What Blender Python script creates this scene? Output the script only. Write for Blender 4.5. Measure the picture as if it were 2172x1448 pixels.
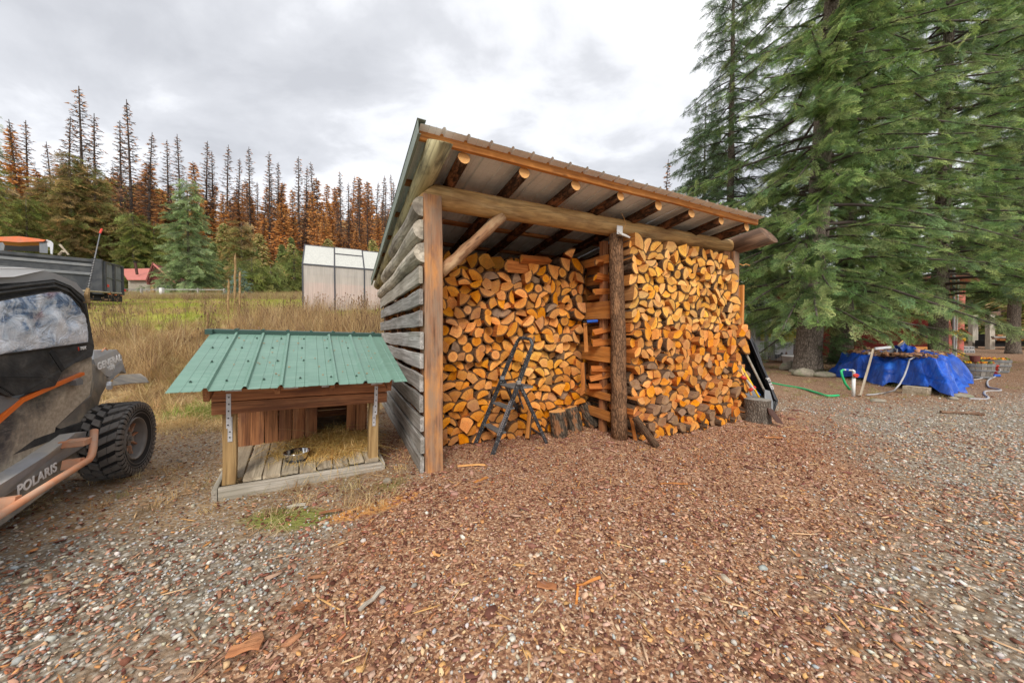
import bpy, math, random
import numpy as np
from mathutils import Vector, Matrix, Euler
random.seed(7)
for o in list(bpy.data.objects): bpy.data.objects.remove(o)
scene = bpy.context.scene
COL = scene.collection
PI = math.pi

# ------------------------------------------------------------- camera
CAMH, FPX, PITCH = 1.45, 716.5, 0.0237
cd = bpy.data.cameras.new('camera'); cam = bpy.data.objects.new('camera', cd); COL.objects.link(cam)
cam.location = (0, 0, CAMH); cam.rotation_euler = (PI/2 - PITCH, 0, 0)
cd.sensor_width = 36; cd.lens = FPX/2172*36; cd.clip_start = .05; cd.clip_end = 3000
scene.camera = cam
scene.view_settings.view_transform = 'Standard'; scene.view_settings.look = 'None'
scene.view_settings.exposure = 1.02; scene.view_settings.gamma = 1; scene.view_settings.use_curve_mapping = False

# ------------------------------------------------------------- sky and sun (overcast)
SUN_EL, SUN_AZ = math.radians(40), math.radians(178)     # azimuth clockwise from +Y: behind the camera
world = bpy.data.worlds.new('World'); scene.world = world; world.use_nodes = True
wn = world.node_tree; wn.nodes.clear()
def wnode(t, **k):
    n = wn.nodes.new(t)
    for a, b in k.items(): setattr(n, a, b)
    return n
wo = wnode('ShaderNodeOutputWorld'); wb = wnode('ShaderNodeBackground'); wb2 = wnode('ShaderNodeBackground'); wadd = wnode('ShaderNodeMixShader')
sky = wnode('ShaderNodeTexSky', sky_type='NISHITA', sun_disc=False)
sky.sun_elevation = SUN_EL; sky.sun_rotation = SUN_AZ
wn.links.new(sky.outputs[0], wb.inputs[0]); wb.inputs[1].default_value = .1
tc = wnode('ShaderNodeTexCoord'); sep = wnode('ShaderNodeSeparateXYZ'); wn.links.new(tc.outputs['Generated'], sep.inputs[0])
mx = wnode('ShaderNodeMath', operation='MAXIMUM'); wn.links.new(sep.outputs[2], mx.inputs[0]); mx.inputs[1].default_value = 0
ad = wnode('ShaderNodeMath', operation='ADD'); wn.links.new(mx.outputs[0], ad.inputs[0]); ad.inputs[1].default_value = .32
dx = wnode('ShaderNodeMath', operation='DIVIDE'); wn.links.new(sep.outputs[0], dx.inputs[0]); wn.links.new(ad.outputs[0], dx.inputs[1])
dy = wnode('ShaderNodeMath', operation='DIVIDE'); wn.links.new(sep.outputs[1], dy.inputs[0]); wn.links.new(ad.outputs[0], dy.inputs[1])
cb = wnode('ShaderNodeCombineXYZ'); wn.links.new(dx.outputs[0], cb.inputs[0]); wn.links.new(dy.outputs[0], cb.inputs[1]); cb.inputs[2].default_value = 3.1
def wnoise(scale, detail, rough, dist, off):
    mp = wnode('ShaderNodeMapping'); mp.inputs[1].default_value = off; mp.inputs[3].default_value = (1, 1.5, 1)
    wn.links.new(cb.outputs[0], mp.inputs[0])
    n = wnode('ShaderNodeTexNoise'); n.inputs['Scale'].default_value = scale; n.inputs['Detail'].default_value = detail
    n.inputs['Roughness'].default_value = rough; n.inputs['Distortion'].default_value = dist
    wn.links.new(mp.outputs[0], n.inputs['Vector']); return n
n1 = wnoise(.85, 7, .5, .25, (2.3, .4, 0)); n2 = wnoise(2.6, 6, .55, .3, (7, 1.5, 0))
mm = wnode('ShaderNodeMix', data_type='FLOAT'); mm.inputs[0].default_value = .40
wn.links.new(n1.outputs[0], mm.inputs[2]); wn.links.new(n2.outputs[0], mm.inputs[3])
cr = wnode('ShaderNodeValToRGB'); wn.links.new(mm.outputs[0], cr.inputs[0])
el = cr.color_ramp.elements; el[0].position = .37; el[0].color = (.47, .48, .51, 1); el[1].position = .56; el[1].color = (.86, .865, .88, 1)
e = el.new(.45); e.color = (.58, .59, .62, 1); e = el.new(.485); e.color = (.70, .71, .74, 1)
wn.links.new(cr.outputs[0], wb2.inputs[0]); wb2.inputs[1].default_value = .71
wadd.inputs[0].default_value = .94
wn.links.new(wb.outputs[0], wadd.inputs[1]); wn.links.new(wb2.outputs[0], wadd.inputs[2]); wn.links.new(wadd.outputs[0], wo.inputs[0])
sd = bpy.data.lights.new('sun', 'SUN'); sd.energy = 1.5; sd.angle = math.radians(22); sd.color = (1, .95, .87)
sun = bpy.data.objects.new('sun', sd); COL.objects.link(sun)
sdir = Vector((math.sin(SUN_AZ)*math.cos(SUN_EL), math.cos(SUN_AZ)*math.cos(SUN_EL), math.sin(SUN_EL)))
sun.rotation_euler = sdir.to_track_quat('Z', 'Y').to_euler(); sun.location = sdir*50

# ------------------------------------------------------------- coordinates
def ray(px, py):
    a, b = (px-1086)/FPX, -(py-724)/FPX
    c, s = math.cos(PITCH), math.sin(PITCH)
    return Vector((a, c + b*s, b*c - s))
def at(px, py, y):
    r = ray(px, py); return Vector((0, 0, CAMH)) + r*(y/r.y)
def ground(px, py, z=0):
    r = ray(px, py); return Vector((0, 0, CAMH)) + r*((z-CAMH)/r.z)

# ------------------------------------------------------------- object helpers
def tag(o, label=None, cat=None, group=None, kind=None):
    if label: o['label'] = label
    if cat: o['category'] = cat
    if group: o['group'] = group
    if kind: o['kind'] = kind
    return o
def empty(name, loc=(0, 0, 0), rz=0, label=None, cat=None, group=None):
    o = bpy.data.objects.new(name, None); COL.objects.link(o); o.empty_display_size = .2
    o.location = loc; o.rotation_euler = (0, 0, rz)
    return tag(o, label, cat, group)
def frame(p0, p1, up=(0, 0, 1)):
    p0, p1 = Vector(p0), Vector(p1); x = (p1-p0).normalized(); up = Vector(up)
    z = up - x*up.dot(x)
    if z.length < 1e-4: z = Vector((0, 1, 0)) - x*x.y
    z.normalize(); y = z.cross(x)
    m = Matrix((x, y, z)).transposed().to_4x4(); m.translation = p0
    return m
def mesh(verts, faces, mats, midx=None, smooth=False, attrs=None):
    me = bpy.data.meshes.new('m'); me.from_pydata([tuple(v) for v in verts], [], faces)
    for m in (mats if isinstance(mats, (list, tuple)) else [mats]): me.materials.append(m)
    if midx is not None: me.polygons.foreach_set('material_index', midx)
    if smooth: me.polygons.foreach_set('use_smooth', [True]*len(me.polygons))
    if attrs:
        for k, (typ, arr) in attrs.items():
            a = me.attributes.new(k, typ, 'POINT')
            a.data.foreach_set({'FLOAT': 'value', 'FLOAT_VECTOR': 'vector', 'FLOAT_COLOR': 'color', 'INT': 'value'}[typ], np.asarray(arr, dtype=np.float32 if typ != 'INT' else np.int32).ravel())
    me.update(); return me
def npmesh(V, F, mats, smooth=False, attrs=None):
    """V (n,3), F (m,k) numpy; fast path"""
    V = np.asarray(V, np.float32); F = np.asarray(F, np.int32); k = F.shape[1]
    me = bpy.data.meshes.new('m'); me.vertices.add(len(V)); me.vertices.foreach_set('co', V.ravel())
    me.loops.add(F.size); me.loops.foreach_set('vertex_index', F.ravel())
    me.polygons.add(len(F)); me.polygons.foreach_set('loop_start', np.arange(0, F.size, k, dtype=np.int32))
    me.polygons.foreach_set('loop_total', np.full(len(F), k, np.int32))
    if smooth: me.polygons.foreach_set('use_smooth', np.ones(len(F), bool))
    for m in (mats if isinstance(mats, (list, tuple)) else [mats]): me.materials.append(m)
    if attrs:
        for kk, (typ, arr) in attrs.items():
            a = me.attributes.new(kk, typ, 'POINT')
            a.data.foreach_set({'FLOAT': 'value', 'FLOAT_VECTOR': 'vector', 'FLOAT_COLOR': 'color', 'INT': 'value'}[typ], np.asarray(arr, dtype=np.float32 if typ != 'INT' else np.int32).ravel())
    me.update(calc_edges=True); me.validate(); return me
def link(name, me, parent=None, mat=None, **t):
    o = bpy.data.objects.new(name, me); COL.objects.link(o)
    if parent: o.parent = parent
    if mat is not None: o.matrix_local = mat
    return tag(o, **t)
class MB:
    """collects shapes for ONE mesh object"""
    def __init__(s): s.v, s.f, s.m = [], [], []
    def add(s, vs, fs, mi=0):
        b = len(s.v); s.v += [Vector(v) for v in vs]; s.f += [tuple(i+b for i in f) for f in fs]
        s.m += [mi]*len(fs) if isinstance(mi, int) else list(mi); return s
    def box(s, c, d, mi=0, M=None, ch=0.0):
        c, d = Vector(c), Vector(d)/2
        if ch <= 0:
            vs = [c+Vector((x*d.x, y*d.y, z*d.z)) for x in (-1, 1) for y in (-1, 1) for z in (-1, 1)]
            fs = [(0, 1, 3, 2), (4, 6, 7, 5), (0, 4, 5, 1), (2, 3, 7, 6), (0, 2, 6, 4), (1, 5, 7, 3)]
        else:
            vs, fs = [], []
            for x in (-1, 1):
                for (y, z) in ((-1, -1), (-1, 1), (1, 1), (1, -1)):
                    vs.append(c+Vector((x*(d.x), y*(d.y-ch), z*(d.z-ch)*1)) if False else c+Vector((x*d.x, y*(d.y-ch), z*(d.z-ch))))
            # three stacked shells: simple chamfered box via 24 verts
            vs = []
            idx = {}
            for x in (-1, 1):
                for y in (-1, 1):
                    for z in (-1, 1):
                        for k in range(3):
                            q = [x*(d.x-ch), y*(d.y-ch), z*(d.z-ch)]; q[k] = (x, y, z)[k]*d[k]
                            idx[x, y, z, k] = len(vs); vs.append(c+Vector(q))
            I = lambda x, y, z, k: idx[x, y, z, k]
            for a in (-1, 1):
                f0 = [I(a, -1, -1, 0), I(a, 1, -1, 0), I(a, 1, 1, 0), I(a, -1, 1, 0)]; fs.append(f0 if a > 0 else f0[::-1])
                f1 = [I(-1, a, -1, 1), I(-1, a, 1, 1), I(1, a, 1, 1), I(1, a, -1, 1)]; fs.append(f1 if a > 0 else f1[::-1])
                f2 = [I(-1, -1, a, 2), I(1, -1, a, 2), I(1, 1, a, 2), I(-1, 1, a, 2)]; fs.append(f2 if a > 0 else f2[::-1])
            for a in (-1, 1):
                for b in (-1, 1):
                    f = [I(a, b, -1, 0), I(a, b, -1, 1), I(a, b, 1, 1), I(a, b, 1, 0)]; fs.append(f if a*b > 0 else f[::-1])
                    f = [I(a, -1, b, 0), I(a, 1, b, 0), I(a, 1, b, 2), I(a, -1, b, 2)]; fs.append(f if a*b > 0 else f[::-1])
                    f = [I(-1, a, b, 1), I(-1, a, b, 2), I(1, a, b, 2), I(1, a, b, 1)]; fs.append(f if a*b > 0 else f[::-1])
                    for e in (-1, 1):
                        f = [I(a, b, e, 0), I(a, b, e, 1), I(a, b, e, 2)]; fs.append(f if a*b*e > 0 else f[::-1])
        if M is not None: vs = [M @ v for v in vs]
        return s.add(vs, fs, mi)
    def bar(s, p0, p1, w, t, mi=0, up=(0, 0, 1)):
        M = frame(p0, p1, up); L = (Vector(p1)-Vector(p0)).length
        return s.box((L/2, 0, 0), (L, t, w), mi, M)
    def tube(s, pts, r, n=8, mi=0, caps=True, capmi=None):
        pts = [Vector(p) for p in pts]; k = len(pts)
        rs = r if isinstance(r, (list, tuple)) else [r]*k
        b = len(s.v); t0 = (pts[1]-pts[0]).normalized(); up = Vector((0, 0, 1)) if abs(t0.z) < .9 else Vector((0, 1, 0))
        a = (up - t0*up.dot(t0)).normalized()
        for i, p in enumerate(pts):
            t = (pts[min(i+1, k-1)]-pts[max(i-1, 0)]).normalized()
            a = (a - t*a.dot(t)).normalized(); c = t.cross(a)
            for j in range(n):
                th = 2*PI*j/n; s.v.append(p + a*(math.cos(th)*rs[i]) + c*(math.sin(th)*rs[i]))
        for i in range(k-1):
            for j in range(n):
                q = b+i*n; s.f.append((q+j, q+(j+1) % n, q+n+(j+1) % n, q+n+j)); s.m.append(mi)
        if caps:
            cm = mi if capmi is None else capmi
            s.f.append(tuple(b+j for j in range(n))[::-1]); s.m.append(cm)
            s.f.append(tuple(b+(k-1)*n+j for j in range(n))); s.m.append(cm)
        return s
    def lathe(s, prof, n=24, M=None, mi=0):
        b = len(s.v)
        for (r, z) in prof:
            for j in range(n):
                v = Vector((r*math.cos(2*PI*j/n), r*math.sin(2*PI*j/n), z)); s.v.append(M @ v if M is not None else v)
        for i in range(len(prof)-1):
            for j in range(n):
                q = b+i*n; s.f.append((q+j, q+(j+1) % n, q+n+(j+1) % n, q+n+j)); s.m.append(mi)
        return s
    def prism(s, poly, off, mi=0, side=None):
        """poly: list of 3d points, off: Vector"""
        n = len(poly); poly = [Vector(p) for p in poly]; off = Vector(off); b = len(s.v)
        s.v += poly + [p+off for p in poly]
        s.f.append(tuple(b+i for i in range(n))[::-1]); s.m.append(mi); s.f.append(tuple(b+n+i for i in range(n))); s.m.append(mi)
        sm = mi if side is None else side
        for i in range(n): s.f.append((b+i, b+(i+1) % n, b+n+(i+1) % n, b+n+i)); s.m.append(sm)
        return s
    def build(s, name, mats, parent=None, smooth=False, **t):
        vs = s.v; loc = None
        if parent is None:
            a = np.array([tuple(v) for v in vs]); c = Vector(((a[:, 0].min()+a[:, 0].max())/2, (a[:, 1].min()+a[:, 1].max())/2, a[:, 2].min()))
            vs = [v-c for v in vs]; loc = c
        me = mesh(vs, s.f, mats, s.m, smooth)
        o = link(name, me, parent, **t)
        if loc is not None: o.location = loc
        return o
def recalc(me):
    import bmesh
    bm = bmesh.new(); bm.from_mesh(me); bmesh.ops.recalc_face_normals(bm, faces=bm.faces); bm.to_mesh(me); bm.free()
def autosmooth(o, deg=40):
    me = o.data; me.polygons.foreach_set('use_smooth', [True]*len(me.polygons))
    try: me.set_sharp_from_angle(angle=math.radians(deg))
    except Exception: pass
def board(name, p0, p1, w, t, mat, parent=None, up=(0, 0, 1), n=3, wob=.0015, ch=.004, **tg):
    """board lying along its own X axis, width along Z, thickness along Y"""
    M = frame(p0, p1, up); L = (Vector(p1)-Vector(p0)).length
    vs, fs = [], []; R = random.Random(hash((name, round(L, 3), round(M.translation.x*7, 2))) & 0xffff)
    hw, ht = w/2, t/2
    sec = [(-ht, -hw+ch), (-ht, hw-ch), (-ht+ch, hw), (ht-ch, hw), (ht, hw-ch), (ht, -hw+ch), (ht-ch, -hw), (-ht+ch, -hw)]
    for i in range(n+1):
        dy, dz = R.uniform(-wob, wob), R.uniform(-wob, wob)*2
        for (y, z) in sec: vs.append((L*i/n, y+dy+R.uniform(-wob, wob)*.3, z+dz+R.uniform(-wob, wob)*.6))
    k = 8
    for i in range(n):
        for j in range(k): q = i*k; fs.append((q+j, q+(j+1) % k, q+k+(j+1) % k, q+k+j))
    fs.append(tuple(range(k))[::-1]); fs.append(tuple(n*k+j for j in range(k)))
    return link(name, mesh(vs, fs, mat), parent, M, **tg)
def logo(name, p0, p1, r0, r1, mats, parent=None, n=14, seg=8, wob=.006, cut0=0, cut1=0, flat=None, **tg):
    """round pole along its own X axis; cut = slant of the end (metres of shift over the radius); mats side,end"""
    M = frame(p0, p1); L = (Vector(p1)-Vector(p0)).length
    vs, fs, mi = [], [], []; R = random.Random(int(L*1000)+int(r0*1e4)); ph = R.uniform(0, 6)
    for i in range(seg+1):
        t = i/seg; r = r0+(r1-r0)*t; oy, oz = R.uniform(-wob, wob), R.uniform(-wob, wob)
        if i in (0, seg): oy = oz = 0
        for j in range(n):
            a = 2*PI*j/n; rr = r*(1+.045*math.sin(2*a+ph)+.02*math.sin(3*a+5*t))+R.uniform(-wob, wob)*.35
            y, z = rr*math.cos(a)+oy, rr*math.sin(a)+oz
            x = L*t
            if i == 0 and cut0: x += cut0*z/r
            if i == seg and cut1: x += cut1*z/r
            if flat and z < -r*flat: z = -r*flat
            vs.append((x, y, z))
    for i in range(seg):
        for j in range(n): q = i*n; fs.append((q+j, q+(j+1) % n, q+n+(j+1) % n, q+n+j)); mi.append(0)
    fs.append(tuple(range(n))[::-1]); fs.append(tuple(seg*n+j for j in range(n))); mi += [1, 1]
    me = mesh(vs, fs, mats, mi); me.polygons.foreach_set('use_smooth', [len(f) == 4 for f in fs])
    return link(name, me, parent, M, **tg)
def text(name, body, size, M, mat, parent, extrude=.002, shear=0, bold=0, space=1):
    c = bpy.data.curves.new('t', 'FONT'); c.body = body; c.size = size; c.extrude = extrude; c.align_x = 'LEFT'; c.shear = shear; c.offset = bold; c.space_character = space
    o = bpy.data.objects.new('t', c); COL.objects.link(o); dg = bpy.context.evaluated_depsgraph_get()
    me = bpy.data.meshes.new_from_object(o.evaluated_get(dg)); bpy.data.objects.remove(o)
    me.materials.clear(); me.materials.append(mat)
    return link(name, me, parent, M)

# ------------------------------------------------------------- numpy noise
def vnoise(x, y, s, seed=0):
    x, y = np.asarray(x, float)/s, np.asarray(y, float)/s; xi, yi = np.floor(x), np.floor(y); fx, fy = x-xi, y-yi
    fx, fy = fx*fx*(3-2*fx), fy*fy*(3-2*fy)
    def h(a, b):
        v = np.sin(a*127.1+b*311.7+seed*74.7)*43758.5453; return v-np.floor(v)
    return (h(xi, yi)*(1-fx)+h(xi+1, yi)*fx)*(1-fy)+(h(xi, yi+1)*(1-fx)+h(xi+1, yi+1)*fx)*fy
def sstep(a, b, x):
    t = np.clip((np.asarray(x, float)-a)/(b-a), 0, 1); return t*t*(3-2*t)

# ------------------------------------------------------------- terrain
PY = [-60, 5.6, 6.3, 7.0, 8.0, 9.3, 14, 30, 60, 90, 120, 200, 300, 420, 900]
PZ = [0, 0, .12, .45, .95, 1.35, 2.25, 4.5, 8.0, 16, 28, 62, 100, 135, 150]
SX0, SY0, SYAW = -.878, 3.425, .4651
def height(x, y):
    x, y = np.asarray(x, float), np.asarray(y, float)
    yy = y + .5*(vnoise(x, y, 2.1, 3)-.5) + .12*np.minimum(x+3, 0)*0
    z = (np.interp(yy-.25, PY, PZ)+np.interp(yy, PY, PZ)+np.interp(yy+.25, PY, PZ))/3
    m = x/np.maximum(y, .1)
    w = 1-sstep(-.33, .40, m)
    u = (x-SX0)*math.cos(SYAW)+(y-SY0)*math.sin(SYAW)
    v = -(x-SX0)*math.sin(SYAW)+(y-SY0)*math.cos(SYAW)
    w = w*(1-sstep(-.9, -.2, u)*(v < 5.5)*(1-sstep(4, 5.5, v)))
    far = sstep(60, 200, y)*np.clip((y-60)*.12, 0, 60)*(1-w)
    rt = sstep(14, 40, y)*.25*(1-w)
    near = .05*(vnoise(x, y, 1.3, 1)-.5)+.03*(vnoise(x, y, .5, 2)-.5)
    roll = sstep(40, 120, y)*(vnoise(x, y, 45, 5)-.5)*14*w
    return z*w+far+rt+near+roll
def H(x, y): return float(height(x, y))
def inpoly(x, y, P):
    x, y = np.asarray(x, float), np.asarray(y, float); c = np.zeros(x.shape, bool); n = len(P)
    for i in range(n):
        x1, y1 = P[i]; x2, y2 = P[(i+1) % n]
        c ^= ((y1 > y) != (y2 > y)) & (x < (x2-x1)*(y-y1)/((y2-y1) or 1e-9)+x1)
    return c
def pdist(x, y, P):
    x, y = np.asarray(x, float), np.asarray(y, float); d = np.full(x.shape, 1e9); n = len(P)
    for i in range(n):
        ax, ay = P[i]; bx, by = P[(i+1) % n]; ex, ey = bx-ax, by-ay
        t = np.clip(((x-ax)*ex+(y-ay)*ey)/(ex*ex+ey*ey), 0, 1); d = np.minimum(d, np.hypot(x-ax-t*ex, y-ay-t*ey))
    return np.where(inpoly(x, y, P), d, -d)
CHIPS = [(-.95, 3.5), (-1.15, 2.7), (-1.35, 1.9), (-1.7, 1.2), (-1.2, .2), (1.3, .2), (1.75, 1.25), (2.3, 2.1), (3.3, 3.3), (4.3, 4.6), (4.9, 5.9), (4, 6.5), (1, 9), (-2.6, 7.2)]
def zones(x, y):
    x, y = np.asarray(x, float), np.asarray(y, float)
    n = (vnoise(x, y, .7, 11)-.5)+.6*(vnoise(x, y, .25, 12)-.5)+.8*(vnoise(x, y, 1.9, 13)-.5)
    d = pdist(x, y, CHIPS)
    chips = sstep(-1.0, .35, d+n*.9)
    right = (x > -.3)
    gravR = right*(1-chips)*(1-sstep(5.2, 8.2, y-(x-3)*.12+n*1.2))
    gravL = (~right)*(1-chips)*(1-sstep(1.5, 2.5, y+.16*(x+1.5)+n*1.1))
    gravel = np.clip(gravR+gravL, 0, 1)
    needles = right*(1-chips)*(1-gravR)
    bank = sstep(5.9, 6.6, y+n*.5)*(1-sstep(-.35, -.25, x/np.maximum(y, .1)))
    dirt = (~right)*(1-chips)*(1-gravL)*(1-bank)
    green = bank*sstep(9.6, 11.5, y+n*2)*(1-sstep(30, 48, y))*(.35+.65*sstep(.42, .6, vnoise(x, y, 2.5, 21)))*(x < -1)
    moss = (~right)*np.exp(-((x+1.75)**2/.12+(y-2.62)**2/.03))*1.3+(~right)*np.exp(-((x+1.2)**2/.04+(y-3.2)**2/.05))*.7
    ex, ey = .8, .6
    a = (x+1.12)*ex+(y-2.82)*ey; b = -(x+1.12)*ey+(y-2.82)*ex
    saw = np.exp(-(a*a/.14+b*b/.010))*1.3*(.5+vnoise(x, y, .06, 8))
    return dict(chips=chips, gravel=gravel, needles=needles, bank=bank*1.0, dirt=dirt, green=green, moss=np.clip(moss, 0, 1), saw=np.clip(saw, 0, 1))

# ------------------------------------------------------------- materials
class T:
    def __init__(s, name, rough=.75, metal=0, spec=.35):
        s.m = bpy.data.materials.new(name); s.m.use_nodes = True; s.t = s.m.node_tree; s.b = s.t.nodes['Principled BSDF']
        s.b.inputs['Roughness'].default_value = rough; s.b.inputs['Metallic'].default_value = metal; s.b.inputs['Specular IOR Level'].default_value = spec
    def n(s, t, **k):
        x = s.t.nodes.new(t)
        for a, b in k.items(): setattr(x, a, b)
        return x
    def l(s, a, b): s.t.links.new(a, b); return s
    def coord(s, kind='Object', scale=(1, 1, 1), rnd=True):
        if kind.startswith('@'): c = s.n('ShaderNodeAttribute', attribute_name=kind[1:]).outputs['Vector']; rnd = False
        else: c = s.n('ShaderNodeTexCoord').outputs[kind]
        if kind == 'world': c = s.n('ShaderNodeNewGeometry').outputs['Position']
        if rnd:
            oi = s.n('ShaderNodeObjectInfo'); mu = s.n('ShaderNodeMath', operation='MULTIPLY'); s.l(oi.outputs['Random'], mu.inputs[0]); mu.inputs[1].default_value = 53.7
            va = s.n('ShaderNodeVectorMath', operation='ADD'); s.l(c, va.inputs[0]); s.l(mu.outputs[0], va.inputs[1]); c = va.outputs[0]
        mp = s.n('ShaderNodeMapping'); mp.inputs['Scale'].default_value = scale; s.l(c, mp.inputs['Vector']); return mp.outputs[0]
    def pos(s, scale=(1, 1, 1)):
        g = s.n('ShaderNodeNewGeometry'); mp = s.n('ShaderNodeMapping'); mp.inputs['Scale'].default_value = scale; s.l(g.outputs['Position'], mp.inputs['Vector']); return mp.outputs[0]
    def noise(s, vec, scale=5, detail=4, rough=.55, dist=0):
        x = s.n('ShaderNodeTexNoise'); x.inputs['Scale'].default_value = scale; x.inputs['Detail'].default_value = detail
        x.inputs['Roughness'].default_value = rough; x.inputs['Distortion'].default_value = dist; s.l(vec, x.inputs['Vector']); return x.outputs['Fac']
    def voro(s, vec, scale=5, feature='F1', out='Distance', rnd=1):
        x = s.n('ShaderNodeTexVoronoi', feature=feature); x.inputs['Scale'].default_value = scale; x.inputs['Randomness'].default_value = rnd; s.l(vec, x.inputs['Vector']); return x.outputs[out]
    def ramp(s, fac, stops, interp='LINEAR'):
        x = s.n('ShaderNodeValToRGB'); e = x.color_ramp.elements; x.color_ramp.interpolation = interp
        c4 = lambda c: (c, c, c, 1) if isinstance(c, (int, float)) else (*c, 1)
        e[0].position, e[0].color = stops[0][0], c4(stops[0][1]); e[1].position, e[1].color = stops[-1][0], c4(stops[-1][1])
        for p, c in stops[1:-1]: q = e.new(p); q.color = c4(c)
        s.l(fac, x.inputs[0]); return x.outputs[0]
    def mix(s, fac, a, b, blend='MIX'):
        x = s.n('ShaderNodeMix', data_type='RGBA', blend_type=blend)
        for v, i in ((fac, 0), (a, 6), (b, 7)):
            if isinstance(v, (int, float)): x.inputs[i].default_value = v if i == 0 else (v, v, v, 1)
            elif isinstance(v, tuple): x.inputs[i].default_value = (*v, 1)
            else: s.l(v, x.inputs[i])
        return x.outputs[2]
    def math(s, op, a, b=None, clamp=False):
        x = s.n('ShaderNodeMath', operation=op, use_clamp=clamp)
        for v, i in ((a, 0), (b, 1)):
            if v is None: continue
            if isinstance(v, (int, float)): x.inputs[i].default_value = v
            else: s.l(v, x.inputs[i])
        return x.outputs[0]
    def rnd(s): return s.n('ShaderNodeObjectInfo').outputs['Random']
    def attr(s, name, out='Fac', typ='GEOMETRY'): return s.n('ShaderNodeAttribute', attribute_name=name, attribute_type=typ).outputs[out]
    def col(s, c):
        if isinstance(c, tuple): s.b.inputs['Base Color'].default_value = (*c, 1)
        else: s.l(c, s.b.inputs['Base Color'])
        return s
    def rough(s, c): s.l(c, s.b.inputs['Roughness']); return s
    def bump(s, h, strength=.4, dist=.01):
        x = s.n('ShaderNodeBump'); x.inputs['Strength'].default_value = strength; x.inputs['Distance'].default_value = dist
        s.l(h, x.inputs['Height']); s.l(x.outputs[0], s.b.inputs['Normal']); return s
    def hsv(s, c, h=.5, sat=1, v=1):
        x = s.n('ShaderNodeHueSaturation')
        for k, q in (('Hue', h), ('Saturation', sat), ('Value', v)):
            if isinstance(q, (int, float)): x.inputs[k].default_value = q
            else: s.l(q, x.inputs[k])
        s.l(c, x.inputs['Color']); return x.outputs[0]
    def map(s, v, a, b):
        x = s.n('ShaderNodeMapRange'); s.l(v, x.inputs[0]); x.inputs[3].default_value = a; x.inputs[4].default_value = b; return x.outputs[0]

def wood(name, dark, mid, light, sc=22, rough=.72, stain=None, stainamt=.5, knots=True, bump=.35, var=.22, weather=None):
    m = T(name, rough); v = m.coord('Object', (1.1, sc, sc)); g = m.noise(v, 1, 6, .6, .6)
    v3 = m.coord('Object', (3.5, sc*6, sc*6)); g3 = m.noise(v3, 1, 3, .6)
    c = m.ramp(g, [(.28, dark), (.48, mid), (.68, light)])
    c = m.mix(m.ramp(g3, [(.3, .35), (.7, 0.0)]), c, tuple(q*.62 for q in mid))
    ck = m.ramp(m.noise(m.coord('Object', (.8, sc*1.6, sc*1.6)), 1, 3, .5, .3), [(.455, 0.0), (.5, .55), (.545, 0.0)]); c = m.mix(ck, c, tuple(q*.4 for q in dark))
    if knots:
        k = m.voro(m.coord('Object', (1.6, 6, 6)), 1.3); c = m.mix(m.ramp(k, [(.03, .75), (.11, 0.0)]), c, tuple(q*.35 for q in dark))
    if stain:
        c = m.mix(m.ramp(m.noise(m.coord('Object', (1.3, 4, 4)), 1.7, 5, .6), [(.47, 0.0), (.62, stainamt)]), c, stain)
    if weather:
        c = m.mix(m.ramp(m.noise(m.coord('Object', (2, 9, 9)), 1.2, 5, .65), [(.4, 0.0), (.65, .8)]), c, weather)
    c = m.hsv(c, .5, 1, m.map(m.rnd(), 1-var, 1+var))
    m.col(c); h = m.math('ADD', g, g3); m.bump(h, bump, .006); return m.m
def flat(name, c, rough=.6, metal=0, spec=.4, var=.12, sc=6, dirt=None, dirtamt=.6, bump=0, bsc=60):
    m = T(name, rough, metal, spec); v = m.coord('Object'); g = m.noise(v, sc, 5, .6)
    cc = m.ramp(g, [(.3, tuple(q*(1-var) for q in c)), (.7, tuple(min(1, q*(1+var)) for q in c))])
    if dirt: cc = m.mix(m.ramp(m.noise(v, sc*.6, 7, .65, .4), [(.42, 0.0), (.66, dirtamt)]), cc, dirt)
    m.col(cc); m.rough(m.ramp(g, [(.3, max(0, rough-.08)), (.7, min(1, rough+.12))]))
    if bump: m.bump(m.noise(v, bsc, 3), bump, .004)
    return m.m
def barkm(name, dark, light, patch=None, patchamt=.8, sc=1, up=False):
    m = T(name, .88, spec=.15); v = m.coord('Object', (16*sc, 16*sc, 5*sc) if up else (5*sc, 16*sc, 16*sc)); a = m.noise(v, 1.5, 6, .65, .4); vv = m.voro(v, 1.7, 'DISTANCE_TO_EDGE')
    c = m.ramp(a, [(.3, dark), (.7, light)]); c = m.mix(m.ramp(vv, [(0.0, .8), (.16, 0.0)]), c, tuple(q*.4 for q in dark))
    if patch: c = m.mix(m.ramp(m.noise(m.coord('Object', (3, 7, 7)), 1.6, 5, .6), [(.52, 0.0), (.6, patchamt)]), c, patch)
    c = m.hsv(c, .5, 1, m.map(m.rnd(), .8, 1.2))
    m.col(c); m.bump(m.math('ADD', a, m.ramp(vv, [(0.0, 0.0), (.25, .7)])), .9, .012); return m.m

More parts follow.
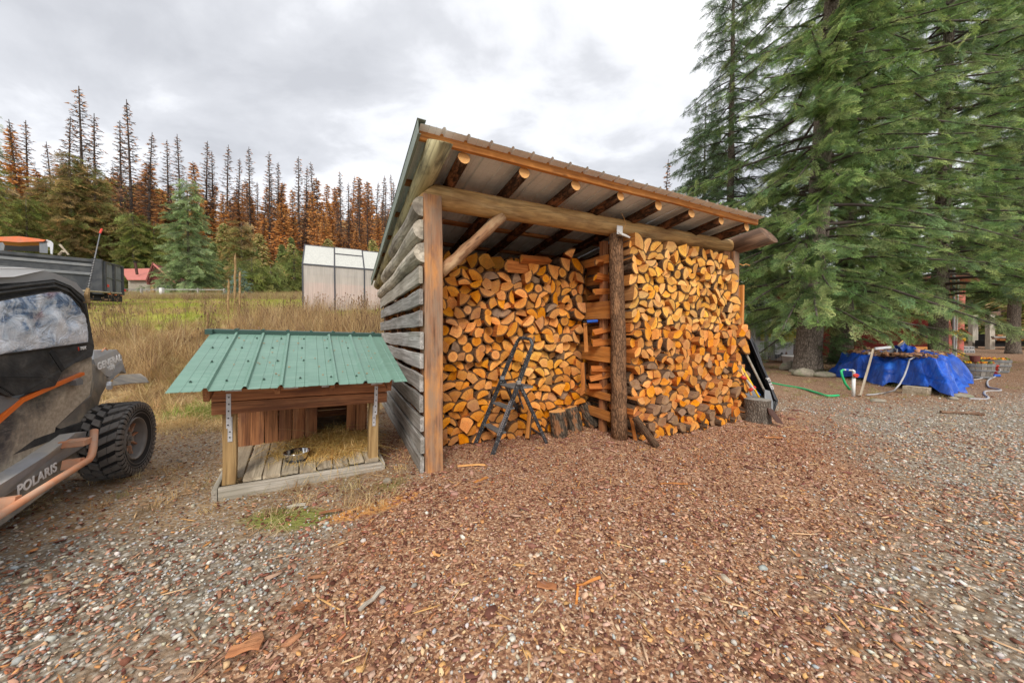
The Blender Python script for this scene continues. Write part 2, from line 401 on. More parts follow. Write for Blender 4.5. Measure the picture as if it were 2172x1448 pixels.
m_cedar_post = wood('cedar_post', (.15, .07, .035), (.32, .155, .08), (.46, .26, .14), 14, stain=(.66, .28, .07), stainamt=.6, weather=(.27, .19, .13))
m_fascia = wood('fascia_wood', (.42, .14, .03), (.62, .24, .05), (.75, .33, .09), 18, stain=(.28, .11, .05), stainamt=.4)
m_purlin = wood('purlin_wood', (.25, .09, .03), (.45, .18, .06), (.60, .28, .10), 18)
m_grey = wood('weathered_board', (.16, .145, .13), (.33, .31, .285), (.52, .50, .47), 24, stain=(.13, .12, .09), stainamt=.45, var=.2)
m_grey2 = wood('pale_weathered_board', (.28, .24, .19), (.45, .40, .33), (.62, .57, .49), 20, stain=(.22, .2, .14), stainamt=.4)
m_peeled = wood('peeled_log', (.48, .26, .09), (.74, .46, .18), (.86, .62, .31), 9, stain=(.20, .09, .035), stainamt=.5, bump=.25)
m_mouldlog = wood('mouldy_log', (.20, .17, .09), (.46, .40, .22), (.60, .54, .32), 9, stain=(.10, .085, .05), stainamt=.9, bump=.3)
m_darklog = wood('dark_peeled_log', (.08, .045, .028), (.17, .09, .05), (.30, .18, .11), 10, stain=(.05, .03, .02), stainamt=.6)
m_slab = wood('grey_slab_log', (.24, .205, .15), (.47, .415, .33), (.66, .60, .49), 8, stain=(.13, .11, .09), stainamt=.7, bump=.3)
m_endcut = T('fresh_cut_end', .7)
_c = m_endcut.n('ShaderNodeTexCoord').outputs['Object']; _s = m_endcut.n('ShaderNodeSeparateXYZ'); m_endcut.l(_c, _s.inputs[0])
_r = m_endcut.math('SQRT', m_endcut.math('ADD', m_endcut.math('MULTIPLY', _s.outputs[1], _s.outputs[1]), m_endcut.math('MULTIPLY', _s.outputs[2], _s.outputs[2])))
_w = m_endcut.math('SINE', m_endcut.math('MULTIPLY', _r, 420.0))
m_endcut.col(m_endcut.mix(m_endcut.ramp(m_endcut.noise(_c, 25, 4), [(.3, 0.0), (.7, 1.0)]), m_endcut.mix(m_endcut.map(_w, 0, 1), (.72, .38, .13), (.82, .50, .20)), (.74, .36, .12))); m_endcut = m_endcut.m
m_barkpole = barkm('bark_pole', (.035, .018, .010), (.13, .06, .03), (.30, .12, .05), .6)
m_postbark = barkm('bark_post', (.15, .08, .045), (.36, .20, .11), (.42, .22, .11), .7, 1.4)
m_bark = barkm('firewood_bark', (.045, .03, .02), (.17, .11, .07), (.30, .13, .06), .5)
m_brace = wood('peeling_brace', (.20, .09, .04), (.38, .19, .09), (.55, .33, .18), 12, stain=(.66, .45, .25), stainamt=.9)
m_cedar = wood('cedar_board', (.20, .07, .028), (.42, .17, .07), (.58, .28, .13), 16, stain=(.09, .035, .02), stainamt=.5, var=.15)
m_cedar2 = wood('cedar_wall_board', (.20, .075, .03), (.38, .16, .065), (.50, .25, .12), 14, stain=(.13, .05, .03), stainamt=.6)
m_treated = wood('treated_post', (.20, .12, .045), (.36, .23, .10), (.47, .32, .15), 26, stain=(.15, .08, .03), stainamt=.35)
m_deck = wood('deck_board', (.27, .21, .14), (.46, .38, .27), (.60, .51, .38), 14, stain=(.20, .15, .10), stainamt=.5)

# firewood: cut end, split side
def firewood_end():
    m = T('firewood_cut_end', .78, spec=.2); L = m.n('ShaderNodeAttribute', attribute_name='loc').outputs['Vector']; tn = m.attr('tint', 'Vector'); sp = m.n('ShaderNodeSeparateXYZ'); m.l(tn, sp.inputs[0])
    s3 = m.n('ShaderNodeSeparateXYZ'); m.l(L, s3.inputs[0])
    off = m.n('ShaderNodeVectorMath', operation='ADD'); m.l(L, off.inputs[0]); m.l(m.math('MULTIPLY', sp.outputs[1], 31.0), off.inputs[1]); V = off.outputs[0]
    r = m.math('SQRT', m.math('ADD', m.math('MULTIPLY', s3.outputs[1], s3.outputs[1]), m.math('MULTIPLY', s3.outputs[2], s3.outputs[2])))
    rr = m.math('ADD', r, m.math('MULTIPLY', m.noise(V, 9, 3), .03))
    ring = m.math('SINE', m.math('MULTIPLY', rr, 330.0)); ring2 = m.math('SINE', m.math('MULTIPLY', rr, 95.0))
    pale = m.mix(m.map(ring, 0, 1), (.76, .35, .085), (.83, .45, .13)); org = m.mix(m.map(ring, 0, 1), (.62, .19, .028), (.78, .30, .05))
    c = m.mix(sp.outputs[0], pale, org)
    rq = m.math('DIVIDE', rr, m.attr('rad')); c = m.mix(m.ramp(rq, [(.55, 0.0), (.74, .8), (.9, .9)]), c, m.mix(sp.outputs[0], (.88, .50, .13), (.80, .31, .055)))
    c = m.mix(m.ramp(ring2, [(0.3, 0.0), (1, .30)]), c, (.55, .24, .07))
    c = m.mix(m.ramp(m.noise(V, 7, 4, .6), [(.5, 0.0), (.75, .4)]), c, m.mix(sp.outputs[0], (.88, .52, .18), (.80, .36, .08)))
    c = m.mix(m.ramp(m.noise(V, 30, 5, .75), [(.3, .5), (.45, 0.0)]), c, (.30, .11, .03))
    ang = m.math('ARCTAN2', s3.outputs[1], s3.outputs[2]); av = m.n('ShaderNodeCombineXYZ'); m.l(m.math('MULTIPLY', ang, 3.2), av.inputs[0]); m.l(m.math('MULTIPLY', sp.outputs[1], 50.0), av.inputs[1])
    m.l(m.math('MULTIPLY', r, 3.0), av.inputs[2])
    ck = m.ramp(m.noise(av.outputs[0], 2.2, 2), [(.485, 0.0), (.5, .75), (.515, 0.0)]); c = m.mix(ck, c, (.12, .05, .02))
    c = m.mix(sp.outputs[2], c, m.ramp(m.noise(V, 12, 4), [(.3, (.10, .085, .07)), (.7, (.27, .22, .17))]))
    c = m.hsv(c, .5, m.map(m.math('FRACT', m.math('MULTIPLY', sp.outputs[1], 7.3)), .94, 1.08), m.map(sp.outputs[1], .74, 1.15))
    c = m.mix(m.ramp(rq, [(.945, 0.0), (.97, .88)]), c, (.06, .03, .018))
    m.col(c); m.bump(m.math('ADD', m.noise(V, 60, 4, .7), m.math('MULTIPLY', ring, .25)), .5, .004); return m.m
def firewood_side():
    m = T('firewood_split_side', .8, spec=.15); L = m.n('ShaderNodeAttribute', attribute_name='loc').outputs['Vector']; tn = m.attr('tint', 'Vector'); sp = m.n('ShaderNodeSeparateXYZ'); m.l(tn, sp.inputs[0])
    off = m.n('ShaderNodeVectorMath', operation='ADD'); m.l(L, off.inputs[0]); m.l(m.math('MULTIPLY', sp.outputs[1], 31.0), off.inputs[1])
    mp = m.n('ShaderNodeMapping'); mp.inputs['Scale'].default_value = (3, 45, 45); m.l(off.outputs[0], mp.inputs[0]); g = m.noise(mp.outputs[0], 1, 5, .6, .5)
    c = m.mix(sp.outputs[0], m.ramp(g, [(.3, (.34, .13, .035)), (.65, (.66, .33, .10))]), m.ramp(g, [(.3, (.24, .06, .012)), (.65, (.56, .17, .035))]))  # side colour lowered to put shade into the gaps between logs
    c = m.mix(sp.outputs[2], c, m.ramp(g, [(.3, (.08, .07, .055)), (.7, (.24, .20, .15))])); m.col(c); m.bump(g, .7, .006); return m.m
def firewood_bark():
    m = T('firewood_bark_face', .9, spec=.1); L = m.n('ShaderNodeAttribute', attribute_name='loc').outputs['Vector']; tn = m.attr('tint', 'Vector'); sp = m.n('ShaderNodeSeparateXYZ'); m.l(tn, sp.inputs[0])
    off = m.n('ShaderNodeVectorMath', operation='ADD'); m.l(L, off.inputs[0]); m.l(m.math('MULTIPLY', sp.outputs[1], 31.0), off.inputs[1])
    mp = m.n('ShaderNodeMapping'); mp.inputs['Scale'].default_value = (12, 40, 40); m.l(off.outputs[0], mp.inputs[0]); g = m.noise(mp.outputs[0], 1, 6, .65, .6)
    c = m.ramp(g, [(.3, (.03, .02, .014)), (.55, (.13, .08, .05)), (.75, (.26, .14, .08))]); m.col(c); m.bump(g, 1.0, .014); return m.m
FW = [firewood_end(), firewood_side(), firewood_bark()]

# metals, paints, plastics
def metalroof(name, c, rough=.35, var=.1, dirt=None, spec=.5, metal=0):
    m = T(name, rough, metal, spec); v = m.coord('Object'); a = m.noise(v, 3.5, 5); b = m.noise(m.coord('Object', (1, 14, 1)), 5, 4, .6)
    cc = m.ramp(a, [(.3, tuple(q*(1-var) for q in c)), (.7, tuple(min(1, q*(1+var)) for q in c))])
    if dirt: cc = m.mix(m.ramp(b, [(.45, 0.0), (.75, .45)]), cc, dirt)
    m.col(cc); m.rough(m.ramp(b, [(.3, rough-.05), (.7, rough+.2)])); return m.m
m_greenroof = metalroof('green_roof_metal', (.125, .235, .18), .34, .07, (.33, .46, .39))
m_darkgreen = metalroof('dark_green_metal', (.03, .075, .06), .35, .1)
m_shedroof = metalroof('shed_roof_metal_top', (.20, .24, .20), .5, .12, (.32, .33, .28))
m_underroof = metalroof('shed_roof_underside', (.86, .87, .86), .35, .1, (.62, .62, .60), .6, 0)
m_galv = flat('galvanised_steel', (.62, .63, .65), .45, .3, .5, .1, 40, (.35, .34, .33), .4)
m_steel = flat('stainless_steel', (.68, .67, .65), .16, 1, .5, .05, 8)
m_screw = flat('screw_head', (.05, .09, .07), .4, .2)
m_ladder = T('scuffed_black_paint', .45); _v = m_ladder.coord(); m_ladder.col(m_ladder.mix(m_ladder.ramp(m_ladder.noise(_v, 55, 4, .7), [(.60, 0.0), (.64, .9)]), m_ladder.ramp(m_ladder.noise(_v, 8, 3), [(.3, (.022, .024, .028)), (.7, (.06, .064, .07))]), (.55, .55, .53))); m_ladder = m_ladder.m
m_tread = wood('worn_grey_tread', (.07, .07, .07), (.15, .15, .15), (.28, .27, .26), 20, knots=False)
m_holes = flat('zinc_strip', (.30, .31, .33), .45, .5)
m_black = flat('black_plastic', (.018, .019, .021), .42, 0, .5, .2, 5)
m_blackmat = flat('matte_black', (.012, .012, .013), .8)
m_greyplastic = flat('grey_plastic', (.17, .175, .185), .5, 0, .4, .12, 5, (.30, .25, .19), .5)
m_carcass = flat('shaded_groove_rubber', (.025, .024, .024), .85)  # darker than the dusty blocks: tread groove shade put into the colour
m_tyre = flat('tyre_rubber', (.14, .132, .125), .75, 0, .3, .2, 7, (.24, .21, .18), .7, .3, 80)
m_rim = flat('dusty_black_rim', (.22, .21, .20), .5, .2, .4, .2, 7, (.22, .19, .16), .5)
m_orange = flat('orange_trim', (.85, .17, .02), .4, 0, .4, .08, 6, (.55, .25, .12), .35)
m_rust = flat('dusty_orange_tube', (.62, .27, .14), .6, 0, .3, .12, 9, (.48, .36, .27), .75, .15, 90)
m_fabric = T('black_cab_fabric', .7, spec=.3); _v = m_fabric.coord(); m_fabric.col(m_fabric.ramp(m_fabric.noise(_v, 7, 6, .65), [(.35, (.022, .022, .023)), (.58, (.05, .048, .046)), (.75, (.13, .115, .10))])); m_fabric.bump(m_fabric.noise(m_fabric.coord('Object', (3, 3, 6)), 1.5, 3, .5, .8), .5, .03); m_fabric = m_fabric.m
def doorm():
    m = T('muddy_door_plastic', .5, spec=.4); v = m.coord(rnd=False); sp = m.n('ShaderNodeSeparateXYZ'); m.l(v, sp.inputs[0])
    a = m.noise(v, 3.0, 8, .7, .4); f = m.noise(m.coord('Object', (1.2, 1, 6)), 9, 6, .7)
    c = m.ramp(f, [(.3, (.022, .027, .038)), (.55, (.065, .07, .08)), (.72, (.24, .23, .21))])
    # mud thrown up low on the panel and along its front edge
    low = m.math('ADD', m.math('MULTIPLY', m.math('SUBTRACT', .90, sp.outputs[2]), 1.5), m.math('MULTIPLY', m.math('ADD', sp.outputs[0], 1.25), 1.0))
    mud = m.ramp(m.math('ADD', low, m.math('MULTIPLY', m.math('SUBTRACT', a, .5), 1.7)), [(.25, 0.0), (.70, .95)])
    mc = m.ramp(m.noise(v, 26, 6, .7), [(.3, (.34, .275, .20)), (.7, (.62, .53, .41))])
    m.col(m.mix(mud, c, mc)); m.rough(m.ramp(mud, [(0.0, .3), (1, .85)])); m.bump(m.noise(v, 60, 5, .7), .25, .004); return m.m
m_door = doorm()
m_mudplastic = flat('muddy_plastic', (.22, .20, .175), .7, 0, .25, .2, 9, (.46, .38, .28), .85, .35, 55)
m_ledge = flat('scuffed_grey_ledge', (.34, .345, .36), .55, 0, .35, .15, 9, (.50, .45, .38), .8, .2, 60)
m_hood = flat('grey_hood', (.28, .29, .31), .38, 0, .5, .1, 5, (.42, .38, .32), .5)
m_utvroof = flat('pale_cab_roof', (.60, .585, .575), .6, 0, .3, .06, 4)
m_utvroof2 = flat('grey_cab_roof_edge', (.30, .29, .29), .6, 0, .3, .08, 4)
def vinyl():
    m = T('vinyl_painted_reflections', .16, spec=.8); v = m.coord('Object', (1, 1, 1.2), False); a = m.noise(v, 2.6, 6, .62, 1.6); b = m.noise(m.coord('Object', (6, 1, 1.6), False), 1.4, 4, .55, 1.2)
    base = m.ramp(m.math('ADD', m.math('MULTIPLY', a, .6), m.math('MULTIPLY', b, .4)), [(.34, (.02, .07, .17)), (.42, (.14, .22, .36)), (.47, (.50, .57, .68)), (.57, (.82, .85, .92))])  # sky reflections on the vinyl painted into the colour as pale patches over navy
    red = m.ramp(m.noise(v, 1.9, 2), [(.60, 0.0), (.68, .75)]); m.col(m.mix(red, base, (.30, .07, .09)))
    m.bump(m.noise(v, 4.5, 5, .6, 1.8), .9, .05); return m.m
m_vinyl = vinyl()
m_white = flat('white_print', (.82, .81, .79), .5)
m_red = flat('red_plastic', (.60, .05, .03), .4)
m_pvc = flat('white_pvc', (.72, .71, .69), .4, var=.05)
m_greenhose = flat('green_hose', (.02, .42, .15), .35)
m_greyhose = flat('grey_hose', (.38, .37, .38), .45)
m_palewood = wood('pale_stake', (.34, .26, .18), (.50, .41, .30), (.60, .52, .40), 14)
m_dullyellow = flat('dull_yellow_sheet', (.42, .34, .05), .7)
m_darkrust = flat('dark_rust', (.07, .03, .02), .7)
m_yellow = flat('yellow_plastic', (.85, .50, .02), .45)
m_blue = flat('blue_plastic', (.02, .10, .45), .4)
def tarpm():
    m = T('blue_tarp', .38, spec=.5); v = m.coord('world' if False else 'Object', rnd=False); a = m.noise(v, 3.2, 6, .6, .8)
    m.col(m.ramp(a, [(.3, (.003, .04, .26)), (.55, (.006, .08, .48)), (.72, (.03, .17, .64))]))
    w = m.noise(m.coord('Object', (2, 2, .8), False), 2.2, 4, .5, 1.2); f = m.noise(v, 15, 4, .6, .6); m.bump(m.math('ADD', w, m.math('MULTIPLY', f, .12)), .7, .07); return m.m
m_tarp = tarpm()
def brickred():
    m = T('painted_red_block', .75); a = m.noise(m.coord(), 3, 5); m.col(m.ramp(a, [(.3, (.20, .028, .022)), (.7, (.33, .05, .04))])); m.bump(m.noise(m.coord(), 40, 4), .4, .01); return m.m
m_redblock = brickred()
m_mortar = flat('pale_mortar', (.62, .45, .38), .9)
m_pinkwall = flat('faded_red_paint', (.50, .12, .09), .8, sc=3, dirt=(.62, .28, .22), dirtamt=.5)
m_redroof = metalroof('red_roof_metal', (.52, .17, .14), .45, .1, (.60, .30, .26))
m_brownshingle = flat('red_brown_shingle', (.15, .045, .035), .8, sc=9, var=.25)
m_steelbox = flat('black_trailer_paint', (.032, .036, .042), .42, .1, .5, .25, 3, (.12, .12, .12), .5)
m_gate = flat('scuffed_grey_gate', (.17, .18, .195), .5, .1, .4, .18, 4, (.28, .27, .26), .5)
m_oldorange = flat('faded_orange_panel', (.72, .17, .055), .6, sc=4, dirt=(.45, .22, .15), dirtamt=.6)
def poly(name, c, alpha):
    m = T(name, .35, spec=.4); a = m.noise(m.coord('Object', (12, 12, .6), False), 2, 4); m.col(m.ramp(a, [(.3, tuple(q*.9 for q in c)), (.7, c)]))
    m.b.inputs['Alpha'].default_value = alpha; m.b.inputs['Transmission Weight'].default_value = 0; return m.m
def frost(name, c, tr, see):
    m = T(name, .3, spec=.4); a = m.noise(m.coord('Object', (14, 14, .5), False), 2, 4); cc = m.ramp(a, [(.35, tuple(q*.8 for q in c)), (.6, c)]); m.col(cc)
    t = m.n('ShaderNodeBsdfTranslucent'); m.l(cc, t.inputs[0]); x = m.n('ShaderNodeMixShader'); x.inputs[0].default_value = tr; m.l(m.b.outputs[0], x.inputs[1]); m.l(t.outputs[0], x.inputs[2])
    p = m.n('ShaderNodeBsdfTransparent'); y = m.n('ShaderNodeMixShader'); y.inputs[0].default_value = see; m.l(x.outputs[0], y.inputs[1]); m.l(p.outputs[0], y.inputs[2])
    m.l(y.outputs[0], [q for q in m.t.nodes if q.type == 'OUTPUT_MATERIAL'][0].inputs[0]); return m.m
m_polyroof = frost('frosted_roof_panel', (.80, .80, .75), .35, .10)
m_polywall = frost('frosted_wall_panel', (.86, .81, .76), .45, .45)
m_pinkin = flat('pinkish_interior', (.90, .48, .38), .8)
m_gframe = flat('dark_aluminium', (.07, .07, .08), .5, .3)
m_rock = T('field_stone', .85); m_rock.col(m_rock.mix(m_rock.ramp(m_rock.noise(m_rock.coord(), 5, 5), [(.45, 0.0), (.65, .6)]), m_rock.ramp(m_rock.noise(m_rock.coord(), 14, 6, .7), [(.3, (.18, .155, .12)), (.7, (.36, .31, .24))]), (.16, .19, .09))); m_rock.bump(m_rock.noise(m_rock.coord(), 25, 6, .7), .6, .01); m_rock = m_rock.m
m_stump = barkm('grey_stump_bark', (.12, .095, .075), (.32, .27, .22), None, 0, 1.6, True)
m_stumptop = flat('weathered_end_grain', (.27, .25, .22), .85, var=.25, sc=18, dirt=(.12, .11, .10), dirtamt=.6)
m_chunkbark = barkm('dark_round_bark', (.03, .024, .018), (.16, .12, .085), (.36, .15, .06), .55, .8)
m_trunk = barkm('fir_trunk_bark', (.10, .08, .062), (.30, .245, .20), None, 0, .7, True)
m_deadtrunk = flat('dead_trunk', (.085, .065, .055), .9, var=.3, sc=.6)
m_stave = wood('grey_barrel_stave', (.13, .115, .095), (.24, .22, .19), (.36, .33, .29), 12)
m_mortarblock = flat('grey_concrete', (.42, .42, .42), .9, bump=.4)

def colattr(name, typ='GEOMETRY', rough=.8, spec=.2, noise=True, trans=0, bump=0, nsc=40, gain=1.0):
    m = T(name, rough, spec=spec); c = m.attr('col', 'Color', typ)
    if noise: c = m.mix(m.ramp(m.noise(m.pos(), nsc, 4, .65), [(.3, .45), (.62, 0.0)]), c, m.hsv(c, .5, 1, .5))
    if gain != 1: c = m.hsv(c, .5, 1, gain)
    m.col(c)
    if bump: m.bump(m.noise(m.pos(), nsc*2, 3), bump, .003)
    if trans:
        t = m.n('ShaderNodeBsdfTranslucent'); m.l(c if not isinstance(c, tuple) else c, t.inputs[0]); mx = m.n('ShaderNodeMixShader'); mx.inputs[0].default_value = trans
        out = [q for q in m.t.nodes if q.type == 'OUTPUT_MATERIAL'][0]; m.l(m.b.outputs[0], mx.inputs[1]); m.l(t.outputs[0], mx.inputs[2]); m.l(mx.outputs[0], out.inputs[0])
    return m.m
m_pebble = colattr('pebbles', spec=.3, nsc=70, bump=.3)
m_chip = colattr('wood_chips', rough=.85, spec=.12, nsc=90, bump=.4)
m_inst = colattr('plant_blades', 'INSTANCER', .7, .2, noise=False, trans=.3)
def needlem():
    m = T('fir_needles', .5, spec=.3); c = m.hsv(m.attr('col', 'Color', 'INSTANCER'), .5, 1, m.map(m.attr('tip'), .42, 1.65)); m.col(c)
    t = m.n('ShaderNodeBsdfTranslucent'); m.l(c, t.inputs[0]); x = m.n('ShaderNodeMixShader'); x.inputs[0].default_value = .25; m.l(m.b.outputs[0], x.inputs[1]); m.l(t.outputs[0], x.inputs[2]); m.l(x.outputs[0], [q for q in m.t.nodes if q.type == 'OUTPUT_MATERIAL'][0].inputs[0]); return m.m
m_needle = needlem()
m_farneedle = colattr('far_needles', rough=.8, spec=.1, noise=False, trans=.2)

# ground sheet
def groundm():
    m = T('ground_cover', .92, spec=.15); za = m.n('ShaderNodeAttribute', attribute_name='za').outputs['Color']; zb = m.n('ShaderNodeAttribute', attribute_name='zb').outputs['Color']
    A = m.n('ShaderNodeSeparateColor'); m.l(za, A.inputs[0]); B = m.n('ShaderNodeSeparateColor'); m.l(zb, B.inputs[0])
    p = m.pos(); n1 = m.noise(p, 14, 6, .7); n2 = m.noise(p, 2.2, 5, .6); n3 = m.noise(p, 55, 4, .7)
    vc = m.voro(p, 34, 'F1', 'Color'); vs = m.n('ShaderNodeSeparateColor'); m.l(vc, vs.inputs[0]); vd = m.voro(p, 34, 'F1', 'Distance')
    vc2 = m.voro(p, 70, 'F1', 'Color'); vs2 = m.n('ShaderNodeSeparateColor'); m.l(vc2, vs2.inputs[0])
    dirt = m.ramp(n1, [(.3, (.15, .09, .045)), (.5, (.29, .19, .105)), (.7, (.42, .30, .18))])
    dirt = m.mix(m.ramp(vs2.outputs[0], [(.7, 0.0), (.8, .75)]), dirt, m.ramp(vs2.outputs[1], [(.0, (.20, .18, .16)), (1, (.52, .48, .42))]))
    chips = m.ramp(vs2.outputs[0], [(0.0, (.14, .06, .035)), (.3, (.30, .15, .085)), (.6, (.46, .25, .14)), (.85, (.58, .36, .22)), (1, (.68, .50, .34))])
    chips = m.mix(m.ramp(n3, [(.35, .7), (.55, 0.0)]), chips, (.10, .045, .028))
    gravel = m.ramp(vs.outputs[0], [(0.0, (.20, .14, .09)), (.3, (.32, .25, .18)), (.6, (.44, .39, .31)), (1, (.58, .55, .49))])
    gravel = m.mix(m.ramp(vd, [(.25, 0.0), (.55, .75)]), gravel, (.15, .115, .08))
    needles = m.ramp(m.mix(.4, m.noise(p, 26, 6, .75), vs2.outputs[1]), [(.3, (.12, .06, .035)), (.5, (.26, .145, .085)), (.7, (.42, .29, .19))])
    bank = m.ramp(n1, [(.3, (.20, .13, .06)), (.6, (.42, .30, .15)), (.8, (.54, .42, .23))])
    green = m.ramp(n1, [(.3, (.22, .24, .04)), (.7, (.46, .45, .09))])
    c = m.mix(A.outputs[0], dirt, chips); c = m.mix(A.outputs[1], c, gravel); c = m.mix(A.outputs[2], c, needles); c = m.mix(B.outputs[0], c, bank)
    c = m.mix(B.outputs[1], c, green)
    mo = m.ramp(m.math('MULTIPLY', B.outputs[2], m.math('ADD', n1, n3)), [(.35, 0.0), (.75, .85)]); c = m.mix(mo, c, (.22, .24, .05))
    sa = m.ramp(m.math('MULTIPLY', m.attr('saw'), m.math('ADD', n1, n3)), [(.30, 0.0), (.62, .9)]); c = m.mix(sa, c, m.ramp(n3, [(.3, (.50, .20, .05)), (.7, (.78, .40, .13))]))
    far = m.ramp(m.attr('far'), [(.1, 0.0), (.9, 1.0)]); c = m.mix(far, c, m.ramp(m.noise(m.pos((1, .4, 1)), .09, 7, .7), [(.35, (.10, .11, .035)), (.5, (.24, .17, .08)), (.65, (.34, .25, .12))]))
    c = m.hsv(c, .5, 1, m.map(n2, .78, 1.2)); m.col(c)
    h = m.math('ADD', m.math('MULTIPLY', n1, .8), m.math('SUBTRACT', m.math('MULTIPLY', n3, .5), m.math('MULTIPLY', vd, .8))); m.bump(h, .8, .02); return m.m
m_ground = groundm()

# ------------------------------------------------------------- ground sheet
def axis(lo, hi, near_lo, near_hi, step, grow):
    a = list(np.arange(near_lo, near_hi, step)); s = step; x = near_hi
    while x < hi: a.append(x); s *= grow; x += s
    a.append(hi); s = step; x = near_lo
    while x > lo: s *= grow; x -= s; a.insert(0, max(x, lo))
    return np.array(a)
gx = axis(-900, 900, -7, 7.5, .085, 1.06); gy = axis(-40, 900, .2, 9.5, .085, 1.045)
X, Y = np.meshgrid(gx, gy); Z = height(X, Y); Zn = zones(X, Y)
nx, ny = len(gx), len(gy)
V = np.stack([X.ravel(), Y.ravel(), Z.ravel()], 1)
ii = (np.arange(ny-1)[:, None]*nx+np.arange(nx-1)[None, :]).ravel()
F = np.stack([ii, ii+1, ii+nx+1, ii+nx], 1)
one = np.ones(X.size)
za = np.stack([Zn['chips'].ravel(), Zn['gravel'].ravel(), Zn['needles'].ravel(), one], 1)
zb = np.stack([Zn['bank'].ravel(), Zn['green'].ravel(), Zn['moss'].ravel(), one], 1)
gm = npmesh(V, F, m_ground, True, dict(za=('FLOAT_COLOR', za), zb=('FLOAT_COLOR', zb), saw=('FLOAT', Zn['saw'].ravel()), far=('FLOAT', sstep(60, 95, Y).ravel())))
link('ground', gm, kind='structure')

# ------------------------------------------------------------- scatter helpers
rs = np.random.default_rng(5)
def bake(name, proto_list, P, rot, scl, col, mat, parent=None, smooth=False, **t):
    """copies of small solids joined into ONE mesh; proto: list of (V,F); rot = euler zyx angles (n,3)"""
    n = len(P); ca, sa = np.cos(rot), np.sin(rot)
    Rz = np.zeros((n, 3, 3)); Rx = np.zeros((n, 3, 3)); Ry = np.zeros((n, 3, 3))
    Rz[:, 0, 0] = ca[:, 2]; Rz[:, 0, 1] = -sa[:, 2]; Rz[:, 1, 0] = sa[:, 2]; Rz[:, 1, 1] = ca[:, 2]; Rz[:, 2, 2] = 1
    Rx[:, 0, 0] = 1; Rx[:, 1, 1] = ca[:, 0]; Rx[:, 1, 2] = -sa[:, 0]; Rx[:, 2, 1] = sa[:, 0]; Rx[:, 2, 2] = ca[:, 0]
    Ry[:, 1, 1] = 1; Ry[:, 0, 0] = ca[:, 1]; Ry[:, 0, 2] = sa[:, 1]; Ry[:, 2, 0] = -sa[:, 1]; Ry[:, 2, 2] = ca[:, 1]
    Rm = Rz @ Ry @ Rx; which = rs.integers(0, len(proto_list), n); VV, FF, CC, base = [], [], [], 0
    for k, (pv, pf) in enumerate(proto_list):
        s = which == k
        if not s.any(): continue
        v = np.einsum('nij,nvj->nvi', Rm[s], pv[None]*scl[s][:, None, :])+P[s][:, None, :]
        m = v.shape[0]; f = pf[None]+(np.arange(m)*len(pv))[:, None, None]+base
        VV.append(v.reshape(-1, 3)); FF.append(f.reshape(-1, pf.shape[1])); CC.append(np.repeat(col[s], len(pv), 0)); base += m*len(pv)
    C = np.concatenate(CC); C = np.concatenate([C, np.ones((len(C), 1))], 1)
    me = npmesh(np.concatenate(VV), np.concatenate(FF), mat, smooth, dict(col=('FLOAT_COLOR', C)))
    return link(name, me, parent, **t)
def plate(seed, jag=.3):
    r = np.random.default_rng(seed); n = 5; a = np.linspace(0, 2*PI, n, endpoint=False)+r.uniform(-.3, .3, n); rad = 1+r.uniform(-jag, jag*.5, n)
    bend = r.uniform(-.5, .5)
    top = np.stack([np.cos(a)*rad*.5, np.sin(a)*rad*.5, .5+bend*np.cos(a)**2+r.uniform(-.2, .2, n)], 1); bot = top*[1.02, 1.02, 1]-[0, 0, 1]
    V = np.concatenate([top, bot]); F = [(0, 1, 2), (0, 2, 3), (0, 3, 4)]
    for i in range(n): j = (i+1) % n; F += [(i, n+i, n+j), (i, n+j, j)]
    return V, np.array(F)
def stone(seed):
    r = np.random.default_rng(seed); V = []
    for z, q in ((-.34, .62), (.05, 1.0), (.38, .62)):
        for i in range(5): a = 2*PI*i/5+r.uniform(-.25, .25)+z; k = q*(.5+r.uniform(-.07, .07)); V.append((k*math.cos(a), k*math.sin(a), z+r.uniform(-.06, .06)))
    V.append((0, 0, .47)); F = []
    for l in (0, 5):
        for i in range(5): j = (i+1) % 5; F += [(l+i, l+j, l+5+j), (l+i, l+5+j, l+5+i)]
    for i in range(5): F.append((10+i, 10+(i+1) % 5, 15))
    return np.array(V), np.array(F)
PLATES = [plate(i, .42) for i in range(9)]; STONES = [stone(i) for i in range(7)]
def sample(bands, dens):
    """random ground points in view: bands [(y0,y1)], dens per m2"""
    out = []
    for (a, b), d in zip(bands, dens):
        hw = 1.62; area = hw*(b*b-a*a); n = int(area*d); y = np.sqrt(rs.uniform(a*a, b*b, n)); x = rs.uniform(-hw, hw, n)*y; out.append(np.stack([x, y], 1))
    return np.concatenate(out)
def keep(p, w): return p[rs.random(len(p)) < w]
def inshed(x, y, pad=0):
    u = (x-SX0)*math.cos(SYAW)+(y-SY0)*math.sin(SYAW); v = -(x-SX0)*math.sin(SYAW)+(y-SY0)*math.cos(SYAW)
    return u, v
def pal(n, cols, jit=.15):
    c = np.array(cols)[rs.integers(0, len(cols), n)]; return np.clip(c*(1+rs.uniform(-jit, jit, (n, 1)))*(1+rs.uniform(-.05, .05, (n, 3))), 0, 1)
BANDS = [(1.0, 2.0), (2.0, 3.2), (3.2, 5), (5, 8), (8, 14)]
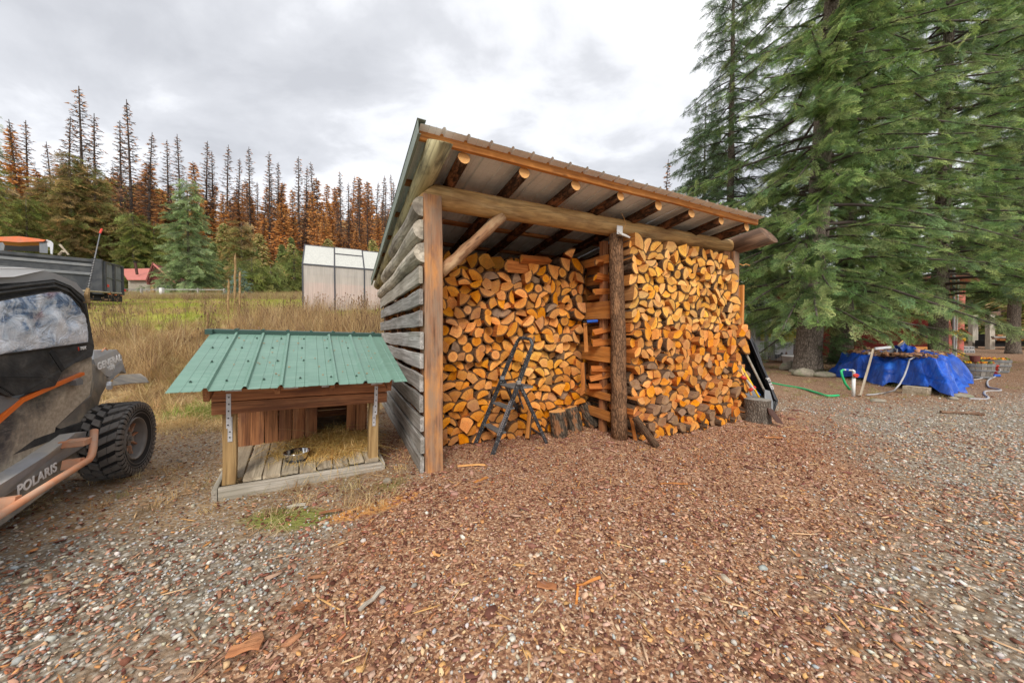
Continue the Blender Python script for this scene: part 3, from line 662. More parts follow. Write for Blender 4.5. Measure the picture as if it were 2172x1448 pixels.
# chips of bark and split wood
p = sample(BANDS, [2600, 1900, 1300, 560, 110]); z = zones(p[:, 0], p[:, 1]); u, v = inshed(p[:, 0], p[:, 1])
w = z['chips']*(.55+.6*vnoise(p[:, 0], p[:, 1], .5, 31))+z['gravel']*.75*(.15+vnoise(p[:, 0], p[:, 1], .8, 32))+z['needles']*.35+z['dirt']*.16
w = np.where((v > .75) & (u > 0), 0, w)
p = keep(p, w); n = len(p); L = rs.lognormal(math.log(.021), .42, n); asp = rs.uniform(.28, .75, n)
P = np.stack([p[:, 0], p[:, 1], height(p[:, 0], p[:, 1])+.004+rs.uniform(0, .010, n)], 1)
rot = np.stack([rs.normal(0, .28, n), rs.normal(0, .28, n), rs.uniform(0, 2*PI, n)], 1)
chipcols = [(.13, .055, .038), (.22, .10, .065), (.32, .155, .10), (.42, .22, .15), (.50, .29, .20), (.56, .35, .25), (.34, .17, .12), (.19, .08, .06), (.60, .41, .30), (.64, .36, .15), (.70, .48, .28), (.42, .19, .09), (.66, .52, .40), (.48, .30, .19)]
uu, vv = inshed(P[:, 0], P[:, 1]); red_ = sstep(-2.4, -.7, vv+1.2*(vnoise(P[:, 0], P[:, 1], .9, 81)-.5))[:, None]
bake('bark_and_wood_chips', PLATES, P, rot, np.stack([L, L*asp, np.clip(L*.16, .002, .006)], 1), pal(n, chipcols, .25)*(1-red_*np.array([.16, .30, .34])), m_chip, kind='stuff')
# long splinters and straw coloured sticks
p = sample(BANDS[:4], [20, 14, 16, 10]); z = zones(p[:, 0], p[:, 1]); u, v = inshed(p[:, 0], p[:, 1]); w = z['chips']+z['gravel']*.25+z['dirt']*.25; w = np.where((v > .7) & (u > 0), 0, w); p = keep(p, w); n = len(p); L = rs.uniform(.05, .19, n)
P = np.stack([p[:, 0], p[:, 1], height(p[:, 0], p[:, 1])+.014], 1); rot = np.stack([rs.normal(0, .1, n), rs.normal(0, .1, n), rs.uniform(0, 2*PI, n)], 1)
bake('wood_splinters', [plate(i, .1) for i in range(20, 24)], P, rot, np.stack([L, rs.uniform(.004, .013, n), np.full(n, .004)], 1), pal(n, [(.66, .38, .15), (.52, .28, .12), (.55, .38, .24), (.40, .22, .13), (.72, .50, .27), (.34, .19, .11)]), m_chip, kind='stuff')
# larger bark flakes
p = sample(BANDS[:4], [9, 8, 14, 16]); z = zones(p[:, 0], p[:, 1]); u, v = inshed(p[:, 0], p[:, 1]); w = z['chips']*(.4+.9*(v > -1.6)); w = np.where((v > .7) & (u > 0), 0, w); p = keep(p, w); n = len(p); L = rs.uniform(.05, .13, n)
P = np.stack([p[:, 0], p[:, 1], height(p[:, 0], p[:, 1])+.015], 1); rot = np.stack([rs.normal(0, .25, n), rs.normal(0, .2, n), rs.uniform(0, 2*PI, n)], 1)
bake('bark_flakes', PLATES, P, rot, np.stack([L, L*rs.uniform(.25, .6, n), np.full(n, .009)], 1), pal(n, [(.30, .14, .10), (.20, .08, .06), (.42, .23, .17), (.50, .30, .22), (.36, .17, .09)]), m_chip, kind='stuff')
# gravel
p = sample(BANDS, [1900, 1500, 1000, 520, 130]); z = zones(p[:, 0], p[:, 1]); u, v = inshed(p[:, 0], p[:, 1])
w = z['gravel']*(.22+.85*vnoise(p[:, 0], p[:, 1], .7, 33))+z['chips']*(.07+.75*sstep(-1.0, -3.0, v+.0*u)*(.25+.75*(p[:, 0] < .6))*vnoise(p[:, 0], p[:, 1], .45, 34)**1.3)+z['dirt']*.10*(p[:, 1] < 4.5)+z['needles']*.08*(p[:, 1] < 9)
w = np.where(v > -.1, w*(u < 0), w); w = np.where((u > 5.6), z['gravel']*.7+z['needles']*.08, w)
p = keep(p, w); n = len(p); L = rs.lognormal(math.log(.0165), .40, n); L = np.clip(L, .006, .05)
P = np.stack([p[:, 0], p[:, 1], height(p[:, 0], p[:, 1])+L*.18], 1); rot = np.stack([rs.normal(0, .3, n), rs.normal(0, .3, n), rs.uniform(0, 2*PI, n)], 1)
gcols = [(.50, .47, .41), (.60, .57, .51), (.40, .40, .38), (.32, .30, .27), (.66, .62, .53), (.54, .45, .34), (.42, .44, .45), (.38, .32, .25), (.58, .50, .38), (.70, .66, .58), (.44, .34, .23), (.30, .26, .21)]
bake('gravel_stones', STONES, P, rot, np.stack([L, L*rs.uniform(.55, .9, n), L*rs.uniform(.35, .7, n)], 1), pal(n, gcols), m_pebble, smooth=False, kind='stuff')
# a few larger stones in the dirt
p = sample([(1.4, 3), (3, 6)], [7, 5]); z = zones(p[:, 0], p[:, 1]); p = keep(p, z['gravel']*.8+z['dirt']*.5+z['chips']*.18*(inshed(p[:, 0], p[:, 1])[1] < -.8)); n = len(p); L = rs.uniform(.035, .065, n)
bake('larger_pebbles', STONES, np.stack([p[:, 0], p[:, 1], height(p[:, 0], p[:, 1])+L*.12], 1), np.stack([rs.normal(0, .2, n), rs.normal(0, .2, n), rs.uniform(0, 2*PI, n)], 1), np.stack([L, L*.72, L*.5], 1), pal(n, gcols), m_pebble, kind='stuff')

# instancing of plants: points mesh + geometry nodes
PROTO = bpy.data.collections.new('plant_prototypes')
def gnscatter(name, protos, P, rot, scl, col, parent=None, mats=None, **t):
    c = bpy.data.collections.new('p')
    for i, me in enumerate(protos):
        o = bpy.data.objects.new('proto_%03d' % i, me); c.objects.link(o)
    P = np.asarray(P); n = len(P); me = bpy.data.meshes.new('m'); me.vertices.add(n); me.vertices.foreach_set('co', P.astype(np.float32).ravel())
    for k, typ, arr in (('rot', 'FLOAT_VECTOR', rot), ('scl', 'FLOAT', scl), ('col', 'FLOAT_COLOR', np.concatenate([col, np.ones((n, 1))], 1)), ('idx', 'INT', rs.integers(0, len(protos), n))):
        a = me.attributes.new(k, typ, 'POINT'); a.data.foreach_set({'FLOAT': 'value', 'FLOAT_VECTOR': 'vector', 'FLOAT_COLOR': 'color', 'INT': 'value'}[typ], np.asarray(arr, np.float32 if typ != 'INT' else np.int32).ravel())
    for m in (mats or []): me.materials.append(m)
    ng = bpy.data.node_groups.new('scatter', 'GeometryNodeTree')
    ng.interface.new_socket('Geometry', in_out='INPUT', socket_type='NodeSocketGeometry'); ng.interface.new_socket('Geometry', in_out='OUTPUT', socket_type='NodeSocketGeometry')
    N = ng.nodes; gi = N.new('NodeGroupInput'); go = N.new('NodeGroupOutput'); ip = N.new('GeometryNodeInstanceOnPoints'); ci = N.new('GeometryNodeCollectionInfo')
    ci.inputs['Collection'].default_value = c; ci.inputs['Separate Children'].default_value = True; ci.inputs['Reset Children'].default_value = True
    def na(nm, dt):
        a = N.new('GeometryNodeInputNamedAttribute'); a.data_type = dt; a.inputs['Name'].default_value = nm; return a.outputs['Attribute']
    er = N.new('FunctionNodeEulerToRotation'); L = ng.links
    L.new(gi.outputs[0], ip.inputs['Points']); L.new(ci.outputs[0], ip.inputs['Instance']); ip.inputs['Pick Instance'].default_value = True
    L.new(na('idx', 'INT'), ip.inputs['Instance Index']); L.new(na('rot', 'FLOAT_VECTOR'), er.inputs[0]); L.new(er.outputs[0], ip.inputs['Rotation']); L.new(na('scl', 'FLOAT'), ip.inputs['Scale'])
    L.new(ip.outputs[0], go.inputs[0])
    o = link(name, me, parent, **t); md = o.modifiers.new('scatter', 'NODES'); md.node_group = ng
    return o
def tuft(seed, n, h, spread, lean, w, seg=3, curl=.6):
    r = np.random.default_rng(seed); V, F = [], []
    for k in range(n):
        a = r.uniform(0, 2*PI); bx, by = r.normal(0, spread, 2); hh = h*r.uniform(.45, 1.15); ln = lean*r.uniform(.2, 1.3); d = np.array([math.cos(a), math.sin(a)]); sd = np.array([-d[1], d[0]])
        b = len(V)
        for s in range(seg+1):
            t = s/seg; off = ln*hh*(t**1.7); z = hh*t*(1-curl*ln*t*.55); ww = w*(1-t*.85)*.5
            V += [(bx+d[0]*off+sd[0]*ww, by+d[1]*off+sd[1]*ww, z), (bx+d[0]*off-sd[0]*ww, by+d[1]*off-sd[1]*ww, z)]
        for s in range(seg): q = b+2*s; F.append((q, q+1, q+3, q+2))
    return npmesh(np.array(V), np.array(F), m_inst)
dry = [tuft(i, 34, .42, .05, .9, .0075) for i in range(5)]; tall = [tuft(10+i, 22, .75, .06, .7, .007, 4) for i in range(4)]; short = [tuft(20+i, 40, .13, .06, 1.0, .006, 2) for i in range(4)]
flatstraw = [tuft(30+i, 26, .22, .10, 2.0, .004, 3, 1.1) for i in range(4)]
def pts(x0, x1, y0, y1, n):
    return np.stack([rs.uniform(x0, x1, n), rs.uniform(y0, y1, n)], 1)
def put(name, protos, p, scl, cols, tilt=.15, **t):
    n = len(p); P = np.stack([p[:, 0], p[:, 1], height(p[:, 0], p[:, 1])-.01], 1)
    return gnscatter(name, protos, P, np.stack([rs.normal(0, tilt, n), rs.normal(0, tilt, n), rs.uniform(0, 2*PI, n)], 1), scl, pal(n, cols), **t)
tan = [(.42, .28, .15), (.34, .22, .12), (.62, .44, .21), (.52, .35, .16), (.72, .56, .31), (.44, .29, .13), (.34, .21, .10), (.68, .48, .24)]
# bank of dead grass behind the kennel and the vehicle
p = pts(-14, -1.9, 5.8, 11.5, 15000); m_ = p[:, 0]/p[:, 1]; uu, vv = inshed(p[:, 0], p[:, 1])
p = p[(m_ > -1.6) & ((uu < -.35) | (vv > 5.0)) & (m_ < -.30)]; p = keep(p, zones(p[:, 0], p[:, 1])['bank']*(1-.9*sstep(8.8, 9.8, p[:, 1])*(p[:, 0]/p[:, 1] < -.82))*(.25+.75*sstep(.30, .55, vnoise(p[:, 0], p[:, 1], .8, 61))))
put('dead_bank_grass', dry, p, rs.uniform(.35, 1.1, len(p))*(.55+.75*vnoise(p[:, 0], p[:, 1], 1.1, 62)), tan+[(.27, .17, .08), (.36, .30, .10)], .45, kind='stuff')
p = pts(-14, -2.2, 6.6, 13, 2700); m_ = p[:, 0]/p[:, 1]; uu, vv = inshed(p[:, 0], p[:, 1]); p = p[(m_ > -1.6) & ((uu < -.4) | (vv > 5)) & (m_ < -.30)]; p = keep(p, (.3+.8*vnoise(p[:, 0], p[:, 1], 1.6, 41)+.15*(p[:, 0]/p[:, 1] > -.75) > .70)*((p[:, 1] < 8.2) | (p[:, 0]/p[:, 1] > -.8)))
put('tall_dry_stems', tall, p, rs.uniform(.5, 1.35, len(p)), tan+[(.26, .16, .09), (.34, .21, .11), (.22, .14, .08)], .25, kind='stuff')
# meadow: green and straw coloured
p = pts(-30, -3, 10.5, 30, 16000); m_ = p[:, 0]/p[:, 1]; p = p[(m_ > -1.55) & (m_ < -.30)]; g = zones(p[:, 0], p[:, 1])['green']
a = rs.random(len(p)) < g*.97
put('green_meadow_grass', short, p[a], rs.uniform(.8, 1.7, a.sum()), [(.34, .40, .06), (.46, .48, .09), (.26, .34, .05), (.54, .48, .14)], .2, kind='stuff')
put('dry_meadow_grass', dry, p[~a], rs.uniform(.3, .75, (~a).sum()), tan+[(.34, .22, .12)], .2, kind='stuff')
p = pts(-60, -9, 26, 62, 11000); m_ = p[:, 0]/p[:, 1]; p = p[(m_ > -1.5) & (m_ < -.28)]
put('far_meadow_grass', dry, p, rs.uniform(1.0, 2.0, len(p)), [(.36, .25, .14), (.44, .33, .16), (.28, .18, .11), (.40, .34, .12)], .2, kind='stuff')
# short dry grass and moss at the foot of the kennel, straw patches
p = np.concatenate([pts(-7.5, -.95, 2.2, 7.2, 5200)]); z = zones(p[:, 0], p[:, 1]); p = keep(p, z['dirt']*(.08+.9*sstep(.5, .72, vnoise(p[:, 0], p[:, 1], .55, 43)))*(.25+.75*sstep(3.5, 5.5, p[:, 1]))+.5*np.exp(-((p[:, 0]+1.2)**2+(p[:, 1]-3.05)**2)/.12))
put('short_dry_grass', short+flatstraw, p, rs.uniform(.4, .95, len(p)), tan+[(.26, .24, .08)], .3, kind='stuff')
p = pts(-8, -2.4, 4.5, 7.2, 1700); p = p[(p[:, 0]/p[:, 1] > -1.2)]; p = keep(p, np.exp(-((p[:, 0]+5.2)**2/3.5+(p[:, 1]-5.6)**2/.45)))
put('loose_straw', flatstraw, p, rs.uniform(.7, 1.4, len(p)), [(.70, .50, .22), (.62, .42, .18), (.78, .60, .32)], .3, kind='stuff')
p = pts(-7.5, -3.2, 5.6, 7.4, 900); p = keep(p, sstep(.5, .75, vnoise(p[:, 0], p[:, 1], .9, 47))*.8)
put('green_grass_tufts', short, p, rs.uniform(1.0, 2.2, len(p)), [(.20, .27, .05), (.30, .34, .08)], .3, kind='stuff')
# far right: sparse litter grass
p = pts(5, 26, 7.5, 20, 2600); p = p[(p[:, 0]/p[:, 1] > .66) & (p[:, 0]/p[:, 1] < 1.6)]; p = keep(p, sstep(.55, .75, vnoise(p[:, 0], p[:, 1], 1.1, 49)))
put('yard_grass', short, p, rs.uniform(.4, 1.0, len(p)), [(.40, .36, .16), (.30, .26, .10), (.50, .42, .22)], .3, kind='stuff')

# ------------------------------------------------------------- wood shed
SW, SD = 5.38, 3.75
shed = empty('wood_shed', (SX0, SY0, 0), SYAW, 'open-fronted log and board wood shed with a sloping metal roof', 'shed')
def sh(u, v, z): return shed_M @ Vector((u, v, z))
shed_M = Matrix.Translation((SX0, SY0, 0)) @ Matrix.Rotation(SYAW, 4, 'Z')
SLOPE = -.112
def roofz(v, base=3.068): return base + SLOPE*v          # rafter centre height
# posts
board('post', (.09, .08, -.1), (.09, .08, 2.86), .185, .15, m_cedar_post, shed, up=(1, 0, 0), n=6, wob=.003, ch=.008)
board('post', (SW-.09, .09, -.05), (SW-.09, .09, 2.85), .17, .15, m_cedar_post, shed, up=(1, 0, 0), n=6, wob=.003, ch=.008)
board('post', (SW-.27, .13, -.05), (SW-.27, .13, 2.84), .16, .13, m_cedar2, shed, up=(1, 0, 0), n=4)
pm = logo('post', (2.66, .02, -.05), (2.60, .06, 2.80), .115, .095, (m_postbark, m_endcut), shed, 16, 12, .007)
tag(pm, 'round bark-covered centre post')
for u in (.09, 2.62, SW-.1): board('post', (u, SD-.08, -.05), (u, SD-.08, 2.58), .14, .14, m_cedar2, shed, up=(1, 0, 0))
# beam across the front, with slanted ends
logo('beam', (.02, .17, 2.90), (SW+.03, .14, 2.955), .128, .118, (m_peeled, m_peeled), shed, 20, 16, .006, cut0=.14, cut1=-.09, label='peeled log beam across the front')
logo('beam', (0, SD-.1, 2.58), (SW, SD-.1, 2.60), .11, .11, (m_darklog, m_endcut), shed)
logo('brace', (.19, .13, 2.10), (.92, .12, 2.80), .062, .058, (m_brace, m_brace), shed, 12, 8, .006, label='peeling pole brace')
logo('brace', (SW-.28, .13, 2.00), (SW-.90, .13, 2.83), .05, .05, (m_cedar2, m_endcut), shed, 10, 4)
# rafters
for i in range(8):
    u = .30+i*.657+random.uniform(-.015, .015); r = .062+random.uniform(-.006, .006)
    v0 = -.36; v1 = SD+.75
    logo('rafter', (u, v0, roofz(v0)), (u+random.uniform(-.04, .04), v1, roofz(v1)), r, r*1.1, (m_barkpole, m_endcut), shed, 12, 10, .006)
# rake logs at both ends
logo('rake_log', (.03, -.50, roofz(-.5)-.005), (-.02, SD+.9, roofz(SD+.9)-.02), .108, .10, (m_mouldlog, m_grey2), shed, 18, 12, .006, cut0=.17, label='mouldy rake log on the left gable')
logo('rake_log', (SW-.0, -.42, roofz(-.4)-.08), (SW-.02, SD+.6, roofz(SD+.6)-.05), .165, .13, (m_darklog, m_darklog), shed, 18, 12, .006, cut0=.10, label='dark rake log on the right gable')
# purlins, fascia strip
pv = [-.40, .42, 1.24, 2.06, 2.88, 3.70, 4.4]
for i, v in enumerate(pv):
    z = roofz(v)+.062+.022
    board('purlin', (-.13, v, z-(0 if i else .0)), (SW-.30, v, z), .042 if i else .10, .09 if i else .042, m_fascia if i == 0 else m_purlin, shed, n=8, wob=.003, label='orange front purlin' if i == 0 else None)
# corrugated roof sheets: each sheet one object
def ribsheet(x0, x1, y0, y1, z0, z1, rib=.23, h=.022, t=.0015):
    xs, zs = [], []; k = 0; x = x0
    while x < x1-1e-6:
        for dx, dz in ((0, 0), (rib*.30, 0), (rib*.33, .004), (rib*.36, 0), (rib*.58, 0), (rib*.61, .004), (rib*.64, 0), (rib*.82, 0), (rib*.89, h), (rib*.96, h)):
            if x+dx < x1: xs.append(x+dx); zs.append(dz)
        x += rib
    xs.append(x1); zs.append(0); n = len(xs); V = []
    for (yy, zz) in ((y0, z0), (y1, z1)):
        for a, b in zip(xs, zs): V.append((a, yy, zz+b))
    for (yy, zz) in ((y0, z0), (y1, z1)):
        for a, b in zip(xs, zs): V.append((a, yy, zz+b-t))
    F, M = [], []
    for i in range(n-1): F.append((i, i+1, n+i+1, n+i)); M.append(0); F.append((2*n+i, 3*n+i, 3*n+i+1, 2*n+i+1)); M.append(1); F.append((i, 2*n+i, 2*n+i+1, i+1)); M.append(0); F.append((n+i, n+i+1, 3*n+i+1, 3*n+i)); M.append(0)
    F += [(0, n, 3*n, 2*n), (n-1, 3*n-1, 4*n-1, 2*n-1)]; M += [0, 0]
    return V, F, M
rt = lambda v: roofz(v)+.062+.044
x = -.14
for i in range(6):
    x1 = min(x+.90, 5.06)
    V_, F_, M_ = ribsheet(x, x1, -.51-.004*i, SD+1.0, rt(-.51)+.002*(i % 2), rt(SD+1.0)+.002*(i % 2), .225)
    link('roof_sheet', mesh(V_, F_, (m_shedroof, m_underroof), M_), shed); x = x1
# trim hanging over the left edge
mb = MB(); a, b = (-.165, -.53, rt(-.53)), (-.165, SD+1.02, rt(SD+1.02))
mb.bar((a[0], a[1], a[2]-.045), (b[0], b[1], b[2]-.045), .12, .004); mb.bar((a[0]+.03, a[1], a[2]+.022), (b[0]+.03, b[1], b[2]+.022), .004, .075)
mb.bar((a[0]+.012, a[1], a[2]-.103), (b[0]+.012, b[1], b[2]-.103), .004, .022)
mb.build('rake_trim', m_shedroof, shed)
# left wall: rounded slabs on top, flat boards below
hs = [.10, .31, .52, .73, .94, 1.16, 1.38, 1.60, 1.82, 2.04]
for i, z in enumerate(hs):
    w = .165+.012*math.sin(i*2.3); L = SD+.15-.1*random.random()
    board('wall_board', (-.035, .03+.01*math.sin(i*5), z+.004*math.sin(i*3)), (-.03-.02*random.random(), L, z+.02*math.sin(i*1.7)), w, .04, m_grey if i not in (9,) else m_grey2, shed, n=10, wob=.004, ch=.006)
for i, z in enumerate((2.27, 2.50, 2.73)):
    # half-round slab: flat face inward
    M = frame((-.0, .02, z), (-.0, [4.0, 3.35, 2.2][i], z-.01)); n = 9; V_, F_, seg = [], [], 10; L = [4.0, 3.35, 2.2][i]
    for s in range(seg+1):
        for j in range(n):
            t = -PI/2+PI*j/(n-1); jit = random.uniform(-.002, .002); V_.append((L*s/seg, .0+(.105+jit)*math.cos(t)+.012*math.sin(s*.9+i), (.100+jit)*math.sin(t)))
    for s in range(seg):
        for j in range(n-1): q = s*n+j; F_.append((q, q+1, q+n+1, q+n))
        F_.append((s*n+n-1, s*n, s*n+n, s*n+2*n-1))
    F_.append(tuple(range(n))[::-1]); F_.append(tuple(seg*n+j for j in range(n)))
    me = mesh(V_, F_, m_slab, smooth=False); recalc(me)
    # outward is local +Y or -Y depending on the frame: flip so that the bulge faces away from the stack
    Mf = M.copy(); yl = (M.to_3x3() @ Vector((0, 1, 0)))
    if yl.x > 0: me.transform(Matrix.Scale(-1, 4, (0, 1, 0))); me.flip_normals()
    o = link('wall_slab', me, shed, M)
for v in (.19, 1.9, SD-.25): board('wall_stud', (.02, v, .0), (.02, v, 2.75-.1*v), .09, .05, m_cedar2, shed, up=(0, 1, 0))
# back and right walls
for i in range(11): board('wall_board', (0, SD+.02, .12+i*.235), (SW, SD+.02, .12+i*.235), .20, .03, m_grey, shed, n=4)
for i in range(11):
    board('wall_board', (SW+.03, .45, .12+i*.235), (SW+.03, SD, .12+i*.235), .18, .03, m_grey, shed, n=4)
board('wall_cleat', (SW+.02, .0, 1.52), (SW+.02, .0, 2.28), .05, .09, m_fascia, shed, up=(1, 0, 0))
# divider between the bays: studs and spaced planks
for v in (.36, 1.5): board('divider_stud', (2.66, v, 0), (2.66, v, 2.78), .09, .09, m_cedar2, shed, up=(0, 1, 0))
board('divider_stud', (2.66, .12, .1), (2.66, .12, 2.78), .09, .06, m_cedar2, shed, up=(0, 1, 0))
for z, w in ((.28, .14), (.55, .10), (1.15, .22), (1.78, .25), (2.5, .12)): board('divider_plank', (2.60, .14, z), (2.60, 1.95, z+.03), w, .03, m_fascia, shed, n=3)

# solar lamp on the centre post
sl = empty('solar_lamp', sh(2.58, -.03, 2.77), SYAW, 'small white solar lamp fixed at the top of the centre post', 'lamp')
MB().box((0, 0, .06), (.10, .012, .12), 0, None, .003).build('bracket', m_pvc, sl)
q = MB(); Mq = Matrix.Translation((.01, -.07, -.02)) @ Matrix.Rotation(math.radians(35), 4, 'X') @ Matrix.Rotation(math.radians(8), 4, 'Y')
q.box((0, 0, 0), (.15, .10, .02), 0, Mq, .004); q.build('housing', m_pvc, sl)
q = MB(); q.box((0, -.002, -.0115), (.12, .07, .003), 0, Mq); q.build('solar_panel', m_gframe, sl)
MB().tube([(.06, 0, .08), (.09, -.02, .14), (.085, .0, .22), (.05, .02, .30)], .003, 5).build('wire', m_endcut, sl)

# two sticks on the roof
for a, b, lab in (((4.25, .2, 3.28), (4.95, -.1, 3.36), 'bare stick lying on the right end of the shed roof, the longer one'), ((4.45, .0, 3.26), (4.78, .45, 3.42), 'shorter stick crossing another one on the right end of the shed roof')):
    q = MB(); a, b = sh(*a), sh(*b); q.tube([a, (a*2+b)/3+Vector((0, 0, .012)), (a+2*b)/3, b], [.018, .017, .016, .014], 7); tag(q.build('stick', m_endcut), lab, 'stick')

# ------------------------------------------------------------- firewood
def clip(poly, tags, a, b, newtag):
    """keep the side of line a->b on the left"""
    out, ot = [], []; n = len(poly)
    for i in range(n):
        p, q = poly[i], poly[(i+1) % n]; tg = tags[i]
        sp = (b[0]-a[0])*(p[1]-a[1])-(b[1]-a[1])*(p[0]-a[0]); sq = (b[0]-a[0])*(q[1]-a[1])-(b[1]-a[1])*(q[0]-a[0])
        if sp >= 0: out.append(p); ot.append(tg)
        if (sp >= 0) != (sq >= 0):
            t = sp/(sp-sq); out.append((p[0]+(q[0]-p[0])*t, p[1]+(q[1]-p[1])*t)); ot.append(newtag if sp >= 0 else tg)
    return out, ot
def area(P): return .5*sum(P[i][0]*P[(i+1) % len(P)][1]-P[(i+1) % len(P)][0]*P[i][1] for i in range(len(P)))
def centroid(P):
    A = area(P) or 1e-9; cx = cy = 0
    for i in range(len(P)):
        x0, y0 = P[i]; x1, y1 = P[(i+1) % len(P)]; k = x0*y1-x1*y0; cx += (x0+x1)*k; cy += (y0+y1)*k
    return cx/6/A, cy/6/A
def cells(u0, u1, top, cw, chh, jit, R):
    P = []; z = chh*.5; row = 0
    zmax = max(top(u0+(u1-u0)*k/20) for k in range(21))
    while z < zmax:
        u = u0+cw*(.25 if row % 2 else .6)*R.uniform(.6, 1.3)
        while u < u1-.02:
            if z < top(u)-.03: P.append((u+R.uniform(-jit, jit)*cw, z+R.uniform(-jit, jit)*chh))
            u += cw*R.uniform(.72, 1.3)
        z += chh*R.uniform(.9, 1.1); row += 1
    out = []
    for i, p in enumerate(P):
        tp = top(p[0]); poly = [(u0, 0), (u1, 0), (u1, min(tp, p[1]+chh)), (u0, min(tp, p[1]+chh))]; tg = ['s']*4
        poly = [(max(u0, p[0]-cw*1.2), max(0, p[1]-chh*1.2)), (min(u1, p[0]+cw*1.2), max(0, p[1]-chh*1.2)), (min(u1, p[0]+cw*1.2), min(tp+.03, p[1]+chh*.9)), (max(u0, p[0]-cw*1.2), min(tp+.03, p[1]+chh*.9))]
        for j, q in enumerate(P):
            if i == j or abs(q[0]-p[0]) > cw*2.6 or abs(q[1]-p[1]) > chh*2.6: continue
            mx_, my_ = (p[0]+q[0])/2, (p[1]+q[1])/2; dx_, dy_ = q[0]-p[0], q[1]-p[1]
            poly, tg = clip(poly, tg, (mx_, my_), (mx_-dy_, my_+dx_), 's')
            if len(poly) < 3: break
        if len(poly) >= 3 and area(poly) > .004: out.append(poly)
    return out
def shape(kind, R):
    """cross section about the pith (0,0), unit radius; returns poly, tags ('b' = bark edge)"""
    P, Tg = [], []
    if kind == 'round':
        n = 11
        for i in range(n): a = 2*PI*i/n; k = 1+R.uniform(-.05, .05); P.append((math.cos(a)*k, math.sin(a)*k*R.uniform(.93, 1))); Tg.append('b')
    elif kind in ('wedge', 'half'):
        w = math.radians(R.uniform(62, 118) if kind == 'wedge' else R.uniform(150, 178)); n = 5 if kind == 'wedge' else 8; s = R.uniform(-.04, .10)
        if kind == 'wedge': P.append((s, R.uniform(-.05, .05))); Tg.append('s')
        for i in range(n+1): a = -w/2+w*i/n; k = 1+R.uniform(-.05, .05); P.append((math.cos(a)*k, math.sin(a)*k)); Tg.append('b' if i < n else 's')
    elif kind == 'slab':
        c = R.uniform(.25, .5); w = math.acos(c); n = 6
        for i in range(n+1): a = -w+2*w*i/n; P.append((math.cos(a), math.sin(a))); Tg.append('b' if i < n else 's')
    elif kind == 'blunt':                          # wedge with its point split off
        w = math.radians(R.uniform(60, 100)); n = 4; c = R.uniform(.3, .5)
        P += [(c*math.cos(w/2), c*math.sin(w/2)), (c*math.cos(-w/2)*R.uniform(.8, 1.1), -c*math.sin(w/2))]; Tg += ['s', 's']
        for i in range(n+1): a = -w/2+w*i/n; P.append((math.cos(a), math.sin(a))); Tg.append('b' if i < n else 's')
    else:
        P = [(-.6, -.5), (.5, -.6), (.75, .3), (.1, .7), (-.6, .35)]; P = [(x*R.uniform(.8, 1.15)+.3, y*R.uniform(.8, 1.15)) for x, y in P]; Tg = ['s']*5
    return P, Tg
def fit(cell, kind, R, prefer_up=False, grow=1.02):
    c = centroid(cell); A = area(cell); best = None
    P, Tg = shape(kind, R); ap = abs(area(P)); s = math.sqrt(A*grow/ap); pc = centroid(P)
    for k in range(12):
        a = R.uniform(0, 2*PI) if not prefer_up else PI/2+R.uniform(-.75, .75); ca, sa = math.cos(a), math.sin(a)
        Q = [(((x-pc[0])*ca-(y-pc[1])*sa)*s+c[0], ((x-pc[0])*sa+(y-pc[1])*ca)*s+c[1]) for x, y in P]
        W, tg = Q, list(Tg); ec = [(c[0]+(x-c[0])*1.2, c[1]+(y-c[1])*1.2) for x, y in cell]
        for i in range(len(ec)):
            W, tg = clip(W, tg, ec[i], ec[(i+1) % len(ec)], 's')
            if len(W) < 3: break
        if len(W) < 3: continue
        ar = area(W)
        if best is None or ar > best[0]: best = (ar, W, tg, s, ((-pc[0]*ca+pc[1]*sa)*s+c[0], (-pc[0]*sa-pc[1]*ca)*s+c[1]))
    return best
def logmesh(W, tg, pith, L, R):
    """W in (u,z); returns verts in log frame: X = into the stack, (Y,Z) = cross section, local origin = centroid; loc attr is pith-centred"""
    c = centroid(W); n = len(W); V, LOC = [], []
    ta, tb = R.uniform(-.12, .12), R.uniform(-.12, .12)
    for k, x in enumerate((0, L*.5, L)):
        f = 1 if k == 0 else R.uniform(.94, 1.02)
        for (u, z) in W:
            y_, z_ = u-c[0], z-c[1]; xx = x+(ta*y_+tb*z_ if k == 0 else 0); V.append((xx, y_*f, z_*f)); LOC.append((xx, u-pith[0], z-pith[1]))
    F, M = [tuple(range(n)), tuple(2*n+j for j in range(n))[::-1]], [0, 0]
    for s in (0, 1):
        for j in range(n): q = s*n; F.append((q+j, q+n+j, q+n+(j+1) % n, q+(j+1) % n)); M.append(2 if tg[j] == 'b' else 1)
    return V, F, M, LOC, c
def logframe(u, v, z, R, tilt=.05):
    """log X axis = into the shed (+v), Y = +u, Z = up"""
    M = shed_M @ Matrix.Translation((u, v, z)) @ Matrix.Rotation(R.gauss(0, tilt), 4, 'X') @ Matrix.Rotation(R.gauss(0, tilt), 4, 'Z')
    return M @ Matrix(((0, 1, 0, 0), (1, 0, 0, 0), (0, 0, 1, 0), (0, 0, 0, 1)))
LOGS = []
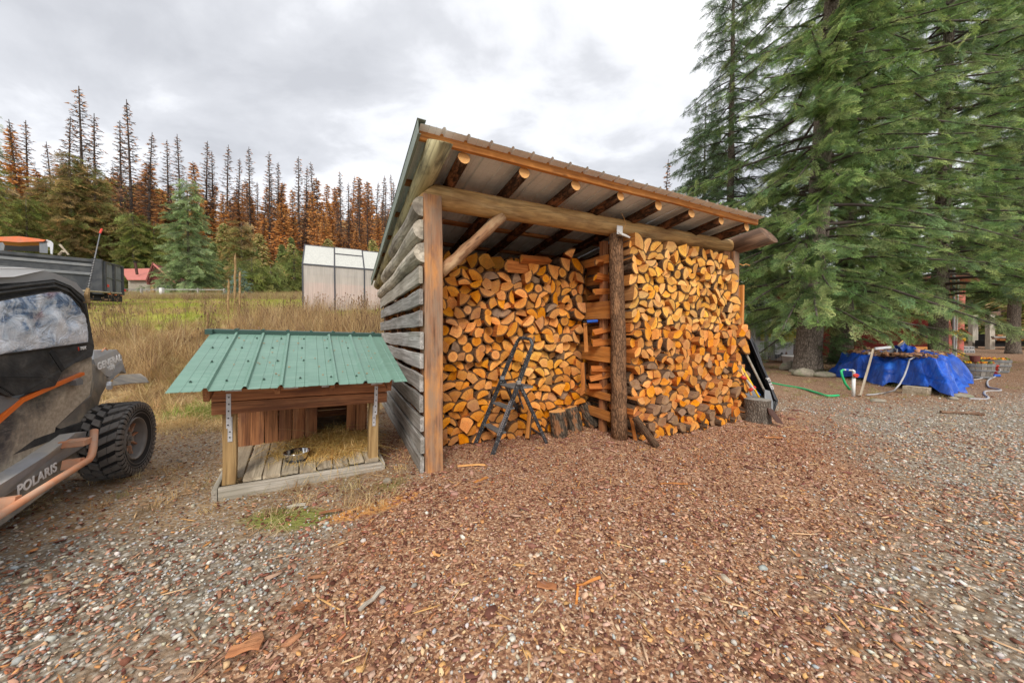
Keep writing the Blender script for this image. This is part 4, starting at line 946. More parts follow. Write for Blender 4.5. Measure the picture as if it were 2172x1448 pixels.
def stack(u0, u1, top, vface, cw, ch, jit, seed, bay, kinds, tone, depth, upf=lambda z: False, L=.42):
    R = random.Random(seed)
    for cell in cells(u0, u1, top, cw, ch, jit, R):
        c0 = centroid(cell); k = R.choice(kinds(c0, R)); b = fit(cell, k, R, upf(c0[1]))
        if not b: continue
        V_, F_, M_, LOC, c = logmesh(b[1], b[2], b[4], L*R.uniform(.9, 1.05), R); tn = tone(c, R)
        LOGS.append(dict(rad=b[3], V=V_, F=F_, M=M_, LOC=LOC, tint=tn, area=b[0], mat=logframe(c[0], vface(c)+R.uniform(-1, 1)*depth(c), c[1]+.01, R, .035 if c[1] > 1.4 or bay == 'left' else .06), bay=bay, kind=k, c=c))
def kl(c, R):
    if c[1] > 1.15 and c[1] < 1.75 and c[0] < 1.3 and R.random() < .35: return ['round']
    return ['wedge']*6+['half']*3+['round']+['blunt']*2+['block']*2+['slab']
def kr(c, R): return (['half']*5+['wedge']*5+['slab']*2+['blunt']*2+['round'] if c[1] > 1.55 else ['wedge']*6+['block']*4+['blunt']*4+['half']*2)
topL = lambda u: 2.33-.14*math.exp(-((u-.9)/.35)**2)+.20*sstep(1.5, 2.4, u)+.05*math.sin(u*9)
topR = lambda u: 2.76-.05*sstep(4.2, 5.1, u)-.75*sstep(5.02, 5.16, u)+.03*math.sin(u*11)
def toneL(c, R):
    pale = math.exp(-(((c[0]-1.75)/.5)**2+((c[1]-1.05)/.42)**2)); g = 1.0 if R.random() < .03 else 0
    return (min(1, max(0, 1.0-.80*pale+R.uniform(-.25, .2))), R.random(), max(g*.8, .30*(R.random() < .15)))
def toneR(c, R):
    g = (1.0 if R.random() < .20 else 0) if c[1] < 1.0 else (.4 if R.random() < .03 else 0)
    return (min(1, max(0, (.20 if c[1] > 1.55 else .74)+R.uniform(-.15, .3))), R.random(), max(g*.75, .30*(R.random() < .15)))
stack(.17, 2.58, topL, lambda c: .70, .172, .150, .30, 11, 'left', kl, toneL, lambda c: .05 if R_ok(c) else .05, lambda z: z < 1.2) if False else None
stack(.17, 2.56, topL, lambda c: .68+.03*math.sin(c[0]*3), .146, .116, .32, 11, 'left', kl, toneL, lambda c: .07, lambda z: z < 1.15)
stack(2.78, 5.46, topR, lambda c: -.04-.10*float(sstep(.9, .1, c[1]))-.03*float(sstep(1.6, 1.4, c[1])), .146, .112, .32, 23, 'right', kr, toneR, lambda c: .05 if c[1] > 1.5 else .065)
# hand-placed pieces: on top of the left stack, logs at the divider
# shows-largest ranking: apparent face size
for g in LOGS:
    p = g['mat'].translation; g['app'] = g['area']/(p.length**2)*(1 if p.y > 0 else 0)
LOGS.sort(key=lambda g: -g['app'])
TONE = lambda t: 'grey weathered' if t[2] > .3 else ('pale yellow' if t[0] < .3 else ('orange' if t[0] < .7 else 'deep orange'))
KN = dict(round='round', half='half-round', wedge='wedge-shaped', blunt='blunt', block='blocky', slab='slab-cut')
def where(g):
    u, z = g['c']; lo, hi = (.17, 2.56) if g['bay'] == 'left' else (2.78, 5.46); t = (u-lo)/(hi-lo)
    s = ['at the left end', 'left of the middle', 'in the middle', 'right of the middle', 'at the right end'][min(4, int(t*5))]
    h = ['ankle', 'knee', 'thigh', 'waist', 'chest', 'head', 'overhead'][0 if z < .28 else 1 if z < .58 else 2 if z < .86 else 3 if z < 1.15 else 4 if z < 1.5 else 5 if z < 2.0 else 6]
    return 'at %s height %s of the %s stack' % (h, s, g['bay'])
am = sorted(g['area'] for g in LOGS); a_lo, a_hi = am[len(am)//4], am[3*len(am)//4]
SIZE = lambda g: 'small ' if g['area'] < a_lo else ('large ' if g['area'] > a_hi else '')
stuff = MB(); sLOC, sT, sRd = [], [], []
for i, g in enumerate(LOGS):
    if i < 300:
        me = mesh(g['V'], g['F'], FW, g['M'], attrs=dict(loc=('FLOAT_VECTOR', g['LOC']), tint=('FLOAT_VECTOR', [g['tint']]*len(g['V'])), rad=('FLOAT', [g['rad']]*len(g['V']))))
        lab = '%s%s %s log %s' % (SIZE(g), TONE(g['tint']), KN[g['kind']], where(g))
        link('firewood_log', me, None, g['mat'], label=lab, cat='firewood', group='logs: '+lab)
    else:
        stuff.add([g['mat'] @ Vector(v) for v in g['V']], g['F'], g['M']); sLOC += g['LOC']; sT += [g['tint']]*len(g['V']); sRd += [g['rad']]*len(g['V'])
# rear ranks (seen through the wall gaps and past the divider) as part of the same mass
R = random.Random(5)
def rank(u0, u1, v, ztop, cw=.19, ch=.16):
    for cell in cells(u0, u1, lambda u: ztop, cw, ch, .25, R):
        b = fit(cell, R.choice(['wedge', 'wedge', 'half', 'block']), R)
        if not b: continue
        V_, F_, M_, LOC, c = logmesh(b[1], b[2], b[4], .42, R); sRd.extend([b[3]]*len(V_)); m_ = logframe(c[0], v+R.uniform(-.04, .04), c[1]+.01, R, .03); tn = (R.uniform(.5, 1), R.random(), 0)
        stuff.add([m_ @ Vector(q) for q in V_], F_, M_); sLOC.extend(LOC); sT.extend([tn]*len(V_))
for k in range(1, 6): rank(.06, .55, .70+.47*k, 2.2-.07*k)
rank(.5, 2.5, 1.16, 2.55); rank(2.75, 3.15, .43, 2.6); rank(2.75, 3.15, .9, 2.45); rank(4.6, 5.3, .43, 2.45); rank(3.1, 4.7, .43, 2.8)
me = mesh(stuff.v, stuff.f, FW, stuff.m, attrs=dict(loc=('FLOAT_VECTOR', sLOC), tint=('FLOAT_VECTOR', sT), rad=('FLOAT', sRd)))
link('firewood_behind_and_between', me, kind='stuff')
def split_piece(name, p0, p1, r, kind, tone, label, up=(0, 0, 1), seed=1, cat='firewood', grey=0):
    R = random.Random(seed); P, tg = shape(kind, R); P = [(x*r, y*r) for x, y in P]; p0, p1 = Vector(p0), Vector(p1); L = (p1-p0).length
    V_, F_, M_, LOC, c = logmesh(P, tg, (0, 0), L, R)
    me = mesh(V_, F_, FW, M_, attrs=dict(loc=('FLOAT_VECTOR', LOC), tint=('FLOAT_VECTOR', [(tone, R.random(), grey)]*len(V_)), rad=('FLOAT', [r]*len(V_)))); recalc(me)
    return link(name, me, None, frame(p0, p1, up), label=label, cat=cat)
split_piece('firewood_log', sh(1.42, .60, 2.46), sh(1.95, .72, 2.50), .10, 'wedge', .9, 'long dark split log lying sideways on top of the left stack', seed=3)
split_piece('firewood_log', sh(2.20, .55, 2.62), sh(2.42, .95, 2.66), .15, 'wedge', .8, 'big split log perched at the top right corner of the left stack', seed=8, up=(1, 0, .4))
split_piece('firewood_log', sh(1.2, .62, 2.34), sh(1.66, .72, 2.36), .08, 'half', .8, 'flat split log lying sideways on the left stack, below the roof', seed=5)
for k, (z, s) in enumerate(((2.45, 1), (2.25, 2), (2.05, 3), (1.45, 4), (1.32, 5), (.92, 6), (.78, 7), (.66, 9))):
    split_piece('firewood_log', sh(2.46, .30+.02*k, z), sh(2.92, .36-.02*k, z+R.uniform(-.03, .10)), .085, 'wedge', .8+.1*(k % 2), ['split log poking sideways through the divider under the roof', 'second split log down poking sideways through the divider', 'third split log down poking sideways through the divider', 'dark split log between the two wide divider planks', 'split log just above the lower wide divider plank', 'split log just below the lower wide divider plank', 'orange split log lying sideways low in the divider', 'lowest sideways split log in the divider gap'][k], seed=s, up=(0, R.uniform(-1, 1), 1))
split_piece('firewood_log', sh(2.36, .42, .62), sh(2.40, .50, 1.02), .075, 'wedge', .6, 'split log standing upright against the divider behind the bark rounds', up=(0, 1, 0), seed=12)
split_piece('firewood_log', sh(2.42, .44, 1.18), sh(2.44, .5, 1.60), .06, 'wedge', .5, 'upright split log wedged between the stack and the divider', up=(0, 1, 0), seed=14)
split_piece('firewood_log', sh(2.78, -.16, .0), sh(2.82, -.02, .36), .06, 'wedge', .75, 'thin orange split stick standing against the foot of the centre post', up=(0, 1, 0), seed=15)
split_piece('firewood_log', ground(1392, 948)+Vector((0, 0, .0)), at(1345, 885, 4.45), .085, 'slab', .5, 'weathered bark slab leaning against the right stack beside the centre post', up=(.3, -1, 0), seed=16, grey=.5)
R = random.Random(77)
for k in range(7):
    u = 3.05+.36*k; a = R.uniform(-.6, .6)
    split_piece('firewood_log', sh(u, -.22-.05*R.random(), .06), sh(u+.2*math.sin(a), .15, .10), .07+.02*R.random(), 'wedge', .6+.3*R.random(), ['stray split log at the foot of the right stack, nearest the centre post', 'second stray split log from the centre post at the foot of the right stack', 'third stray split log from the centre post at the foot of the right stack', 'stray split log at the middle of the foot of the right stack', 'fifth stray split log from the centre post at the foot of the right stack', 'sixth stray split log from the centre post at the foot of the right stack', 'stray split log at the right end of the foot of the right stack'][k], seed=40+k, grey=.0 if k % 3 else .6)
split_piece('firewood_log', sh(1.45, .45, .05), sh(1.55, .55, .42), .07, 'wedge', .35, 'pale split log standing on end behind the step ladder', up=(0, 1, 0), seed=61)
# unsplit dark rounds standing by the stack
def roundlog(p0, p1, r, label, mats=(m_chunkbark, m_endcut), name='log_round'):
    o = logo(name, p0, p1, r, r*.97, mats, None, 18, 6, .008); tag(o, label, 'log round'); return o
b = ground(1188, 926); roundlog(b+Vector((0, 0, -.02)), b+Vector((-.04, .02, .36)), .125, 'dark barked round standing upright behind the step ladder, leftmost of three')
b = ground(1224, 915); roundlog(b+Vector((0, 0, -.02)), b+Vector((-.10, .05, .35)), .11, 'middle one of three dark barked rounds, leaning left')
b = ground(1262, 908); roundlog(b+Vector((0, 0, .02)), b+Vector((-.17, .12, .34)), .125, 'rightmost dark barked round leaning against the left stack')
# spray can and twine in the divider
q = MB(); q.tube([sh(2.40, .42, 1.62), sh(2.56, .38, 1.63)], .022, 10); q.tube([sh(2.34, .43, 1.62), sh(2.40, .42, 1.62)], .012, 8, 1); tag(q.build('bottle', (m_blue, m_black)), 'small dark blue bottle wedged in the divider gap', 'bottle')

# ------------------------------------------------------------- step ladder
Lb = [ground(1008, 941), ground(1044, 966)]        # front feet
Lr = [ground(1118, 912), ground(1160, 941)]        # rear feet
lad = empty('step_ladder', (Lb[0]+Lb[1]+Lr[0]+Lr[1])/4, 0, 'black folding step ladder with two treads and a top platform, flecked with paint', 'ladder')
o0 = lad.location.copy(); lq = lambda v: Vector(v)-o0
topc = [at(1098, 722, 4.06), at(1131, 727, 3.83)]
f0 = [Lb[0], topc[0]]; f1 = [Lb[1], topc[1]]
def lerp(a, b, t): return a+(b-a)*t
def rail(a, b, w=.05, t=.022, name='rail', m=m_ladder):
    side = (Lb[1]-Lb[0]).normalized(); q = MB(); q.bar(lq(a), lq(b), w, t, 0, up=(b-a).cross(side)); return q.build(name, m, lad)
for k in (0, 1): rail(f0[0] if k == 0 else f1[0], lerp(*(f0 if k == 0 else f1), .93))
a, b = lerp(*f0, .92), lerp(*f1, .92); ta, tb = topc; mid = (ta+tb)/2+Vector((0, 0, .04))
q = MB(); q.tube([lq(a), lq(lerp(a, ta, .8)), lq(lerp(ta, mid, .35)+Vector((0, 0, .022))), lq(mid), lq(lerp(tb, mid, .35)+Vector((0, 0, .022))), lq(lerp(b, tb, .8)), lq(b)], .021, 8); q.build('handle', m_ladder, lad)
hj = [lerp(*f0, .66), lerp(*f1, .66)]
for k in (0, 1): rail(Lr[k], hj[k]+(Lr[k]-hj[k]).normalized()*.0, .04, .022, 'rear_leg')
q = MB()
for k in (0, 1): q.box(lq(hj[k]), (.055, .05, .06), 0, None, .012)
q.build('hinge', m_greyplastic, lad)
side = (f1[0]-f0[0]); back = Vector((-side.y, side.x, 0)).normalized(); sd_ = side.normalized(); 
if back.dot(Lr[0]-Lb[0]) < 0: back = -back
for t_, dep, nm in ((.20, .10, 'tread'), (.42, .10, 'tread'), (.60, .26, 'platform')):
    a, b = lerp(*f0, t_), lerp(*f1, t_); q = MB(); M = Matrix((sd_, back, Vector((0, 0, 1)))).transposed().to_4x4(); M.translation = lq((a+b)/2+back*(dep/2-.01))
    q.box((0, 0, 0), ((b-a).length-.01, dep, .022), 0, M, .004); q.build(nm, m_tread, lad)
a, b = lerp(*f1, .19), lerp(*f1, .50); q = MB(); q.bar(lq(a)-back*.03+sd_*.014, lq(b)-back*.03+sd_*.014, .035, .006, 0, up=(b-a).cross(side)); q.build('perforated_strip', m_holes, lad)
q = MB()
for k in range(16):
    c_ = lerp(a, b, (k+.5)/16); q.bar(lq(c_)-back*.03+sd_*.0185, lq(c_)-back*.03+sd_*.0195+(b-a).normalized()*.008, .012, .003, 0, up=(b-a).cross(side))
q.build('strip_holes', m_blackmat, lad)
q = MB(); q.bar(lq(lerp(Lr[0], hj[0], .14)), lq(lerp(Lr[1], hj[1], .14)), .03, .014); q.build('spreader', m_ladder, lad)
rail(lerp(*f0, .58)+back*.24, lerp(Lr[0], hj[0], .03)+sd_*.1, .025, .01, 'stay')

# ------------------------------------------------------------- dog kennel
ken = empty('dog_kennel', (-2.538, 2.928, 0), 0, 'small wooden dog kennel with an open deck and a green ribbed metal roof', 'dog kennel')
kM = Matrix.Rotation(.548, 4, 'Z') @ Matrix.Rotation(.026, 4, 'Y') @ Matrix.Rotation(.075, 4, 'X')
ken.rotation_euler = kM.to_euler()
def kn(u, v, z): return Matrix.Translation((-2.538, 2.928, 0)) @ kM @ Vector((u, v, z))
KL, KD, KH = 1.279, 1.30, .131
board('base_board', (-.02, -.045, KH/2-.004), (KL+.03, -.045, KH/2-.004), KH, .04, m_grey2, ken, n=6, label='grey front base board')
for u in (-.045, KL+.045): board('base_board', (u, -.06, KH/2-.01), (u, KD, KH/2-.01), KH-.01, .038, m_grey2, ken)
nb = 9; w = (KL+.02)/nb
for i in range(nb):
    u = -.01+w*(i+.5); board('deck_board', (u, .10 if i in (0,) else -.02+.012*math.sin(i*3), KH+.016), (u+.01*math.sin(i), .98, KH+.016), w-.010, .032, m_deck, ken, up=(1, 0, 0), n=4, ch=.004)
for u in (.045, KL-.045): board('post', (u, .045, KH-.01), (u, .045, .78), .095, .09, m_treated, ken, up=(1, 0, 0), n=4, ch=.006)
for u in (.045, KL-.045): board('post', (u, KD-.05, 0), (u, KD-.05, 1.3), .09, .09, m_cedar2, ken, up=(1, 0, 0))
# front header of two red cedar boards, dark joint between
board('header_board', (-.06, -.045, .825), (KL+.06, -.045, .825), .105, .04, m_cedar, ken, n=6, ch=.004)
board('header_board', (-.06, -.045, .937), (KL+.06, -.045, .937), .105, .04, m_cedar, ken, n=6, ch=.004)
board('header_board', (-.04, .02, .88), (KL+.04, .02, .88), .21, .04, m_cedar, ken)
# rafters poking under the eave
EV, EZ, RV, RZ = -.42, 1.055, .93, 1.375
sl_ = (RZ-EZ)/(RV-EV)
for i, u in enumerate((-.055, .40, .82, KL+.04)):
    v0 = -.27 if i in (0, 3) else -.20
    board('rafter', (u, v0, EZ+sl_*(v0-EV)-.087), (u, RV, RZ-.087), .14, .04, m_cedar, ken, n=3)
for u in (.05, .46, .76, KL-.08): board('hurricane_tie', (u-.02, -.068, .985-.005*u), (u+.09, -.068, .985), .035, .003, m_galv, ken, n=1, wob=0, ch=.001)
for u in (.052, KL-.05):
    q = MB(); q.box((u, -.069, .80), (.032, .004, .30)); s = q.build('steel_strap', m_galv, ken)
    q = MB(); q.box((u, .0-.003, .62), (.032, .004, .22)); q.build('steel_strap', m_galv, ken)
    q = MB()
    for z in (.68, .74, .80, .86, .92, .55, .60): q.tube([(u+.004*math.sin(z*90), -.078 if z > .65 else -.010, z), (u, -.06 if z > .65 else -.0, z)], .0055, 6)
    q.build('strap_nails', m_blackmat, ken)
# inner box: vertical cedar boards, dark doorway, side and back walls
IW = .84
us = [.09, .215, .345, .47, .60]
for i in range(5): board('wall_board', (.10+.128*i+.062, IW+.004*(i % 2), KH+.03), (.10+.128*i+.062, IW, 1.02), .122, .022, m_cedar2, ken, up=(1, 0, 0), n=3)
board('wall_board', (.05, IW-.002, KH+.03), (.05, IW-.002, 1.02), .10, .022, m_cedar2, ken, up=(1, 0, 0), n=3)
board('wall_board', (1.10, IW-.005, KH+.03), (1.10, IW-.005, 1.05), .10, .025, m_cedar2, ken, up=(1, 0, 0))
board('wall_board', (1.21, IW, KH+.03), (1.21, IW, 1.05), .11, .022, m_cedar2, ken, up=(1, 0, 0))
board('lintel', (.05, IW-.03, .99), (KL-.05, IW-.03, .99), .2, .03, m_cedar, ken)
for k in range(8):
    for u in (-.0, KL-.0): board('side_board', (u, IW+.02, .16+.125*k), (u, KD+.5, .16+.125*k), .12, .02, m_cedar2, ken, n=2)
for k in range(8): board('back_board', (0, KD+.5, .16+.125*k), (KL, KD+.5, .16+.125*k), .12, .02, m_cedar2, ken, n=2)
MB().box((KL/2, KD-.05, KH+.0), (KL-.05, .95, .03)).build('inner_floor', m_deck, ken)
# roof sheet with ribs running down the slope; back slope behind the ridge
RX0, RX1 = -.245, KL+.175
def kroof(x0, x1, y0, y1, z0, z1, name, mat, rib=.233, h=.024, off=.0, under=m_darkgreen):
    V_, F_, M_ = ribsheet(x0, x1, y0, y1, z0, z1, rib, h); return link(name, mesh(V_, F_, (mat, under), M_), ken)
kroof(RX0, .63, EV, RV, EZ, RZ, 'roof_sheet', m_greenroof); kroof(.628, RX1, EV+.003, RV, EZ+.002, RZ+.002, 'roof_sheet', m_greenroof)
V_, F_, M_ = ribsheet(RX0+.02, RX1-.02, RV+.06, RV+.95, RZ-.015, RZ-.30, .233, .024); link('roof_sheet', mesh(V_, F_, (m_darkgreen, m_darkgreen), M_), ken)
q = MB(); q.box(((RX0+RX1)/2, RV+.02, RZ+.016), (RX1-RX0-.01, .012, .052)); q.box(((RX0+RX1)/2, RV+.09, RZ+.040), (RX1-RX0-.01, .15, .004)); q.build('ridge_cap', m_darkgreen, ken)
q = MB(); q.box((RX0-.01, RV+.03, RZ+.02), (.06, .12, .05)); q.build('ridge_end', m_darkgreen, ken)
for k in range(7):
    u = RX0+.233*(k+.89)-.003; q = MB(); q.tube([(u, RV+.02, RZ+.045), (u, RV+.16, RZ+.040)], .017, 7); q.build('ridge_rib', m_darkgreen, ken)
sp = MB()
for r_, t_ in enumerate((.12, .42, .68, .90)):
    for k in range(6):
        u = RX0+.1+.233*k+.02*math.sin(k*5+r_*3)+(.05 if r_ % 2 else 0); v = EV+(RV-EV)*t_; z = EZ+sl_*(v-EV)+.003
        s = MB(); s.tube([(u, v, z), (u, v-.001, z+.006)], .009, 7); s.tube([(u, v, z+.006), (u, v-.001, z+.012)], .0055, 6); s.build('roof_screw', m_screw, ken)
# leaves and bits on the roof
R = random.Random(3); q = MB()
for k in range(60):
    u, v = R.uniform(0, RX1-.1), EV+(RV-EV)*R.uniform(.15, .95); z = EZ+sl_*(v-EV)+.006; a = R.uniform(0, 6); s = R.uniform(.003, .010)
    q.box((0, 0, 0), (s*2, s, .003), 0, Matrix.Translation((u, v, z)) @ Matrix.Rotation(a, 4, 'Z'))
q = q.build('leaf_litter', m_fascia, ken); tag(q, kind='stuff')
# straw on the deck
def ptsk(n, cu, cv, su, sv, lim=None):
    u = rs.normal(cu, su, n); v = rs.normal(cv, sv, n); k = (u > .12) & (u < KL-.02) & (v > .12) & (v < KD+.2); return u[k], v[k]
u, v = ptsk(1150, .92, .62, .26, .24); k = ~((v > IW-.04) & (u < .72)); u, v = u[k], v[k]; n = len(u)
W = np.array([kn(a, b, KH+.034+.05*math.exp(-((a-.95)**2/.06+(b-.75)**2/.05))*random.random()) for a, b in zip(u, v)])
gnscatter('straw_on_deck', [tuft(60+i, 10, .10, .03, 3.0, .006, 3, 1.3) for i in range(4)], W, np.stack([rs.normal(0, .25, n), rs.normal(0, .25, n), rs.uniform(0, 6.28, n)], 1), rs.uniform(.6, 1.3, n), pal(n, [(.78, .54, .18), (.64, .42, .13), (.86, .64, .28)]), kind='stuff')
# steel bowl
bl = empty('dog_bowl', kn(.545, .245, KH+.034), .3, 'stainless steel dog bowl on the kennel deck', 'bowl')
q = MB(); q.lathe([(.0, .002), (.085, .002), (.095, .008), (.112, .075), (.118, .082), (.116, .086), (.108, .080), (.090, .012), (0, .008)], 32); o = q.build('bowl_body', m_steel, bl, True)
q = MB(); q.lathe([(.086, .0), (.1, .004), (.099, .010), (.088, .008)], 32); q.build('rubber_ring', m_black, bl, True)

# ------------------------------------------------------------- side-by-side vehicle (left edge of the picture)
UA = math.radians(27.2); uo = ground(256, 1009); 
utv = empty('utility_vehicle', uo, UA+PI/2, 'muddy black and orange side-by-side off-road vehicle with a soft cab', 'off-road vehicle')
UM = Matrix.Translation(uo) @ Matrix.Rotation(UA+PI/2, 4, 'Z'); UI = UM.inverted()      # local X forward, -Y outward (to the right side)
def pl(px, py, w=0.0):
    """point on the vehicle's side plane, w metres outboard of the wheel centre"""
    o = UI @ Vector((0, 0, CAMH)); d = UI.to_3x3() @ ray(px, py); t = (-w-o.y)/d.y; return o+d*t
def panel(name, P, w, depth, mat, smooth=False, side=None):
    """closed panel traced as (px,py[,w]); extruded inboard by depth"""
    q = MB(); pts_ = [pl(p[0], p[1], w+(p[2] if len(p) > 2 else 0)) for p in P]; q.prism(pts_, (0, depth, 0), 0, 0)
    me_ = q.build(name, mat, utv); recalc(me_.data); return me_
WB = -.10      # side face of the body, inboard of the wheel centre
# front wheel: tyre with carved tread, rim, spokes
def wheel(loc, mirror=1):
    q = MB(); RR, TW = .372, .150; prof = [(.205, -.11), (.24, -.125), (.30, -.142), (.335, -.146), (.345, -.13), (.349, -.10), (.350, 0), (.349, .10), (.345, .13), (.335, .146), (.30, .142), (.24, .125), (.205, .11)]
    A = Matrix.Rotation(PI/2, 4, 'X'); T_ = Matrix.Translation(loc) @ A
    q.lathe(prof, 56, T_); ty = q.build('tyre', m_carcass, utv, True)
    tr = MB(); n = 22                                           # chevron tread blocks and shoulder lugs
    for k in range(n):
        for (x0, x1, da, wd, hh) in ((-.125, -.070, .10, .072, .018), (-.066, -.008, .02, .072, .016), (.008, .066, .16, .072, .016), (.070, .125, .08, .072, .018)):
            a = 2*PI*(k+(.5 if x0 > 0 else 0))/n; sgn = 1 if x0 < 0 else -1; P = []
            for (xx, aa) in ((x0, 0), (x1, sgn*.085), (x1, sgn*.085+wd*2.35), (x0, wd*2.2)):
                P.append((xx, a+da+aa*(1 if x0 < 0 else 1)))
            vs = []
            for r_ in (.340, .378):
                for (xx, aa) in P: xk = xx*(.96 if r_ > .352 else 1); vs.append(T_ @ Vector((r_*math.cos(aa), r_*math.sin(aa), xk)))
            tr.add(vs, [(4, 5, 6, 7), (0, 1, 5, 4), (1, 2, 6, 5), (2, 3, 7, 6), (3, 0, 4, 7)])
        for s in (-1, 1):
            for j in (0, .5):
                a = 2*PI*(k+j)/n; vs = []
                for (r_, z_) in ((.366, .118), (.366, .146), (.335, .1505), (.300, .146)):
                    for aa in (-.05, .05) if r_ > .32 else (-.035, .035): vs.append(T_ @ Vector((r_*math.cos(a+aa), r_*math.sin(a+aa), s*z_)))
                tr.add(vs, [(0, 1, 3, 2), (2, 3, 5, 4), (4, 5, 7, 6)])
    o = tr.build('tread_block', m_tyre, utv); recalc(o.data); tag(o, kind='stuff')
    for r_ in (.315, .285, .255): q = MB(); q.lathe([(r_, .143*mirror), (r_+.004, .148*mirror), (r_+.008, .1435*mirror)], 48, T_); q.build('sidewall_rib', m_tyre, utv, True)
    # rim: deep dish outboard (z negative after rotation = outward?)
    for s in (1,):
        q = MB(); q.lathe([(.215, .118), (.21, .128), (.20, .126), (.195, .10), (.185, .02), (.165, -.02), (.06, -.01), (0, -.01)], 40, Matrix.Translation(loc) @ A); q.build('rim', m_rim, utv, True)
    for k in range(10):
        a = 2*PI*k/10+.1
        q = MB(); M = T_ @ Matrix.Rotation(a, 4, 'Z'); q.box((.140, 0, .05), (.10, .012, .03), 0, M, .003); q.build('spoke', m_rust, utv)
        q = MB(); M = T_ @ Matrix.Rotation(a+.31, 4, 'Z'); q.box((.150, 0, .03), (.085, .065, .012), 0, M, .003); q.build('rim_window', m_ledge, utv)
    q = MB(); q.tube([T_ @ Vector((0, 0, 0)), T_ @ Vector((0, 0, .075))], .045, 16); q.tube([T_ @ Vector((0, 0, .07)), T_ @ Vector((0, 0, .095))], .022, 12); q.build('hub', m_rim, utv)
    for k in range(4): a = PI/2*k+.5; q = MB(); q.tube([T_ @ Vector((.055*math.cos(a), .055*math.sin(a), .03)), T_ @ Vector((.055*math.cos(a), .055*math.sin(a), .065))], .010, 6); q.build('wheel_nut', m_galv, utv)
wheel(Vector((0, 0, .372)))
wheel(Vector((0, 1.25, .372))); wheel(Vector((-2.10, 0, .372)))
# suspension bits and under body
q = MB(); q.tube([(0, .10, .37), (.02, .62, .42)], .035, 8); q.tube([(-.1, .12, .33), (-.3, .6, .36)], .022, 8); q.tube([(.02, .15, .42), (.0, .5, .85)], .04, 10); q.tube([(0, 1.0, .37), (0, .6, .42)], .03, 8); q.build('suspension_arm', m_rust, utv)
q = MB(); q.box((-1.1, .62, .42), (2.6, .95, .18)); q.build('chassis', m_blackmat, utv)
# lower body: rocker, ledge, tube slider
panel('rocker_panel', [(-60, 1086, -.05), (-60, 1160, .0), (200, 968, .0), (190, 930, -.03), (176, 936, -.05)], WB, .06, m_mudplastic)
panel('step_ledge', [(-60, 1062, .02), (-60, 1106, -.03), (0, 1058, -.03), (176, 948, -.03), (184, 914, .0), (160, 918, .02), (95, 968, .03), (0, 1028, .03)], WB+.05, .16, m_ledge)
t0, t1, t2, t3 = pl(-120, 1166, .12), pl(188, 975, .12), pl(197, 958, .12), pl(200, 912, .07)
q = MB(); q.tube([t0, t1, t1+(t2-t1)*.5+Vector((.01, 0, 0)), t2+(t3-t2)*.15, t3], .0245, 14); q.build('slider_tube', m_rust, utv, True)
for (x, y) in ((173, 984), (36, 1068)):
    p = pl(x, y, .10); q = MB(); q.prism([p+Vector((-.035, 0, -.02)), p+Vector((.05, 0, -.02)), p+Vector((.04, .0, .045)), p+Vector((-.01, 0, .05))], (0, .10, 0)); q.build('slider_bracket', m_rust, utv)
p = pl(190, 934, .09); q = MB(); q.box((p.x-.03, p.y+.07, p.z), (.10, .15, .055), 0, None, .006); q.build('slider_bracket', m_rust, utv)
# door skin
door = panel('door', [(-80, 930, .0), (-80, 1100, -.04), (0, 1040, -.04), (95, 972, -.03), (110, 950, -.03), (118, 905, -.02), (190, 838, .0), (196, 800, .0), (194, 745, .02), (150, 770, .02), (110, 808, .02), (40, 845, .02), (0, 836, .02), (-80, 820, .02)], WB, .10, m_door)
panel('orange_stripe', [(-80, 950, .035), (-80, 962, .03), (0, 898, .03), (52, 852, .03), (118, 822, .03), (180, 795, .03), (179, 789, .035), (115, 814, .035), (50, 843, .035), (0, 886, .035)], WB, .03, m_orange)
panel('door_sill_trim', [(-80, 880, .025), (-80, 925, .025), (0, 878, .025), (45, 846, .025), (0, 838, .025)], WB, .03, m_greyplastic)
panel('door_handle', [(160, 806, .05), (163, 817, .05), (176, 815, .05), (177, 805, .05), (171, 801, .05)], WB, .05, m_greyplastic)
# front pillar and inner fender behind the door
panel('front_quarter_panel', [(118, 905, -.05), (103, 955, -.06), (110, 968, -.06), (182, 915, -.06), (200, 880, -.08), (214, 838, -.10), (232, 806, -.12), (206, 776, -.08), (196, 770, -.06), (194, 838, -.03)], WB, .10, m_mudplastic)
panel('fender_web', [(206, 776, -.10), (232, 806, -.12), (214, 840, -.14), (202, 886, -.16), (190, 850, -.12), (196, 800, -.10)], WB, .20, m_hood)
panel('orange_marker', [(154, 876, -.0), (155, 884, -.0), (188, 874, -.0), (188, 867, -.0)], WB-.05, .02, m_orange)
panel('mud_recess', [(108, 905, -.03), (106, 940, -.03), (118, 938, -.03), (150, 890, -.03), (140, 880, -.03)], WB-.02, .03, m_blackmat)
# hood and fender
hd = MB(); A1 = [pl(199, 743, -.30), pl(247, 741, -.42), pl(258, 754, -.42), pl(262, 776, -.38), pl(232, 800, -.24), pl(208, 788, -.20), pl(199, 762, -.22)]
B1 = [Vector((p.x, 1.25-p.y*1.0, p.z)) for p in A1]; n = len(A1)
hd.add(A1+B1, [tuple(range(n)), tuple(range(n, 2*n))[::-1]]+[(i, (i+1) % n, n+(i+1) % n, n+i) for i in range(n)]); o = hd.build('hood', m_hood, utv); recalc(o.data)
panel('hood_trim', [(206, 800, -.14), (255, 769, -.25), (262, 772, -.25), (268, 792, -.22), (258, 786, -.2), (236, 806, -.14), (224, 818, -.12), (207, 812, -.12)], WB, .10, m_greyplastic)
F0 = [pl(240, 803, .02), pl(256, 794, -.12), pl(298, 792, -.12), pl(310, 800, .0), pl(316, 810, .10), pl(276, 812, .10), pl(236, 817, .10)]
